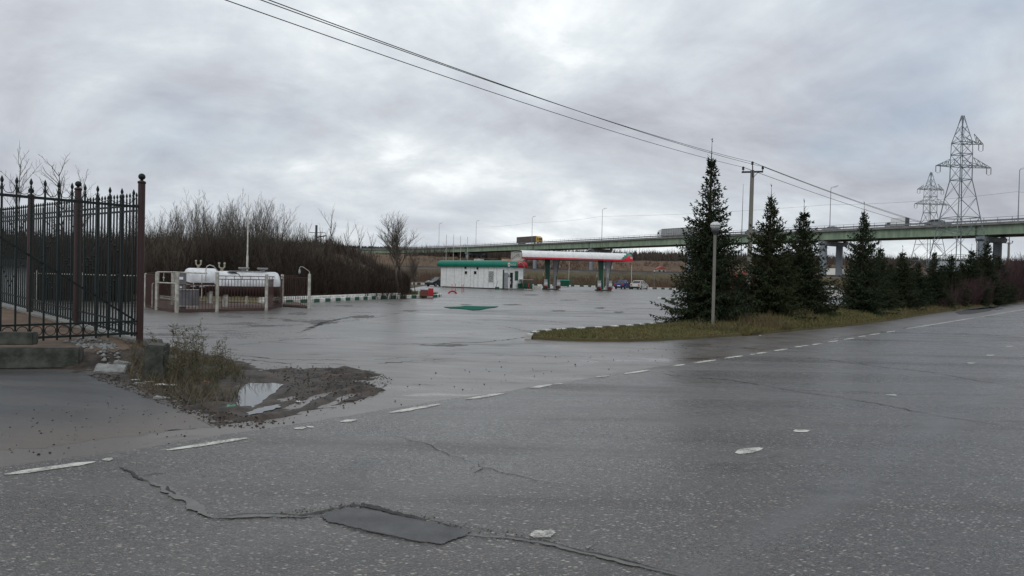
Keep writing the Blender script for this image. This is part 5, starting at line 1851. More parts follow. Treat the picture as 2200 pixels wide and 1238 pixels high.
# hooded lamp at the right corner post
p = EN['g']
lm = thing('gooseneck_lamp', 'thin white gooseneck lamp on the right corner post of the tank fence', 'lamp', (p.x, p.y, 1.55))
mb = MB(); mb.lathe([(0.035, 0), (0.03, 0.06)], n=8); mb.tube([(0, 0, 0), (0, 0, 0.10), (-0.04, 0, 0.16), (-0.30, 0, 0.33), (-0.40, 0, 0.345), (-0.45, 0, 0.30), (-0.455, 0, 0.20)], 0.013, 8)
mb.build('arm', M['dirty_white'], lm)
mb = MB(); mb.lathe([(0.02, 0.03), (0.035, 0), (0.04, -0.03), (0.055, -0.09), (0.05, -0.15), (0.02, -0.19), (0, -0.195)], (-0.455, 0, 0.2), 10)
mb.build('lamp_bulb', M['grey'], lm)

# ================================================================== KIOSK
KA, KB = XY(947, 102), XY(1079.5, 94)
KD = (KB - KA); KL = KD.length; KD.normalize()
KN = Vector((-KD.y, KD.x, 0))
KW = 4.3
Z0 = 0.14
kio = thing('kiosk', 'white panelled service kiosk with a rounded green roof band', 'building', (KA.x, KA.y, 0), ang(KD))


def kf(px, py):
    return WALL(px, py, KA, KB)


KC = KB + KN * KW


def ks(px, py):
    return WALL(px, py, KB, KC)


HW = 3.05
wl_ = MB()
wl_.box(0, KL, 0, KW, Z0, HW)
wl_.build('wall', M['white'], kio)
bs_ = MB(); bs_.box(0.15, KL - 0.15, 0.15, KW - 0.15, -0.05, Z0); bs_.build('base', M['black'], kio)
sm_ = MB()
xx = 0.0
for px in (958.7, 976, 992, 997.2, 1010.7, 1018, 1027, 1039.6, 1049, 1061, 1067):
    s, z = kf(px, 600)
    sm_.box(s - 0.022, s + 0.022, -0.004, 0.0, Z0 + 0.02, HW - 0.02)
for i in range(4):
    sm_.box(-0.004, 0, 0.6 + i, 0.63 + i, Z0 + 0.02, HW - 0.02)
sm_.build('panel_seams', M['grey'], kio)
# roof band: a half-round fascia running round the roof
bz0, bz1 = HW - 0.02, HW + 0.86
pr = [(0.0, bz0), (-0.34, bz0), (-0.40, bz0 + 0.10), (-0.42, bz0 + 0.30), (-0.40, bz0 + 0.50), (-0.32, bz0 + 0.70), (-0.18, bz0 + 0.82), (0.0, bz0 + 0.87)]
bd = MB()
corners = [(0, 0, -1, -1), (KL, 0, 1, -1), (KL, KW, 1, 1), (0, KW, -1, 1)]
loops = []
for cx_, cy_, sx_, sy_ in corners:
    loops.append([(cx_ + sx_ * -o, cy_ + sy_ * -o, z) for o, z in pr])
cut = 0.60
mid = [tuple(loops[1][k][i] + (loops[2][k][i] - loops[1][k][i]) * cut for i in range(3)) for k in range(len(pr))]
seq = [(loops[0], loops[1], 0), (loops[1], mid, 0), (mid, loops[2], 1), (loops[2], loops[3], 0), (loops[3], loops[0], 0)]
for A_, B_, mi in seq:
    vs = A_ + B_
    k = len(pr)
    bd.add(vs, [(i, i + 1, k + i + 1, k + i) for i in range(k - 1)], mi, True)
bd.add([l[0] for l in loops], [(3, 2, 1, 0)], 0)
bd.build('roof_band', [M['green'], M['red']], kio)
rf = MB(); rf.box(0.0, KL, 0.0, KW, bz1 - 0.06, bz1 - 0.004); rf.build('roof', M['grey'], kio)
rx = MB()
s, _ = kf(1015, 560); rx.box(s - 0.7, s + 0.5, 1.0, 1.8, bz1, bz1 + 0.28)
rx.build('roof_unit', M['dirty_white'], kio)
rx = MB()
s, _ = kf(1072, 563); rx.box(s - 0.6, s + 0.5, 1.2, 2.0, bz1, bz1 + 0.22)
rx.build('roof_unit', pmat('orange_sheet', (0.5, 0.22, 0.10), (0.45, 0.3, 0.2), 3, 0.6), kio)


def front_box(px0, py0, px1, py1, d0, d1):
    s0, z1 = kf(px0, py0); s1, z0 = kf(px1, py1)
    return s0, s1, z0, z1


def kiosk_window(px0, py0, px1, py1, lattice=False):
    s0, s1, z0, z1 = front_box(px0, py0, px1, py1, 0, 0)
    f = MB()
    w = 0.06
    f.box(s0 - w, s1 + w, -0.05, 0.0, z1, z1 + w); f.box(s0 - w, s1 + w, -0.06, 0.0, z0 - w, z0)
    f.box(s0 - w, s0, -0.05, 0.0, z0, z1); f.box(s1, s1 + w, -0.05, 0.0, z0, z1)
    f = f.build('window', M['white'], kio)
    g_ = MB(); g_.box(s0, s1, -0.012, -0.004, z0, z1); g_.build('pane', M['glass'], f)
    if lattice:
        b_ = MB()
        n = 7
        W_, H_ = s1 - s0, z1 - z0
        st = W_ / 4
        t = -H_
        while t < W_:
            for sg in (1, -1):
                x0, y0 = t, 0.0
                x1, y1 = t + H_, H_
                if x0 < 0: y0 -= x0; x0 = 0
                if x1 > W_: y1 -= (x1 - W_); x1 = W_
                if x1 > x0:
                    if sg == 1: b_.bar((s0 + x0, -0.045, z0 + y0), (s0 + x1, -0.045, z0 + y1), 0.035, 0.02, up=(0, 1, 0))
                    else: b_.bar((s1 - x0, -0.035, z0 + y0), (s1 - x1, -0.035, z0 + y1), 0.035, 0.02, up=(0, 1, 0))
            t += st
        b_.build('grille', M['white'], f)


kiosk_window(998.6, 582.8, 1004, 589.2)
kiosk_window(1018.4, 582.8, 1024, 589.2)
kiosk_window(1050, 583, 1061, 606.8, True)
for px, py in ((1001, 575.5), (1026.5, 576.5)):
    s, z = kf(px, py)
    MB().box(s - 0.10, s + 0.10, -0.16, 0.0, z - 0.14, z + 0.12).build('floodlight', M['black'], kio)


def side_part(name, px0, py0, px1, py1, mat, d=0.03, parent=None):
    s0, z1 = ks(px0, py0); s1, z0 = ks(px1, py1)
    z0 = max(z0, Z0)
    return MB().box(KL, KL + d, s0, s1, z0, z1).build(name, mat, parent or kio)


dsl = side_part('door', 1083.2, 586, 1091, 619, M['grey'], 0.03)
dd_ = side_part('door', 1095.2, 586, 1101, 619, M['glass'], 0.03)
s0, z1 = ks(1095.2, 586); s1, _ = ks(1101, 619)
mb = MB(); mb.box(KL, KL + 0.05, s0 - 0.09, s0 - 0.002, Z0, z1 + 0.09); mb.box(KL, KL + 0.05, s1 + 0.002, s1 + 0.09, Z0, z1 + 0.09); mb.box(KL, KL + 0.05, s0 - 0.002, s1 + 0.002, z1 + 0.002, z1 + 0.09)
mb.build('door_frame', M['white'], kio)
sg_ = MB(); sg_.box(KL + 0.03, KL + 0.034, s0 + 0.06, s0 + 0.22, 1.35, 1.62); sg_.box(KL + 0.03, KL + 0.034, s0 + 0.1, s0 + 0.26, 0.7, 1.2); sg_.build('notice', M['paper'], dd_)
side_part('window', 1106.3, 582.5, 1113, 603, M['green_dark'], 0.02)
side_part('drainpipe', 1080.3, 580, 1081.6, 620, M['green_dark'], 0.09)
st_ = MB(); st_.box(KL, KL + 1.1, 1.2, 3.3, -0.05, 0.12); st_.build('doorstep', M['concrete'], kio)
mb = MB(); s0, z1 = ks(1092, 590); mb.box(KL, KL + 0.05, s0, s0 + 0.25, z1 - 0.12, z1); mb.box(KL, KL + 0.05, s0, s0 + 0.25, z1 - 0.34, z1 - 0.2); mb.build('notice', M['mid_grey'], kio)


def text_mesh(body, size, mat, parent, loc, rot, name='lettering', ext=0.006):
    cu = bpy.data.curves.new(name, 'FONT')
    cu.body = body; cu.size = size; cu.extrude = ext; cu.align_x = 'CENTER'; cu.align_y = 'CENTER'
    to = bpy.data.objects.new(name, cu)
    COL.objects.link(to)
    dg_ = bpy.context.evaluated_depsgraph_get()
    me = bpy.data.meshes.new_from_object(to.evaluated_get(dg_))
    COL.objects.unlink(to); bpy.data.objects.remove(to)
    me.name = name
    me.materials.clear(); me.materials.append(mat)
    o = bpy.data.objects.new(name, me); COL.objects.link(o)
    o.parent = parent; o.location = loc; o.rotation_euler = rot
    return o


side_mid = lambda px: ks(px, 570)[0]
text_mesh('КАССА', 0.36, M['white'], kio, (KL + 0.428, side_mid(1098.2) - 0.1, HW + 0.30), (PI / 2, 0, PI / 2))
em = MB(); em.box(KL + 0.40, KL + 0.432, side_mid(1089.2) - 0.26, side_mid(1089.2) + 0.12, HW + 0.06, HW + 0.56)
em = em.build('emblem', M['white'], kio)
er = MB(); er.slab([(side_mid(1089.2) - 0.16, HW + 0.2), (side_mid(1089.2) + 0.03, HW + 0.2), (side_mid(1089.2) + 0.03, HW + 0.36), (side_mid(1089.2) - 0.07, HW + 0.46), (side_mid(1089.2) - 0.16, HW + 0.36)], 'x', KL + 0.432, KL + 0.436); er.build('emblem_mark', M['red'], em)
# pale swoosh over the red end
sw = MB()
c0 = KW * 0.84
pts = [(KL + 0.435, c0 - 0.9 + 1.3 * t, HW + 0.12 + 0.52 * math.sin(PI * (0.25 + 0.75 * t))) for t in [i / 12 for i in range(13)]]
sw.tube(pts, 0.045, 6)
sw.build('swoosh', M['dirty_white'], kio)

FPL = 'flagpoles behind the kiosk roof'
for i, (px, py, lab) in enumerate([(957.5, 505, 'leftmost thin white flagpole behind the kiosk'), (973, 505, 'second thin white flagpole from the left behind the kiosk'), (988, 508, 'third thin white flagpole from the left behind the kiosk'), (1003, 510, 'rightmost thin white flagpole behind the kiosk')]):
    b = XY(px, 113); z = P(px, py, 113).z
    t = thing('flagpole', lab, 'flagpole', (b.x, b.y, 0), 0, FPL)
    MB().lathe([(0.055, 0), (0.045, z * 0.55), (0.03, z - 0.1), (0.0, z)], n=8).build('pole', M['dirty_white'], t)
    MB().ball((0, 0, z), 0.05, 8).build('finial', M['steel'], t)

# ================================================================== CANOPY
CA, CB = XY(1121, 98.0), XY(1361, 101.5)
CD = (CB - CA); CLN = CD.length; CD.normalize()
can = thing('canopy', 'long white rounded forecourt canopy with a red lower trim', 'canopy', (CA.x, CA.y, 0), ang(CD))
CWD = 7.5
zb, zt = 4.38, 5.52
pr = [(0.03, zb), (0.0, zb + 0.20), (0.0, zb + 0.36), (0.03, zb + 0.60), (0.16, zb + 0.84), (0.42, zb + 1.04), (0.80, zt)]
fa = MB()
ex = [0.0, 0.03, 0.10, 0.2] + list(np.linspace(0.8, CLN - 3.2, 8)) + list(np.linspace(CLN - 3.0, CLN - 0.45, 30)) + [CLN - 0.30, CLN - 0.15, CLN - 0.05, CLN]
def cshape(x):
    """how far the rounded right end draws the section in"""
    e = max(0.0, (x - (CLN - 0.45)) / 0.45)
    return 0.55 * (1 - math.sqrt(max(0, 1 - e * e)))
rows = []
for x in ex:
    i_ = cshape(x)
    rows.append([(x, y + i_ * (1 + 0.4 * (z - zb)), z - (0.35 * i_ if z > zb + 0.5 else 0)) for y, z in pr])
for a_ in range(len(ex) - 1):
    for k in range(len(pr) - 1):
        xm = (ex[a_] + ex[a_ + 1]) / 2; zm = (pr[k][1] + pr[k + 1][1]) / 2
        v = (zm - zb) / (zt - zb)
        xb = CLN - 2.15 + 1.25 * v ** 1.3
        mi = 0
        if k == 0: mi = 1
        elif xm > xb:
            mi = 2
            if xm > xb + 0.42 + 0.25 * v and v < 0.72 - 0.5 * max(0, (xm - (CLN - 0.75))) : mi = 3
            if xm > CLN - 0.55 and v < 0.62 and v > 0.25: mi = 4
        fa.add([rows[a_][k], rows[a_ + 1][k], rows[a_ + 1][k + 1], rows[a_][k + 1]], [(0, 1, 2, 3)], mi, True)
fo = fa.build('fascia', [M['white'], M['red_bright'], M['green'], M['red_bright'], pmat('pale_red', (0.75, 0.35, 0.36), (0.7, 0.3, 0.3), 3, 0.4)], can, fix=True)
sf = MB()
sf.box(0.0, CLN - 0.1, 0.6, CWD, zb + 0.12, zb + 0.16)          # soffit
sf.box(0.05, CLN - 0.6, 0.81, CWD - 0.3, zt - 0.09, zt - 0.02)            # roof deck
sf.box(0.0, CLN - 0.1, CWD, CWD + 0.12, zb, zt)                    # back fascia
sf.box(-0.02, 0.0, 0.25, CWD + 0.12, zb, zt - 0.25)
sf.box(CLN - 0.12, CLN - 0.02, 0.8, CWD + 0.12, zb + 0.02, zt - 0.2)
sf.build('roof', M['dirty_white'], can)
# sloping tiled link from the kiosk roof up to the canopy
def cl_(p):
    d = p - Vector((CA.x, CA.y, 0))
    return Vector((d.dot(CD), d.dot(Vector((-CD.y, CD.x, 0))), p.z))


q = [cl_(P(1091, 562, 97.0)), cl_(P(1123, 563.5, 97.5)), cl_(P(1129, 556, 98.2)), cl_(P(1121, 540.5, 101.5))]
lk = MB()
n1, n2 = 6, 7
M['tile'] = pmat('beige_tiles', (0.30, 0.27, 0.22), (0.22, 0.195, 0.16), 2, 0.6)
lk.add([tuple(v) for v in q] + [tuple(v - Vector((0, 0, 0.12))) for v in q], [(0, 1, 2, 3), (7, 6, 5, 4), (0, 4, 5, 1), (1, 5, 6, 2), (2, 6, 7, 3), (3, 7, 4, 0)])
lk.build('link_roof', M['tile'], can)
gr_ = MB()
up_ = (q[1] - q[0]).cross(q[3] - q[0]).normalized()
if up_.z < 0: up_ = -up_
for i in range(n1 + 1):
    t = i / n1
    gr_.bar(q[0].lerp(q[1], t) + up_ * 0.02, q[3].lerp(q[2], t) + up_ * 0.02, 0.05, 0.04, up=up_)
for i in range(n2 + 1):
    t = i / n2
    gr_.bar(q[0].lerp(q[3], t) + up_ * 0.025, q[1].lerp(q[2], t) + up_ * 0.025, 0.05, 0.04, up=up_)
gr_.build('glazing_bars', M['dark_steel'], can)
q0 = cl_(P(1125.5, 580, 98.6))
lp = MB(); lp.box(q0.x - 0.18, q0.x + 0.14, q0.y - 0.1, q0.y + 1.5, 1.9, 4.75)
lp.build('link_panel', M['grey'], can)


def fin(px_base, px_top, w0, w1, Y, mat_f, mat_e, name, thick=0.30, edge='r'):
    """a curved support blade: narrow at the foot, flaring under the canopy"""
    b = cl_(XY(px_base, Y)); t = cl_(XY(px_top, Y))
    left, right = [], []
    for i in range(13):
        s = i / 12
        z = 0.18 + (zb + 0.06 - 0.18) * s
        c = b.x + (t.x - b.x) * s
        w = w0 + (w1 - w0) * s ** 2.4
        left.append((c - w * 0.5, z)); right.append((c + w * 0.5, z))
    mb = MB()
    poly = left + right[::-1]
    mb.slab(poly, 'y', b.y, b.y + thick)
    o = mb.build('column', mat_f, can)
    e = MB()
    side = right if edge == 'r' else left
    sgn = 1 if edge == 'r' else -1
    for i in range(12):
        (x0, z0), (x1, z1) = side[i], side[i + 1]
        v = [(x0, b.y - 0.04, z0), (x0 + sgn * 0.09, b.y - 0.04, z0), (x1 + sgn * 0.09, b.y - 0.04, z1), (x1, b.y - 0.04, z1)]
        v += [(x, b.y + thick + 0.04, z) for x, y, z in v]
        e.add(v, [(0, 1, 2, 3), (7, 6, 5, 4), (1, 5, 6, 2), (0, 3, 7, 4)])
    e.build('column_edge', mat_e, o)
    return b


for pxs in ((1176, 1192), (1291, 1305)):
    Y = 103.0
    gpx, wpx = pxs
    g0 = fin(gpx + 1.5, gpx - 1.0, 0.55, 0.75, Y - 0.5, M['green_dark'], M['grey'], 'column', edge='r')
    w0_ = fin(wpx, wpx + 2.0, 0.30, 0.95, Y - 0.7, M['grey'], M['green_dark'], 'column', edge='r')
    # oval lamps on the blades
    for b_, dx in ((g0, 0.30), (w0_, 0.62)):
        lm_ = MB(); lm_.lathe([(0.0, -0.32), (0.12, -0.24), (0.15, 0.0), (0.12, 0.24), (0.0, 0.32)], (b_.x + dx, b_.y - 0.16, 3.45), 10)
        lm_.build('oval_lamp', pmat('lamp_white', (0.8, 0.74, 0.74), (0.76, 0.7, 0.7), 3, 0.4) if 'lampw' not in M else M['lampw'], can)

ISL = 'pump islands under the canopy'
PMP = 'fuel pumps under the canopy'


def pump_island(px, Y, lab):
    p = XY(px, Y)
    t = thing('pump_island', lab, 'kerb island', (p.x, p.y, 0), ang(CD), ISL)
    mb = MB()
    n = 20
    poly = []
    for i in range(n):
        a = 2 * PI * i / n
        x, y = 1.25 * math.cos(a), 0.7 * math.sin(a)
        poly.append((x, y * (1.2 if abs(x) < 1 else 1)))
    mb.prism(poly, -0.03, 0.18)
    mb.build('island_kerb', M['concrete_dark'], t)
    return t


pump_island(1183, 100.3, 'low concrete pump island at the left pair of columns')
pump_island(1296, 100.3, 'low concrete pump island at the right pair of columns')


def fuel_pump(px, Y, lab, first=[None]):
    p = XY(px, Y)
    if first[0] is not None:
        return dup(first[0], (p.x, p.y, 0.18), ang(CD), lab, PMP)
    t = thing('fuel_pump', lab, 'fuel pump', (p.x, p.y, 0.18), ang(CD), PMP)
    mb = MB(); mb.box(-0.30, 0.30, -0.22, 0.22, 0, 0.40); mb.build('base', M['maroon'], t)
    mb = MB(); mb.box(-0.28, 0.28, -0.20, 0.20, 0.402, 0.95); mb.box(-0.24, 0.24, -0.17, 0.17, 0.95, 1.30); mb.build('body', M['grey'], t)
    mb = MB(); mb.box(-0.22, 0.22, -0.215, -0.20, 0.56, 0.90); mb.build('display', M['paper'], t)
    mb = MB(); mb.tube([(-0.34, 0, 0.4), (-0.34, 0, 1.75)], 0.03, 6); mb.tube([(-0.34, 0, 1.75), (-0.34, -0.18, 1.6), (-0.36, -0.28, 1.0), (-0.36, -0.26, 0.5), (-0.34, -0.1, 0.6)], 0.02, 6); mb.build('hose', M['black'], t)
    mb = MB(); mb.tube([(-0.34, 0, 1.75), (-0.34, 0, 2.25)], 0.03, 6); mb.build('hose_mast', M['dirty_white'], t)
    mb = MB(); mb.ball((0.16, -0.30, 0.20), 0.16, 12); mb.build('red_drum', M['red'], t)
    first[0] = t
    return t


fuel_pump(1172.0, 99.8, 'fuel pump in front of the left green column')
fuel_pump(1199.5, 101.0, 'fuel pump right of the left grey column')
fuel_pump(1287, 99.6, 'fuel pump in front of the right green column')
fuel_pump(1310.5, 100.8, 'fuel pump right of the right grey column')

# ================================================================== small things round the station
p = XY(1131, 96.5)
cg = thing('bottle_cage', 'dark green gas bottle cage on wheels beside the kiosk door', 'cage', (p.x, p.y, 0), -0.1)
mb = MB()
for x in np.linspace(-0.85, 0.85, 9): mb.bar((x, -0.4, 0.12), (x, -0.4, 1.35), 0.03, 0.03, up=(0, 1, 0)); mb.bar((x, 0.4, 0.12), (x, 0.4, 1.35), 0.03, 0.03, up=(0, 1, 0))
for z in (0.12, 0.45, 0.9, 1.35):
    for y in (-0.4, 0.4): mb.bar((-0.9, y, z), (0.9, y, z), 0.04, 0.05)
mb.build('frame', M['green_dark'], cg)
mb = MB(); mb.box(-0.92, 0.92, -0.45, 0.45, 1.352, 1.42); mb.build('lid', M['grey'], cg)
for i in range(5):
    for j in range(2):
        mb = MB(); mb.lathe([(0.0, 0.13), (0.14, 0.15), (0.15, 0.25), (0.15, 0.75), (0.10, 0.88), (0.05, 0.92), (0.05, 1.0), (0, 1.0)], (-0.68 + i * 0.34, -0.18 + j * 0.36, 0), 10); mb.build('gas_bottle', M['green_dark'] if (i + j) % 3 else M['red'], cg)
p = XY(1117, 96.2)
bn = MB(); bn.lathe([(0.22, 0), (0.27, 0.75), (0.29, 0.76), (0.29, 0.82), (0.2, 0.83)], n=16)
o = bn.build('waste_bin', M['green_dark'], None, (p.x, p.y, 0)); tag(o, 'dark green round bin between the kiosk door and the bottle cage', 'bin')
p = XY(1153, 99)
o = thing('barrier_block', 'white concrete block beside the left pump island', 'block', (p.x, p.y, 0))
mb = MB(); mb.slab([(-0.35, 0), (0.35, 0), (0.25, 0.5), (-0.25, 0.5)], 'x', -0.6, 0.6); mb.build('block', M['dirty_white'], o)
p = XY(1212, 140)
db = thing('dumpster', 'green metal dumpster behind the pumps', 'dumpster', (p.x, p.y, 0.0), 0.1)
mb = MB(); mb.slab([(-0.55, 0.15), (0.55, 0.15), (0.7, 1.25), (-0.7, 1.25)], 'x', -0.95, 0.95); mb.build('bin_body', M['green_dark'], db)
mb = MB(); mb.slab([(-0.75, 1.252), (0.75, 1.252), (0.6, 1.42), (-0.6, 1.42)], 'x', -1.0, 1.0); mb.build('lid', M['green'], db)
mb = MB()
for x in (-0.8, 0.8):
    for y in (-0.4, 0.4): mb.tube([(x - .04, y, 0.08), (x + .04, y, 0.08)], 0.08, 10)
mb.build('wheels', M['black'], db)
gf = thing('green_fence', 'low green metal fence along the back of the forecourt', 'fence', (0, 0, 0))
fp = [XY(1222, 157), XY(1250, 155.5), XY(1278, 153), XY(1302, 149.5), XY(1322, 147)]
for i in range(4):
    a, b = fp[i], fp[i + 1]
    mb = MB()
    n = int((b - a).length / 0.25)
    for k in range(n):
        q = a.lerp(b, k / n); mb.bar((q.x, q.y, 0.2), (q.x, q.y, 1.05), 0.03, 0.03, up=(0, 1, 0))
    for z in (0.35, 1.05): mb.bar((a.x, a.y, z), (b.x, b.y, z), 0.06, 0.06)
    mb.build('fence_panel', M['green_dark'], gf)
p = XY(1228, 150)
o = thing('barrel', 'tall green post standing by the low green fence', 'post', (p.x, p.y, 0.2)); MB().lathe([(0.16, 0), (0.16, 1.9), (0.1, 2.1), (0, 2.12)], n=10).build('shaft', M['green_dark'], o); o.name = 'green_post'
# sand box and fire point on the island
p = XY(917, 51.0)
sb = thing('sand_box', 'red fire point sand box with a sloping grey lid on the kerbed island', 'sand box', (p.x, p.y, 0.12), 0.12)
mb = MB(); mb.box(-0.44, 0.12, -0.2, 0.25, 0, 0.44); mb.build('box', pmat('brown_red', (0.17, 0.045, 0.03), (0.12, 0.035, 0.03), 4, 0.6), sb)
mb = MB(); mb.box(0.122, 0.50, -0.24, 0.29, 0, 0.56); mb.build('cabinet', M['red'], sb)
mb = MB(); mb.slab([(-0.26, 0.46), (0.30, 0.56), (0.30, 0.60), (-0.26, 0.50)], 'x', -0.50, 0.16); mb.build('lid', M['grey'], sb)
mb = MB(); mb.box(0.122, 0.50, 0.0, 0.01, 0.562, 0.60); mb.box(-0.62, -0.5, -0.15, -0.1, 0, 0.38); mb.build('sign_board', M['dirty_white'], sb)
p = XY(871, 60)
rbx = thing('market_box', 'red and white low box behind the trees of the kerbed island', 'box', (p.x, p.y, 0.0), 0.0)
mb = MB(); mb.box(-0.25, 0.30, -0.15, 0.15, 0.35, 0.60); mb.build('red_top', M['red'], rbx)
mb = MB(); mb.box(-0.27, 0.32, -0.16, 0.16, 0.05, 0.20); mb.box(-0.2, -0.15, -0.1, 0.1, 0.2, 0.35); mb.box(0.2, 0.25, -0.1, 0.1, 0.2, 0.35); mb.build('white_base', M['dirty_white'], rbx)
p = G(972, 631)
ar = thing('tyre_hoop', 'red painted half tyre set in the ground before the kiosk', 'tyre', (p.x, p.y, 0), 0.2)
mb = MB(); mb.tube([(0.36 * math.cos(PI * i / 14), 0, 0.24 * math.sin(PI * i / 14) - 0.02) for i in range(15)], 0.085, 10); mb.build('tyre', M['red'], ar)
for px, py, lab in ((971, 626, 'leftmost thin red post before the kiosk'), (978.5, 625, 'thin red post just right of the red half tyre'), (992.5, 628, 'thin red post in the right pair, left one'), (996, 627, 'thin red post in the right pair, right one')):
    p = G(px, py)
    t = thing('red_post', lab, 'post', (p.x, p.y, 0), 0, 'thin red posts before the kiosk')
    MB().lathe([(0.028, -0.03), (0.028, 0.78), (0.0, 0.80)], n=8).build('shaft', M['red'], t)
    MB().lathe([(0.07, 0.0), (0.07, 0.03), (0.03, 0.04)], n=10).build('foot', M['red'], t)
p = XY(1069, 93)
hm = thing('pallet_truck', 'small dark green hand truck leaning at the kiosk wall', 'hand truck', (p.x, p.y, 0))
mb = MB(); mb.box(-0.3, 0.25, -0.2, 0.2, 0.06, 0.34); mb.build('body', M['green_dark'], hm)
mb = MB(); mb.tube([(-0.2, 0, 0.3), (0.0, 0.1, 0.9), (0.02, 0.1, 1.15)], 0.025, 6); mb.build('handle', M['black'], hm)
mb = MB()
for x in (-0.22, 0.2): mb.tube([(x, -0.24, 0.09), (x, 0.24, 0.09)], 0.09, 10)
mb.build('wheels', M['black'], hm)


# ---- globe lamps
def globe_lamp(px, py, lab, H=3.42, first=[None], p=None):
    p = p or G(px, py)
    if first[0] is not None:
        return dup(first[0], (p.x, p.y, 0), 0, lab, 'globe lamps of the station')
    t = thing('globe_lamp', lab, 'lamp', (p.x, p.y, 0), 0, 'globe lamps of the station')
    mb = MB(); mb.tube([(0, 0, -0.05), (0.0, 0, H * 0.5), (-0.004, 0, H - 0.30)], [0.052, 0.050, 0.047], 16)
    mb.build('pole', M['pole_conc'], t)
    mb = MB(); mb.lathe([(0.05, H - 0.30), (0.06, H - 0.28), (0.06, H - 0.24), (0.085, H - 0.22), (0.115, H - 0.16), (0.12, H - 0.10), (0.10, H - 0.09)], n=18); mb.build('lamp_holder', M['dark_steel'], t)
    m, tt, b = new_mat('opal_glass')
    b.inputs['Base Color'].default_value = (0.68, 0.70, 0.70, 1); b.inputs['Roughness'].default_value = 0.12
    b.inputs['Transmission Weight'].default_value = 0.25
    mb = MB(); mb.ball((0, 0, H + 0.01), 0.165, 24, sz=0.80); mb.build('globe', m, t)
    mb = MB(); mb.lathe([(0.166, H + 0.0), (0.172, H + 0.01), (0.166, H + 0.02)], n=24); mb.build('globe_ring', M['dark_steel'], t)
    first[0] = t
    return t


globe_lamp(1531, 712.5, 'near globe lamp on a pale concrete pole before the tallest spruce')
b = XY(1405.5, 133.0)
globe_lamp(0, 0, 'distant globe lamp at the back kerb right of the parked cars', p=b)
for px, py, Y, lab in ((1222, 563, 165, 'thin pale pole rising behind the pumps'), (1356.5, 570, 136, 'thin pale pole rising behind the blue car')):
    b = XY(px, Y); z = P(px, py, Y).z
    t = thing('thin_pole', lab, 'pole', (b.x, b.y, 0)); MB().lathe([(0.06, -0.1), (0.05, z), (0, z + .02)], n=8).build('shaft', M['dirty_white'], t); MB().lathe([(0.12, 0.0), (0.12, 0.10)], n=8).build('foot', M['concrete'], t)
b = XY(1590, 62); z = P(1597, 395, 62)
t = thing('thin_mast', 'very thin dark mast left of the concrete utility pole', 'mast', (b.x, b.y, 0))
MB().tube([(0, 0, -0.05), ((z.x - b.x) * .5, 0, z.z * .5), (z.x - b.x, 0, z.z)], [0.06, 0.04, 0.012], 8).build('pole', M['dark_steel'], t)
MB().lathe([(0.16, 0.0), (0.16, 0.08)], n=8).build('foot', M['concrete'], t)

# ================================================================== ROAD BRIDGE
def deckY(px):
    return 4500.0 / (13 + 0.0135 * (px - 1100))


DECK = [(2560, 466), (2380, 470), (2200, 474), (2035, 482), (1870, 489), (1660, 499), (1450, 508), (1275, 517), (1100, 525), (1020, 529), (950, 531.5), (870, 533.5), (783, 535.5), (700, 537)]
dn = []
for px, py in DECK:
    Y = deckY(px) if px > 900 else {870: 430, 783: 445, 700: 455}[px]
    dn.append(P(px, py, Y))
DX = [d[0] for d in DECK]


def deck_at(px):
    """near edge of the deck at an image column: point, heading (towards the left end) and inward normal"""
    for i in range(len(DECK) - 1):
        if DX[i] >= px >= DX[i + 1]:
            A, B = dn[i], dn[i + 1]
            s, _ = WALL(px, 500, A, B)
            l = Vector((B.x - A.x, B.y - A.y, 0)).length
            p = A.lerp(B, s / l)
            d = (B - A); d.z = 0; d.normalize()
            return p, d, Vector((d.y, -d.x, 0))
    raise ValueError(px)


M['girder'] = pmat('pale_green_steel', (0.26, 0.345, 0.24), (0.15, 0.205, 0.145), 0.6, 0.6, detail=7, stretch=(1.2, 1.2, 0.25))
M['deck_edge'] = pmat('deck_concrete', (0.22, 0.22, 0.21), (0.15, 0.15, 0.145), 0.6, 0.8)
M['pier'] = pmat('blue_grey_concrete', (0.24, 0.27, 0.30), (0.17, 0.19, 0.215), 0.5, 0.8, stretch=(1, 1, 0.3))
DW = 13.0
br = thing('road_bridge', 'long road bridge with pale green steel girders crossing behind the station', 'bridge', (dn[4].x, dn[4].y, 0))
O = Vector((dn[4].x, dn[4].y, 0))
nrm = []
for i in range(len(dn)):
    a, b = dn[max(0, i - 1)], dn[min(len(dn) - 1, i + 1)]
    d = (b - a); d.z = 0; d.normalize()
    nrm.append(Vector((d.y, -d.x, 0)))


def sweep(mb, o0, o1, z0, z1, mi=0):
    k = len(dn)
    vs = []
    for i in range(k):
        for o, z in ((o0, z0), (o1, z0), (o1, z1), (o0, z1)):
            p = dn[i] + nrm[i] * o - O
            vs.append((p.x, p.y, p.z + z))
    fs = []
    for i in range(k - 1):
        for j in range(4):
            fs.append((4 * i + j, 4 * i + (j + 1) % 4, 4 * (i + 1) + (j + 1) % 4, 4 * (i + 1) + j))
    mb.add(vs, fs, mi)
    mb.add(vs[:4], [(0, 1, 2, 3)], mi); mb.add(vs[-4:], [(3, 2, 1, 0)], mi)


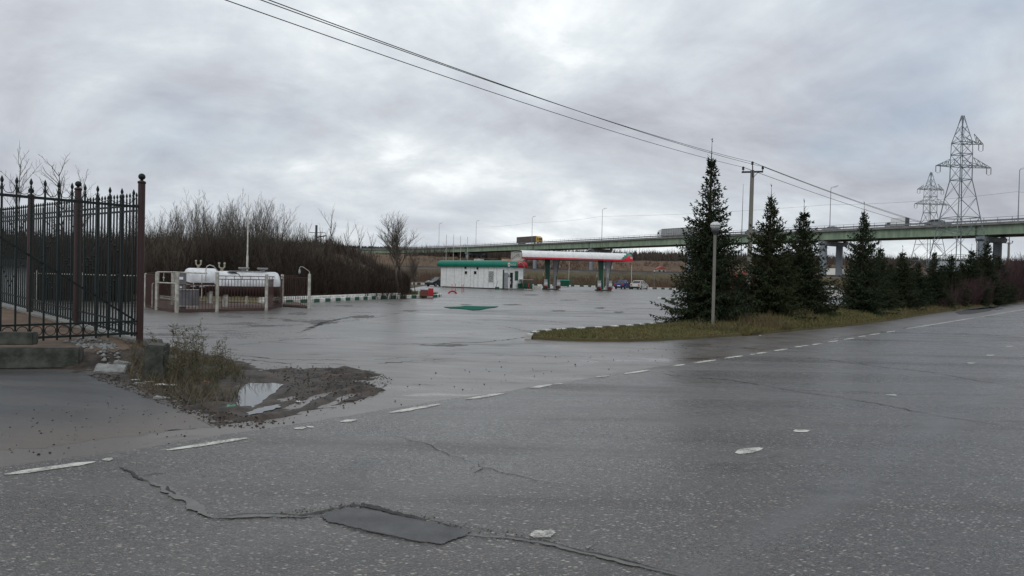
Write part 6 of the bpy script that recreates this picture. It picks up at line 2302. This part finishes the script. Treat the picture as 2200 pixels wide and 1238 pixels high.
mb = MB(); sweep(mb, 0.0, DW, -0.62, -0.25); sweep(mb, 0.0, 0.35, -0.245, 0.0); sweep(mb, DW - 0.35, DW, -0.245, 0.0)
mb.build('deck', M['deck_edge'], br)
mb = MB(); sweep(mb, 0.5, DW - 0.5, -0.24, -0.20); mb.build('carriageway', M['drive'], br)
for o0 in (0.75, DW - 1.2):
    mb = MB(); sweep(mb, o0, o0 + 0.12, -2.85, -0.625); sweep(mb, o0 - 0.2, o0 + 0.32, -2.95, -2.853); mb.build('girder', M['girder'], br)
mb = MB(); sweep(mb, 1.3, DW - 1.6, -2.6, -2.5); mb.build('soffit', M['dark_steel'], br)
# stiffeners, handrail and crash barrier follow the deck edge
seg = []
tot = 0
for i in range(len(dn) - 1):
    l = (dn[i + 1] - dn[i]).length
    seg.append((tot, l)); tot += l


def at_len(s):
    for i, (t, l) in enumerate(seg):
        if s <= t + l or i == len(seg) - 1:
            f = (s - t) / l
            return dn[i].lerp(dn[i + 1], f), nrm[i].lerp(nrm[i + 1], f).normalized()


po, gp_ = MB(), MB()
s = 1.0
while s < tot - 1:
    p, n = at_len(s); q = p - O
    k = int(round(s / 3.0))
    if k % 3 == 0:
        w = q + n * 0.70
        MB().bar((w.x, w.y, w.z - 2.85), (w.x, w.y, w.z - 0.63), 0.10, 0.10).build('stiffener', M['girder'], br)
    w = q + n * 0.15
    po.bar((w.x, w.y, w.z), (w.x, w.y, w.z + 1.1), 0.07, 0.07)
    w = q + n * 1.3
    gp_.bar((w.x, w.y, w.z - 0.2), (w.x, w.y, w.z + 0.62), 0.10, 0.10)
    s += 3.0
sweep(po, 0.11, 0.19, 1.1, 1.17); sweep(po, 0.12, 0.18, 0.55, 0.60)
po.build('handrail', M['dark_steel'], br)
sweep(gp_, 1.22, 1.34, 0.32, 0.72); sweep(gp_, DW - 1.34, DW - 1.22, 0.32, 0.72)
gp_.build('crash_barrier', M['steel'], br)

PG_ = 'bridge piers'
for px, lab, drain in ((2107, 'pier nearest the right edge, half hidden by a dense spruce', True), (1766, 'pier of two blue grey columns between the spruces', True), (1478, 'pier hidden behind the tallest spruce', True), (1268, 'pier behind the right pump island, under the canopy', True), (1147, 'pier behind the left end of the canopy', True), (1002, 'pier above the green kiosk roof', True), (920, 'pier behind the willow, left of the flagpoles', False), (2330, 'pier off the right edge', False)):
    p, d, n = deck_at(px)
    if px == 2330: continue
    t = thing('bridge_pier', 'bridge ' + lab, 'pier', (p.x, p.y, 0), ang(n), PG_)
    zt_ = p.z - 2.98
    # local x runs across the deck, away from the camera
    mb = MB(); mb.slab([(-0.2, zt_ - 1.0), (0.6, zt_ - 1.55), (DW - 2.2, zt_ - 1.55), (DW - 1.2, zt_ - 1.0), (DW - 1.2, zt_ - 0.35), (-0.2, zt_ - 0.35)], 'y', -0.95, 0.95)
    mb.build('cap', M['pier'], t)
    mb = MB()
    for x in (0.8, DW - 1.15): mb.box(x - 0.4, x + 0.4, -0.5, 0.5, zt_ - 0.35, zt_ - 0.02)
    mb.build('bearings', M['dark_steel'], t)
    for x in (1.0, 8.9):
        mb = MB(); mb.lathe([(0.95, -0.5), (0.95, zt_ - 1.55)], (x, 0, 0), 24); mb.build('column', M['pier'], t)
    if drain:
        mb = MB(); mb.tube([(0.55, 1.3, zt_ + 2.3), (0.55, 1.3, zt_ - 0.1), (0.3, 1.15, zt_ - 1.2), (0.0, 0.75, zt_ - 2.0), (-0.05, 0.75, 0.5)], 0.11, 8); mb.build('drainpipe', M['black'], t)

SLG = 'street lamps on the bridge'
first = None
for px, ty, lab in ((2184, 362, 'nearest street lamp on the bridge, at the right edge'), (1780, 402, 'bridge street lamp above the pier columns, between the spruces'), (1291, 449, 'bridge street lamp above the middle of the white canopy'), (1141, 466, 'bridge street lamp rising at the yellow truck cab'), (1021, 475, 'bridge street lamp left of the yellow truck'), (942, 480, 'farthest bridge street lamp, behind the willow twigs')):
    p, d, n = deck_at(px)
    z = P(px + 6, ty, p.y).z - p.z
    q = p + n * 0.55
    if first is None:
        t = thing('street_lamp', lab, 'street lamp', (q.x, q.y, p.z - 0.2), ang(-d), SLG)
        HL = z + 0.2
        MB().lathe([(0.13, 0), (0.11, 3), (0.075, HL - 0.4), (0.05, HL - 0.3)], n=10).build('pole', M['steel'], t)
        mb = MB(); mb.tube([(0, 0, HL - 0.4), (0.15, 0, HL - 0.05), (0.5, 0.25, HL + 0.1), (1.3, 0.8, HL + 0.25)], 0.04, 6); mb.tube([(0, 0, HL - 0.5), (0.2, 0.0, HL - 0.25), (1.2, 0.0, HL - 0.1)], 0.035, 6); mb.build('arm', M['steel'], t)
        mb = MB(); mb.box(1.1, 1.75, 0.65, 0.95, HL + 0.2, HL + 0.32); mb.build('lamp_head', M['grey'], t)
        mb = MB(); mb.box(1.1, 1.65, -0.13, 0.13, HL - 0.16, HL - 0.05); mb.build('lamp_head', M['grey'], t)
        first = t; fH = HL
    else:
        dup(first, (q.x, q.y, p.z - 0.2), ang(-d), lab, SLG, (1, 1, (z + 0.2) / fH))


# ================================================================== VEHICLES
def wheel(mb, x, y, r, w):
    mb.tube([(x, y - w / 2, r), (x, y + w / 2, r)], r, 16)


def car(label, loc, rz, paint, name='parked_car', group='cars parked at the station', sc=1.0, saloon=True):
    t = thing(name, label, 'car', loc, rz, group)
    t.scale = (sc,) * 3
    out = [(-2.05, 0.30), (-2.12, 0.50), (-2.08, 0.80), (-1.98, 0.93), (-1.20, 0.97), (0.95, 0.93), (1.55, 0.86), (2.0, 0.72), (2.12, 0.52), (2.08, 0.28), (1.75, 0.22), (1.72, 0.42), (1.58, 0.58), (1.38, 0.64), (1.18, 0.58), (1.04, 0.42), (1.0, 0.22), (-0.95, 0.22), (-0.99, 0.42), (-1.13, 0.58), (-1.33, 0.64), (-1.53, 0.58), (-1.67, 0.42), (-1.70, 0.24)]
    mb = MB()
    sl = [(-0.80, 0.94, 0.05), (-0.84, 0.99, 0.0), (-0.78, 1.0, 0.0), (0.78, 1.0, 0.0), (0.84, 0.99, 0.0), (0.80, 0.94, 0.05)]
    k = len(out)
    vs = []
    for y, s_, dz in sl:
        for x, z in out:
            vs.append((x * s_, y, 0.55 + (z - 0.55) * (1 - dz * 1.5)))
    fs = []
    for i in range(len(sl) - 1):
        for j in range(k):
            fs.append((i * k + j, i * k + (j + 1) % k, (i + 1) * k + (j + 1) % k, (i + 1) * k + j))
    mb.add(vs, fs, 0)
    mb.add(vs[:k], [tuple(range(k))[::-1]], 0); mb.add(vs[-k:], [tuple(range(k))], 0)
    # roof and pillars
    b = [(-1.62, 0.95, 0.70), (1.02, 0.94, 0.72)]
    tp = [(-0.98, 1.40, 0.56), (0.28, 1.40, 0.57)]
    rv = [(tp[0][0], -tp[0][2], 1.38), (tp[1][0], -tp[1][2], 1.38), (tp[1][0], tp[1][2], 1.38), (tp[0][0], tp[0][2], 1.38), (tp[0][0] + .12, -.48, 1.45), (tp[1][0] - .12, -.49, 1.45), (tp[1][0] - .12, .49, 1.45), (tp[0][0] + .12, .48, 1.45)]
    mb.add(rv, [(4, 5, 6, 7), (0, 1, 5, 4), (1, 2, 6, 5), (2, 3, 7, 6), (3, 0, 4, 7), (3, 2, 1, 0)], 0)
    for sy in (-1, 1):
        for (x0, x1, w) in ((b[0][0], tp[0][0], 0.12), (b[1][0], tp[1][0], 0.07), (-0.30, -0.32, 0.07)):
            y0 = 0.715 if x0 != -0.30 else 0.735
            mb.bar((x0, sy * y0, 0.95), (x1, sy * 0.575, 1.40), w, 0.05, up=(0, 1, 0))
    mb.build('body', paint, t)
    g_ = MB()
    gb = [(b[0][0] + .02, -.69, .95), (b[1][0] - .02, -.71, .93), (b[1][0] - .02, .71, .93), (b[0][0] + .02, .69, .95), (tp[0][0] + .02, -.55, 1.385), (tp[1][0] - .02, -.56, 1.385), (tp[1][0] - .02, .56, 1.385), (tp[0][0] + .02, .55, 1.385)]
    g_.add(gb, [(0, 1, 5, 4), (1, 2, 6, 5), (2, 3, 7, 6), (3, 0, 4, 7)])
    g_.build('windows', M['glass'], t)
    for x in (-1.33, 1.38):
        for y in (-0.74, 0.74):
            w = MB(); wheel(w, x, y, 0.30, 0.19)
            w = w.build('wheel', M['black'], t)
            h = MB(); h.tube([(x, y - 0.10 if y < 0 else y + 0.10, 0.30), (x, y - 0.105 if y < 0 else y + 0.105, 0.30)], 0.18, 12); h.build('rim', M['steel'], w)
    for sy in (-1, 1):
        l = MB(); l.box(-2.125, -2.06, sy * 0.62 - 0.14, sy * 0.62 + 0.14, 0.62, 0.82); l.build('tail_light', M['red'], t)
        l = MB(); l.box(2.02, 2.09, sy * 0.60 - 0.17, sy * 0.60 + 0.17, 0.56, 0.70); l.build('headlight', M['grey'], t)
        l = MB(); l.box(0.75, 0.92, sy * 0.84 - 0.08, sy * 0.84 + 0.08, 0.93, 1.05); l.build('mirror', paint, t)
    l = MB(); l.box(-2.15, -2.13, -0.26, 0.26, 0.46, 0.58); l.build('number_plate', M['white'], t)
    l = MB(); l.box(-2.17, -2.02, -0.80, 0.80, 0.28, 0.42); l.box(2.02, 2.16, -0.80, 0.80, 0.28, 0.42); l.build('bumper', M['black'], t)
    return t


M['car_blue'] = pmat('blue_car_paint', (0.010, 0.032, 0.16), (0.008, 0.024, 0.12), 1, 0.2)
M['car_white'] = pmat('white_car_paint', (0.62, 0.62, 0.58), (0.42, 0.40, 0.36), 3, 0.3)
M['car_grey'] = pmat('silver_car_paint', (0.30, 0.31, 0.32), (0.22, 0.23, 0.24), 1, 0.25)
M['car_dark'] = pmat('dark_car_paint', (0.02, 0.022, 0.026), (0.03, 0.03, 0.034), 1, 0.2)
b = XY(1339, 128.0); car('dark blue saloon parked at the back kerb, left of the white one', (b.x, b.y, 0), math.radians(90 - 28), M['car_blue'], sc=1.12)
b = XY(1374, 128.0); car('dirty white saloon parked at the back kerb, right of the blue one', (b.x, b.y, 0), math.radians(90 - 30), M['car_white'], sc=1.12)
b = XY(941, 108.0); car('dark car half hidden behind the left end of the kiosk', (b.x, b.y, 0), math.radians(-90 - 35), M['car_dark'], sc=1.0)
# a car glimpsed between the firs
b = XY(1786, 88.0); car('white car parked deep behind the spruces', (b.x, b.y, 0), math.radians(20), M['car_white'], sc=1.0)


def deck_vehicle(px, off, right=True):
    p, d, n = deck_at(px)
    q = p + n * off
    return (q.x, q.y, p.z - 0.19), ang(-d if right else d)


def artic(label, px, off, right, box_m, cab_m, Lb=13.2, hb=2.75, z0=1.15, name='lorry'):
    loc, rz = deck_vehicle(px, off, right)
    t = thing(name, label, 'truck', loc, rz, 'vehicles crossing the bridge')
    mb = MB()
    mb.box(-Lb / 2 - 1.2, Lb / 2 - 1.2, -1.25, 1.25, z0, z0 + hb)
    mb.build('trailer_box', box_m, t)
    mb = MB()
    for i in range(int(Lb / 1.2) + 1):
        x = -Lb / 2 - 1.2 + 0.05 + i * (Lb - 0.1) / int(Lb / 1.2)
        for y in (-1.28, 1.25): mb.box(x - 0.03, x + 0.03, y, y + 0.03, z0, z0 + hb)
    for y in (-1.29, 1.25): mb.box(-Lb / 2 - 1.2, Lb / 2 - 1.2, y, y + 0.04, z0 + hb - 0.16, z0 + hb + 0.02)
    mb.build('trailer_straps', M['dark_steel'], t)
    mb = MB(); mb.box(-Lb / 2 - 1.0, Lb / 2 - 1.4, -1.0, 1.0, z0 - 0.3, z0 - 0.002); mb.build('chassis', M['black'], t)
    c0 = Lb / 2 - 0.9
    mb = MB(); mb.slab([(c0, 0.75), (c0 + 2.2, 0.75), (c0 + 2.25, 1.9), (c0 + 2.05, 2.95), (c0 + 1.6, 3.35), (c0 + 0.7, 3.75), (c0, 3.85)], 'y', -1.22, 1.22); mb.build('cab', cab_m, t)
    mb = MB(); mb.add([(c0 + 2.265, -1.1, 1.95), (c0 + 2.265, 1.1, 1.95), (c0 + 2.09, 1.05, 2.85), (c0 + 2.09, -1.05, 2.85)], [(0, 1, 2, 3)]); mb.add([(c0 + 1.1, -1.235, 1.95), (c0 + 2.1, -1.235, 1.95), (c0 + 1.95, -1.235, 2.75), (c0 + 1.1, -1.235, 2.75)], [(0, 1, 2, 3)]); mb.add([(c0 + 1.1, 1.235, 1.95), (c0 + 2.1, 1.235, 1.95), (c0 + 1.95, 1.235, 2.75), (c0 + 1.1, 1.235, 2.75)], [(3, 2, 1, 0)]); mb.build('windscreen', M['glass'], t)
    for x in (-Lb / 2 + 0.4, -Lb / 2 + 1.7, -Lb / 2 + 3.0, c0 - 1.2, c0 + 1.3):
        mb = MB()
        for y in (-1.0, 1.0): wheel(mb, x, y, 0.5, 0.32)
        mb.build('wheels', M['black'], t)
    mb = MB(); mb.box(c0 + 2.26, c0 + 2.30, -1.0, 1.0, 0.9, 1.5); mb.build('grille', M['dark_steel'], t)
    return t


M['tarp_brown'] = pmat('brown_tarpaulin', (0.105, 0.082, 0.068), (0.075, 0.062, 0.055), 0.5, 0.7)
M['yellow'] = pmat('yellow_cab', (0.55, 0.33, 0.03), (0.45, 0.26, 0.03), 1, 0.4)
artic('lorry with a yellow cab and a brown tarpaulin trailer crossing the bridge', 1121, 4.5, True, M['tarp_brown'], M['yellow'], Lb=16.5)
M['trailer_grey'] = pmat('light_trailer', (0.38, 0.385, 0.38), (0.27, 0.275, 0.27), 0.4, 0.6, stretch=(1, 1, 3))
artic('lorry with a white cab and a long light grey trailer crossing the bridge', 1430, 8.5, False, M['trailer_grey'], M['white'], Lb=21.0)
loc, rz = deck_vehicle(1893, 8.5, False)
bt_ = thing('box_truck', 'small white box truck crossing the bridge right of the utility pole', 'truck', loc, rz, 'vehicles crossing the bridge')
mb = MB(); mb.box(-2.4, 1.6, -1.05, 1.05, 0.95, 3.15); mb.build('cargo_box', M['white'], bt_)
mb = MB(); mb.box(-2.44, -2.402, -1.05, 1.05, 0.95, 3.15); mb.build('rear_door', M['dark_steel'], bt_)
mb = MB(); mb.slab([(1.65, 0.5), (3.3, 0.5), (3.35, 1.2), (2.7, 2.05), (1.65, 2.1)], 'y', -0.95, 0.95); mb.build('cab', M['grey'], bt_)
mb = MB(); mb.box(1.9, 2.65, -0.965, -0.95, 1.35, 1.9); mb.box(1.9, 2.65, 0.95, 0.965, 1.35, 1.9); mb.build('windows', M['glass'], bt_)
for x in (-1.5, 2.5):
    mb = MB()
    for y in (-0.8, 0.8): wheel(mb, x, y, 0.4, 0.25)
    mb.build('wheels', M['black'], bt_)
for px, off, m_, lab, rt in ((1601, 4.0, M['car_dark'], 'dark car crossing the bridge left of the utility pole', True), (1632, 8.0, M['car_dark'], 'dark car crossing the bridge right of the utility pole', False), (1995, 4.5, M['car_grey'], 'silver car crossing the bridge before the farther pylon', True), (1748, 8.5, M['car_grey'], 'silver car crossing the bridge above the bare leader spruce', False)):
    loc, rz = deck_vehicle(px, off, rt)
    car(lab, loc, rz, m_, 'moving_car', 'vehicles crossing the bridge', 1.35 if px == 1995 else 1.25)


# ================================================================== PYLONS
def pylon(name, label, px, Y, topy, upper_left, rz, basez=0.0):
    b = XY(px, Y)
    zt_ = P(px, topy, Y).z
    t = thing(name, label, 'pylon', (b.x, b.y, basez), rz, 'lattice power pylons')
    H = zt_ - basez
    k = H / 37.0
    LV = [(0.0, 4.6), (5.5, 3.9), (11.0, 3.2), (16.0, 2.5), (20.0, 1.95), (23.8, 1.36), (26.6, 1.36), (29.0, 1.34), (31.4, 1.30), (33.0, 0.95), (34.8, 0.56), (37.0, 0.16)]
    mb = MB()
    W_ = 0.16
    def cr(z, h): return [Vector((sx * h, sy * h, z)) * k for sx, sy in ((-1, -1), (1, -1), (1, 1), (-1, 1))]
    for i in range(len(LV) - 1):
        a, c = cr(*LV[i]), cr(*LV[i + 1])
        w = (0.17 if i < 5 else 0.13) * k
        for j in range(4):
            j2 = (j + 1) % 4
            mb.bar(a[j], c[j], w, w)
            mb.bar(a[j], c[j2], 0.055 * k, 0.055 * k); mb.bar(a[j2], c[j], 0.055 * k, 0.055 * k)
            if i in (3, 5, 6, 7, 8): mb.bar(a[j], a[j2], 0.12 * k, 0.12 * k)
        if i < 3:
            m0 = [x.lerp(y, 0.5) for x, y in zip(a, c)]
            for j in range(4): mb.bar(m0[j], m0[(j + 1) % 4], 0.08 * k, 0.08 * k)
    mb.build('tower', M['lattice'], t)
    arms = [(26.6, 4.2, -1), (26.6, 5.3, 1), (31.4, 3.3, 1)] + ([(31.4, 3.3, -1)] if upper_left else [])
    for z, l, sg in arms:
        am = MB()
        for sy in (-1, 1):
            r0 = Vector((sg * 1.45, sy * 1.45, z)) * k; e = Vector((sg * (1.45 + l), sy * 0.15, z - 0.1)) * k; u0 = Vector((sg * 1.45, sy * 1.45, z + 1.6)) * k
            am.bar(r0, e, 0.11 * k, 0.11 * k); am.bar(u0, e, 0.08 * k, 0.08 * k)
            for q in range(1, 4):
                f = q / 4
                am.bar(r0.lerp(e, f), u0.lerp(e, f), 0.07 * k, 0.07 * k)
                am.bar(r0.lerp(e, f), u0.lerp(e, f - 0.25), 0.07 * k, 0.07 * k)
        e = Vector((sg * (1.45 + l), 0, z - 0.1)) * k
        r0 = Vector((sg * 1.45, -1.45, z)) * k; r1 = Vector((sg * 1.45, 1.45, z)) * k
        for q in range(1, 4): am.bar(r0.lerp(e, q / 4), r1.lerp(e, q / 4), 0.07 * k, 0.07 * k)
        ar = am.build('crossarm', M['lattice'], t)
        ins = MB()
        for dx in (-0.5, 0.5):
            x = e.x + dx * k - sg * 0.4 * k
            ins.tube([(x, 0, e.z), (x, 0, e.z - 1.3 * k)], 0.05 * k, 6)
            for q in range(6): ins.lathe([(0.0, 0), (0.15 * k, 0.03), (0.0, 0.08)], (x, 0, e.z - (0.25 + q * 0.19) * k), 8)
        ins.tube([(e.x - 0.9 * k * 0.5 - sg * 0.4 * k, 0, e.z - 1.3 * k), (e.x - sg * 0.4 * k, 0, e.z - 1.55 * k), (e.x + 0.5 * k * 0.9 - sg * 0.4 * k, 0, e.z - 1.3 * k)], 0.03 * k, 5)
        ins.build('insulators', M['dark_steel'], ar)
    return t


pylon('power_pylon', 'nearer and taller lattice pylon standing in front of the bridge', 2057, 140.0, 248, False, 0.14)
pylon('power_pylon', 'farther and smaller lattice pylon standing behind the bridge', 1993, 228.0, 370, True, 0.16, 2.0)

# ================================================================== UTILITY POLES AND WIRES
def utility_pole(label, base, top, r0, r1, rz, cap=True):
    t = thing('utility_pole', label, 'utility pole', tuple(base), 0, 'concrete utility poles with three wires')
    d = top - base
    mb = MB(); mb.tube([(0, 0, -0.3), tuple(d * 0.5), tuple(d)], [r0, (r0 + r1) / 2, r1], 8); mb.build('pole', M['pole_conc'], t)
    c, s = math.cos(rz), math.sin(rz)
    ax = Vector((c, s, 0))
    ca = MB()
    zc_ = d + Vector((0, 0, -0.02))
    ca.bar(zc_ - ax * 0.62 + Vector((0, 0, -0.10)), zc_ + ax * 0.62 + Vector((0, 0, -0.06)), 0.09, 0.10)
    ca.bar(zc_ - ax * 0.03 + Vector((0, -0.12, -0.4)), zc_ - ax * 0.03 + Vector((0, -0.12, 0.28)), 0.05, 0.05)
    ca.bar(zc_ + ax * 0.32 + Vector((0, -0.1, -0.1)), zc_ + Vector((0, -0.1, -0.45)), 0.03, 0.03)
    ca.build('crossarm', M['black'], t)
    pts = []
    for dx, dz in ((-0.56, -0.05), (-0.03, 0.26), (0.58, -0.01)):
        i_ = MB()
        b = zc_ + ax * dx + Vector((0, -0.06, dz))
        i_.lathe([(0.02, 0), (0.03, 0.08), (0.075, 0.09), (0.08, 0.14), (0.05, 0.17), (0.075, 0.19), (0.07, 0.25), (0.03, 0.27), (0.0, 0.30)], tuple(b), 12)
        i_.build('insulator', M['black'], t)
        pts.append(base + b + Vector((0, 0, 0.24)))
    return t, pts


UB = XY(1608, 42.0)
UT = P(1616.5, 366, 42.0)
t, w1 = utility_pole('concrete utility pole with a dark crossarm rising behind the spruces', UB, UT, 0.16, 0.115, -0.1)
B2 = XY(2165, 108.0); T2_ = P(2167.5, 521, 108.0)
t, w2 = utility_pole('farther utility pole with a slanting strut behind the red shrubs', B2, T2_, 0.20, 0.15, 0.1)
mb = MB(); mb.bar((-2.6, 0.3, 0), (-0.1, 0.1, (T2_.z) * 0.72), 0.22, 0.22); mb.build('strut', M['pole_conc'], t)
mb = MB(); mb.tube([(0.0, 0, T2_.z - 0.3), (0.0, 0, T2_.z + 0.9), (0, 0, T2_.z + 1.0)], 0.05, 6); mb.build('spike', M['black'], t)


def wire(pts, r):
    return MB().tube(pts, r, 4, cap=False)


def sag(a, b, s, n=28):
    return [a.lerp(b, i / n) - Vector((0, 0, 4 * s * (i / n) * (1 - i / n))) for i in range(n + 1)]


# the span towards the camera side: each wire leaves the top of the picture at a known column
WG_ = 'power wires of the utility poles'
wd_ = Vector((-14.4, -28.2, 0)).normalized()
BP = UB + (P(560, 0, 13.8) - UB).normalized() * 0
_e = P(560, 0, 13.8); dvec = Vector((_e.x - UB.x, _e.y - UB.y, 0)); dl = dvec.length; dvec.normalize()
FP = UB + dvec * 52.0
T3_ = Vector((FP.x, FP.y, 0)) + Vector((0, 0, 9.4))
for i, (exp, lab) in enumerate(((484, 'left lower overhead wire sweeping from the utility pole to the top edge'), (560, 'middle overhead wire sweeping from the utility pole to the top edge'), (577, 'right overhead wire sweeping from the utility pole to the top edge'))):
    a = w1[i]
    # the wire hangs in the upright plane of its span; find its height where it leaves the frame
    far = a + dvec * 52.0
    s_, z_ = WALL(exp, 0, a, far)
    f = s_ / 52.0
    sg = 0.55
    zf = (z_ + 4 * sg * f * (1 - f) - a.z * (1 - f)) / f
    far = Vector((far.x, far.y, zf))
    o = wire(sag(a, far, sg), 0.0105).build('overhead_wire', M['cable'])
    tag(o, lab, 'wire', WG_)
    if i == 1: T3_ = Vector((FP.x, FP.y, zf - 0.5))
utility_pole('utility pole behind the camera', FP, T3_, 0.16, 0.115, -0.1 + 0.0) if False else None
for i, lab in enumerate(('lowest overhead wire descending from the utility pole past the bridge', 'middle overhead wire descending from the utility pole past the bridge', 'upper overhead wire descending from the utility pole past the bridge')):
    o = wire(sag(w1[i], w2[i], 0.9), 0.016).build('overhead_wire', M['cable'])
    tag(o, lab, 'wire', WG_)
# thin line along the bridge lamps
lp_ = []
for px, ty in ((2300, 400), (2184, 412), (1780, 440), (1291, 465), (1141, 478), (1021, 488)):
    p, d, n = deck_at(px)
    lp_.append(P(px, ty, p.y + 0.5))
pts = []
for i in range(len(lp_) - 1): pts += sag(lp_[i], lp_[i + 1], 0.7, 12)
o = wire(pts, 0.030).build('lamp_cable', M['steel']); tag(o, 'thin grey cable strung between the street lamps of the bridge', 'cable')

# railway mast half hidden in the thicket
b = XY(678, 150); z = P(678, 484, 150).z
t = thing('railway_mast', 'dark mast with a short arm standing above the brown rise left of the slim tree', 'mast', (b.x, b.y, 0))
MB().lathe([(0.30, -0.1), (0.25, z)], n=8).build('pole', M['dark_steel'], t)
mb = MB(); mb.bar((-1.5, 0, z - 1.6), (1.8, 0, z - 1.6), 0.12, 0.12); mb.bar((0, 0, z - 2.6), (2.2, 0, z - 2.2), 0.25, 0.25); mb.build('arm', M['dark_steel'], t)


# ================================================================== FAR HOUSES
def house(px, Y, w, d, h, wall, roof, label, py=None, rz=0.2):
    b = XY(px, Y); zb_ = float(terrain_z(b.x, b.y)) if py is None else P(px, py, Y).z
    t = thing('house', label, 'house', (b.x, b.y, zb_ - 0.2), rz)
    MB().box(-w / 2, w / 2, -d / 2, d / 2, -4, h).build('wall', wall, t)
    mb = MB(); mb.slab([(-w / 2 - .4, h + 0.002), (w / 2 + .4, h + 0.002), (0, h + w * 0.32)], 'y', -d / 2 - .4, d / 2 + .4); mb.build('roof', roof, t)
    mb = MB()
    for x in (-w * .25, w * .25): mb.box(x - .5, x + .5, -d / 2 - 0.03, -d / 2 - 0.002, h * .4, h * .75)
    mb.build('window', M['glass'], t)
    return t


house(1576, 95, 4.5, 4, 2.0, M['red'], M['brick'], 'red roofed hut glimpsed between the spruces', None, 0.4)
house(1795, 300, 9, 8, 3.2, M['dirty_white'], M['dirty_white'], 'white roofed house between the grey bridge columns', None, 0.5)
house(2060, 165, 8, 8, 5.5, M['grey'], M['steel'], 'grey roofed shed behind the legs of the nearer pylon', None, 0.9)
house(1418, 330, 4, 4, 2.2, M['dirty_white'], M['brick'], 'tiny white house in the brown field above the globe lamp', None, 0.1)
house(2052, 110, 2.6, 2.5, 1.6, pmat('orange_brick', (0.35, 0.12, 0.03), (0.28, 0.1, 0.03), 3, 0.8), M['brick'], 'small orange hut seen through the spruces by the nearer pylon', None, 0.1)
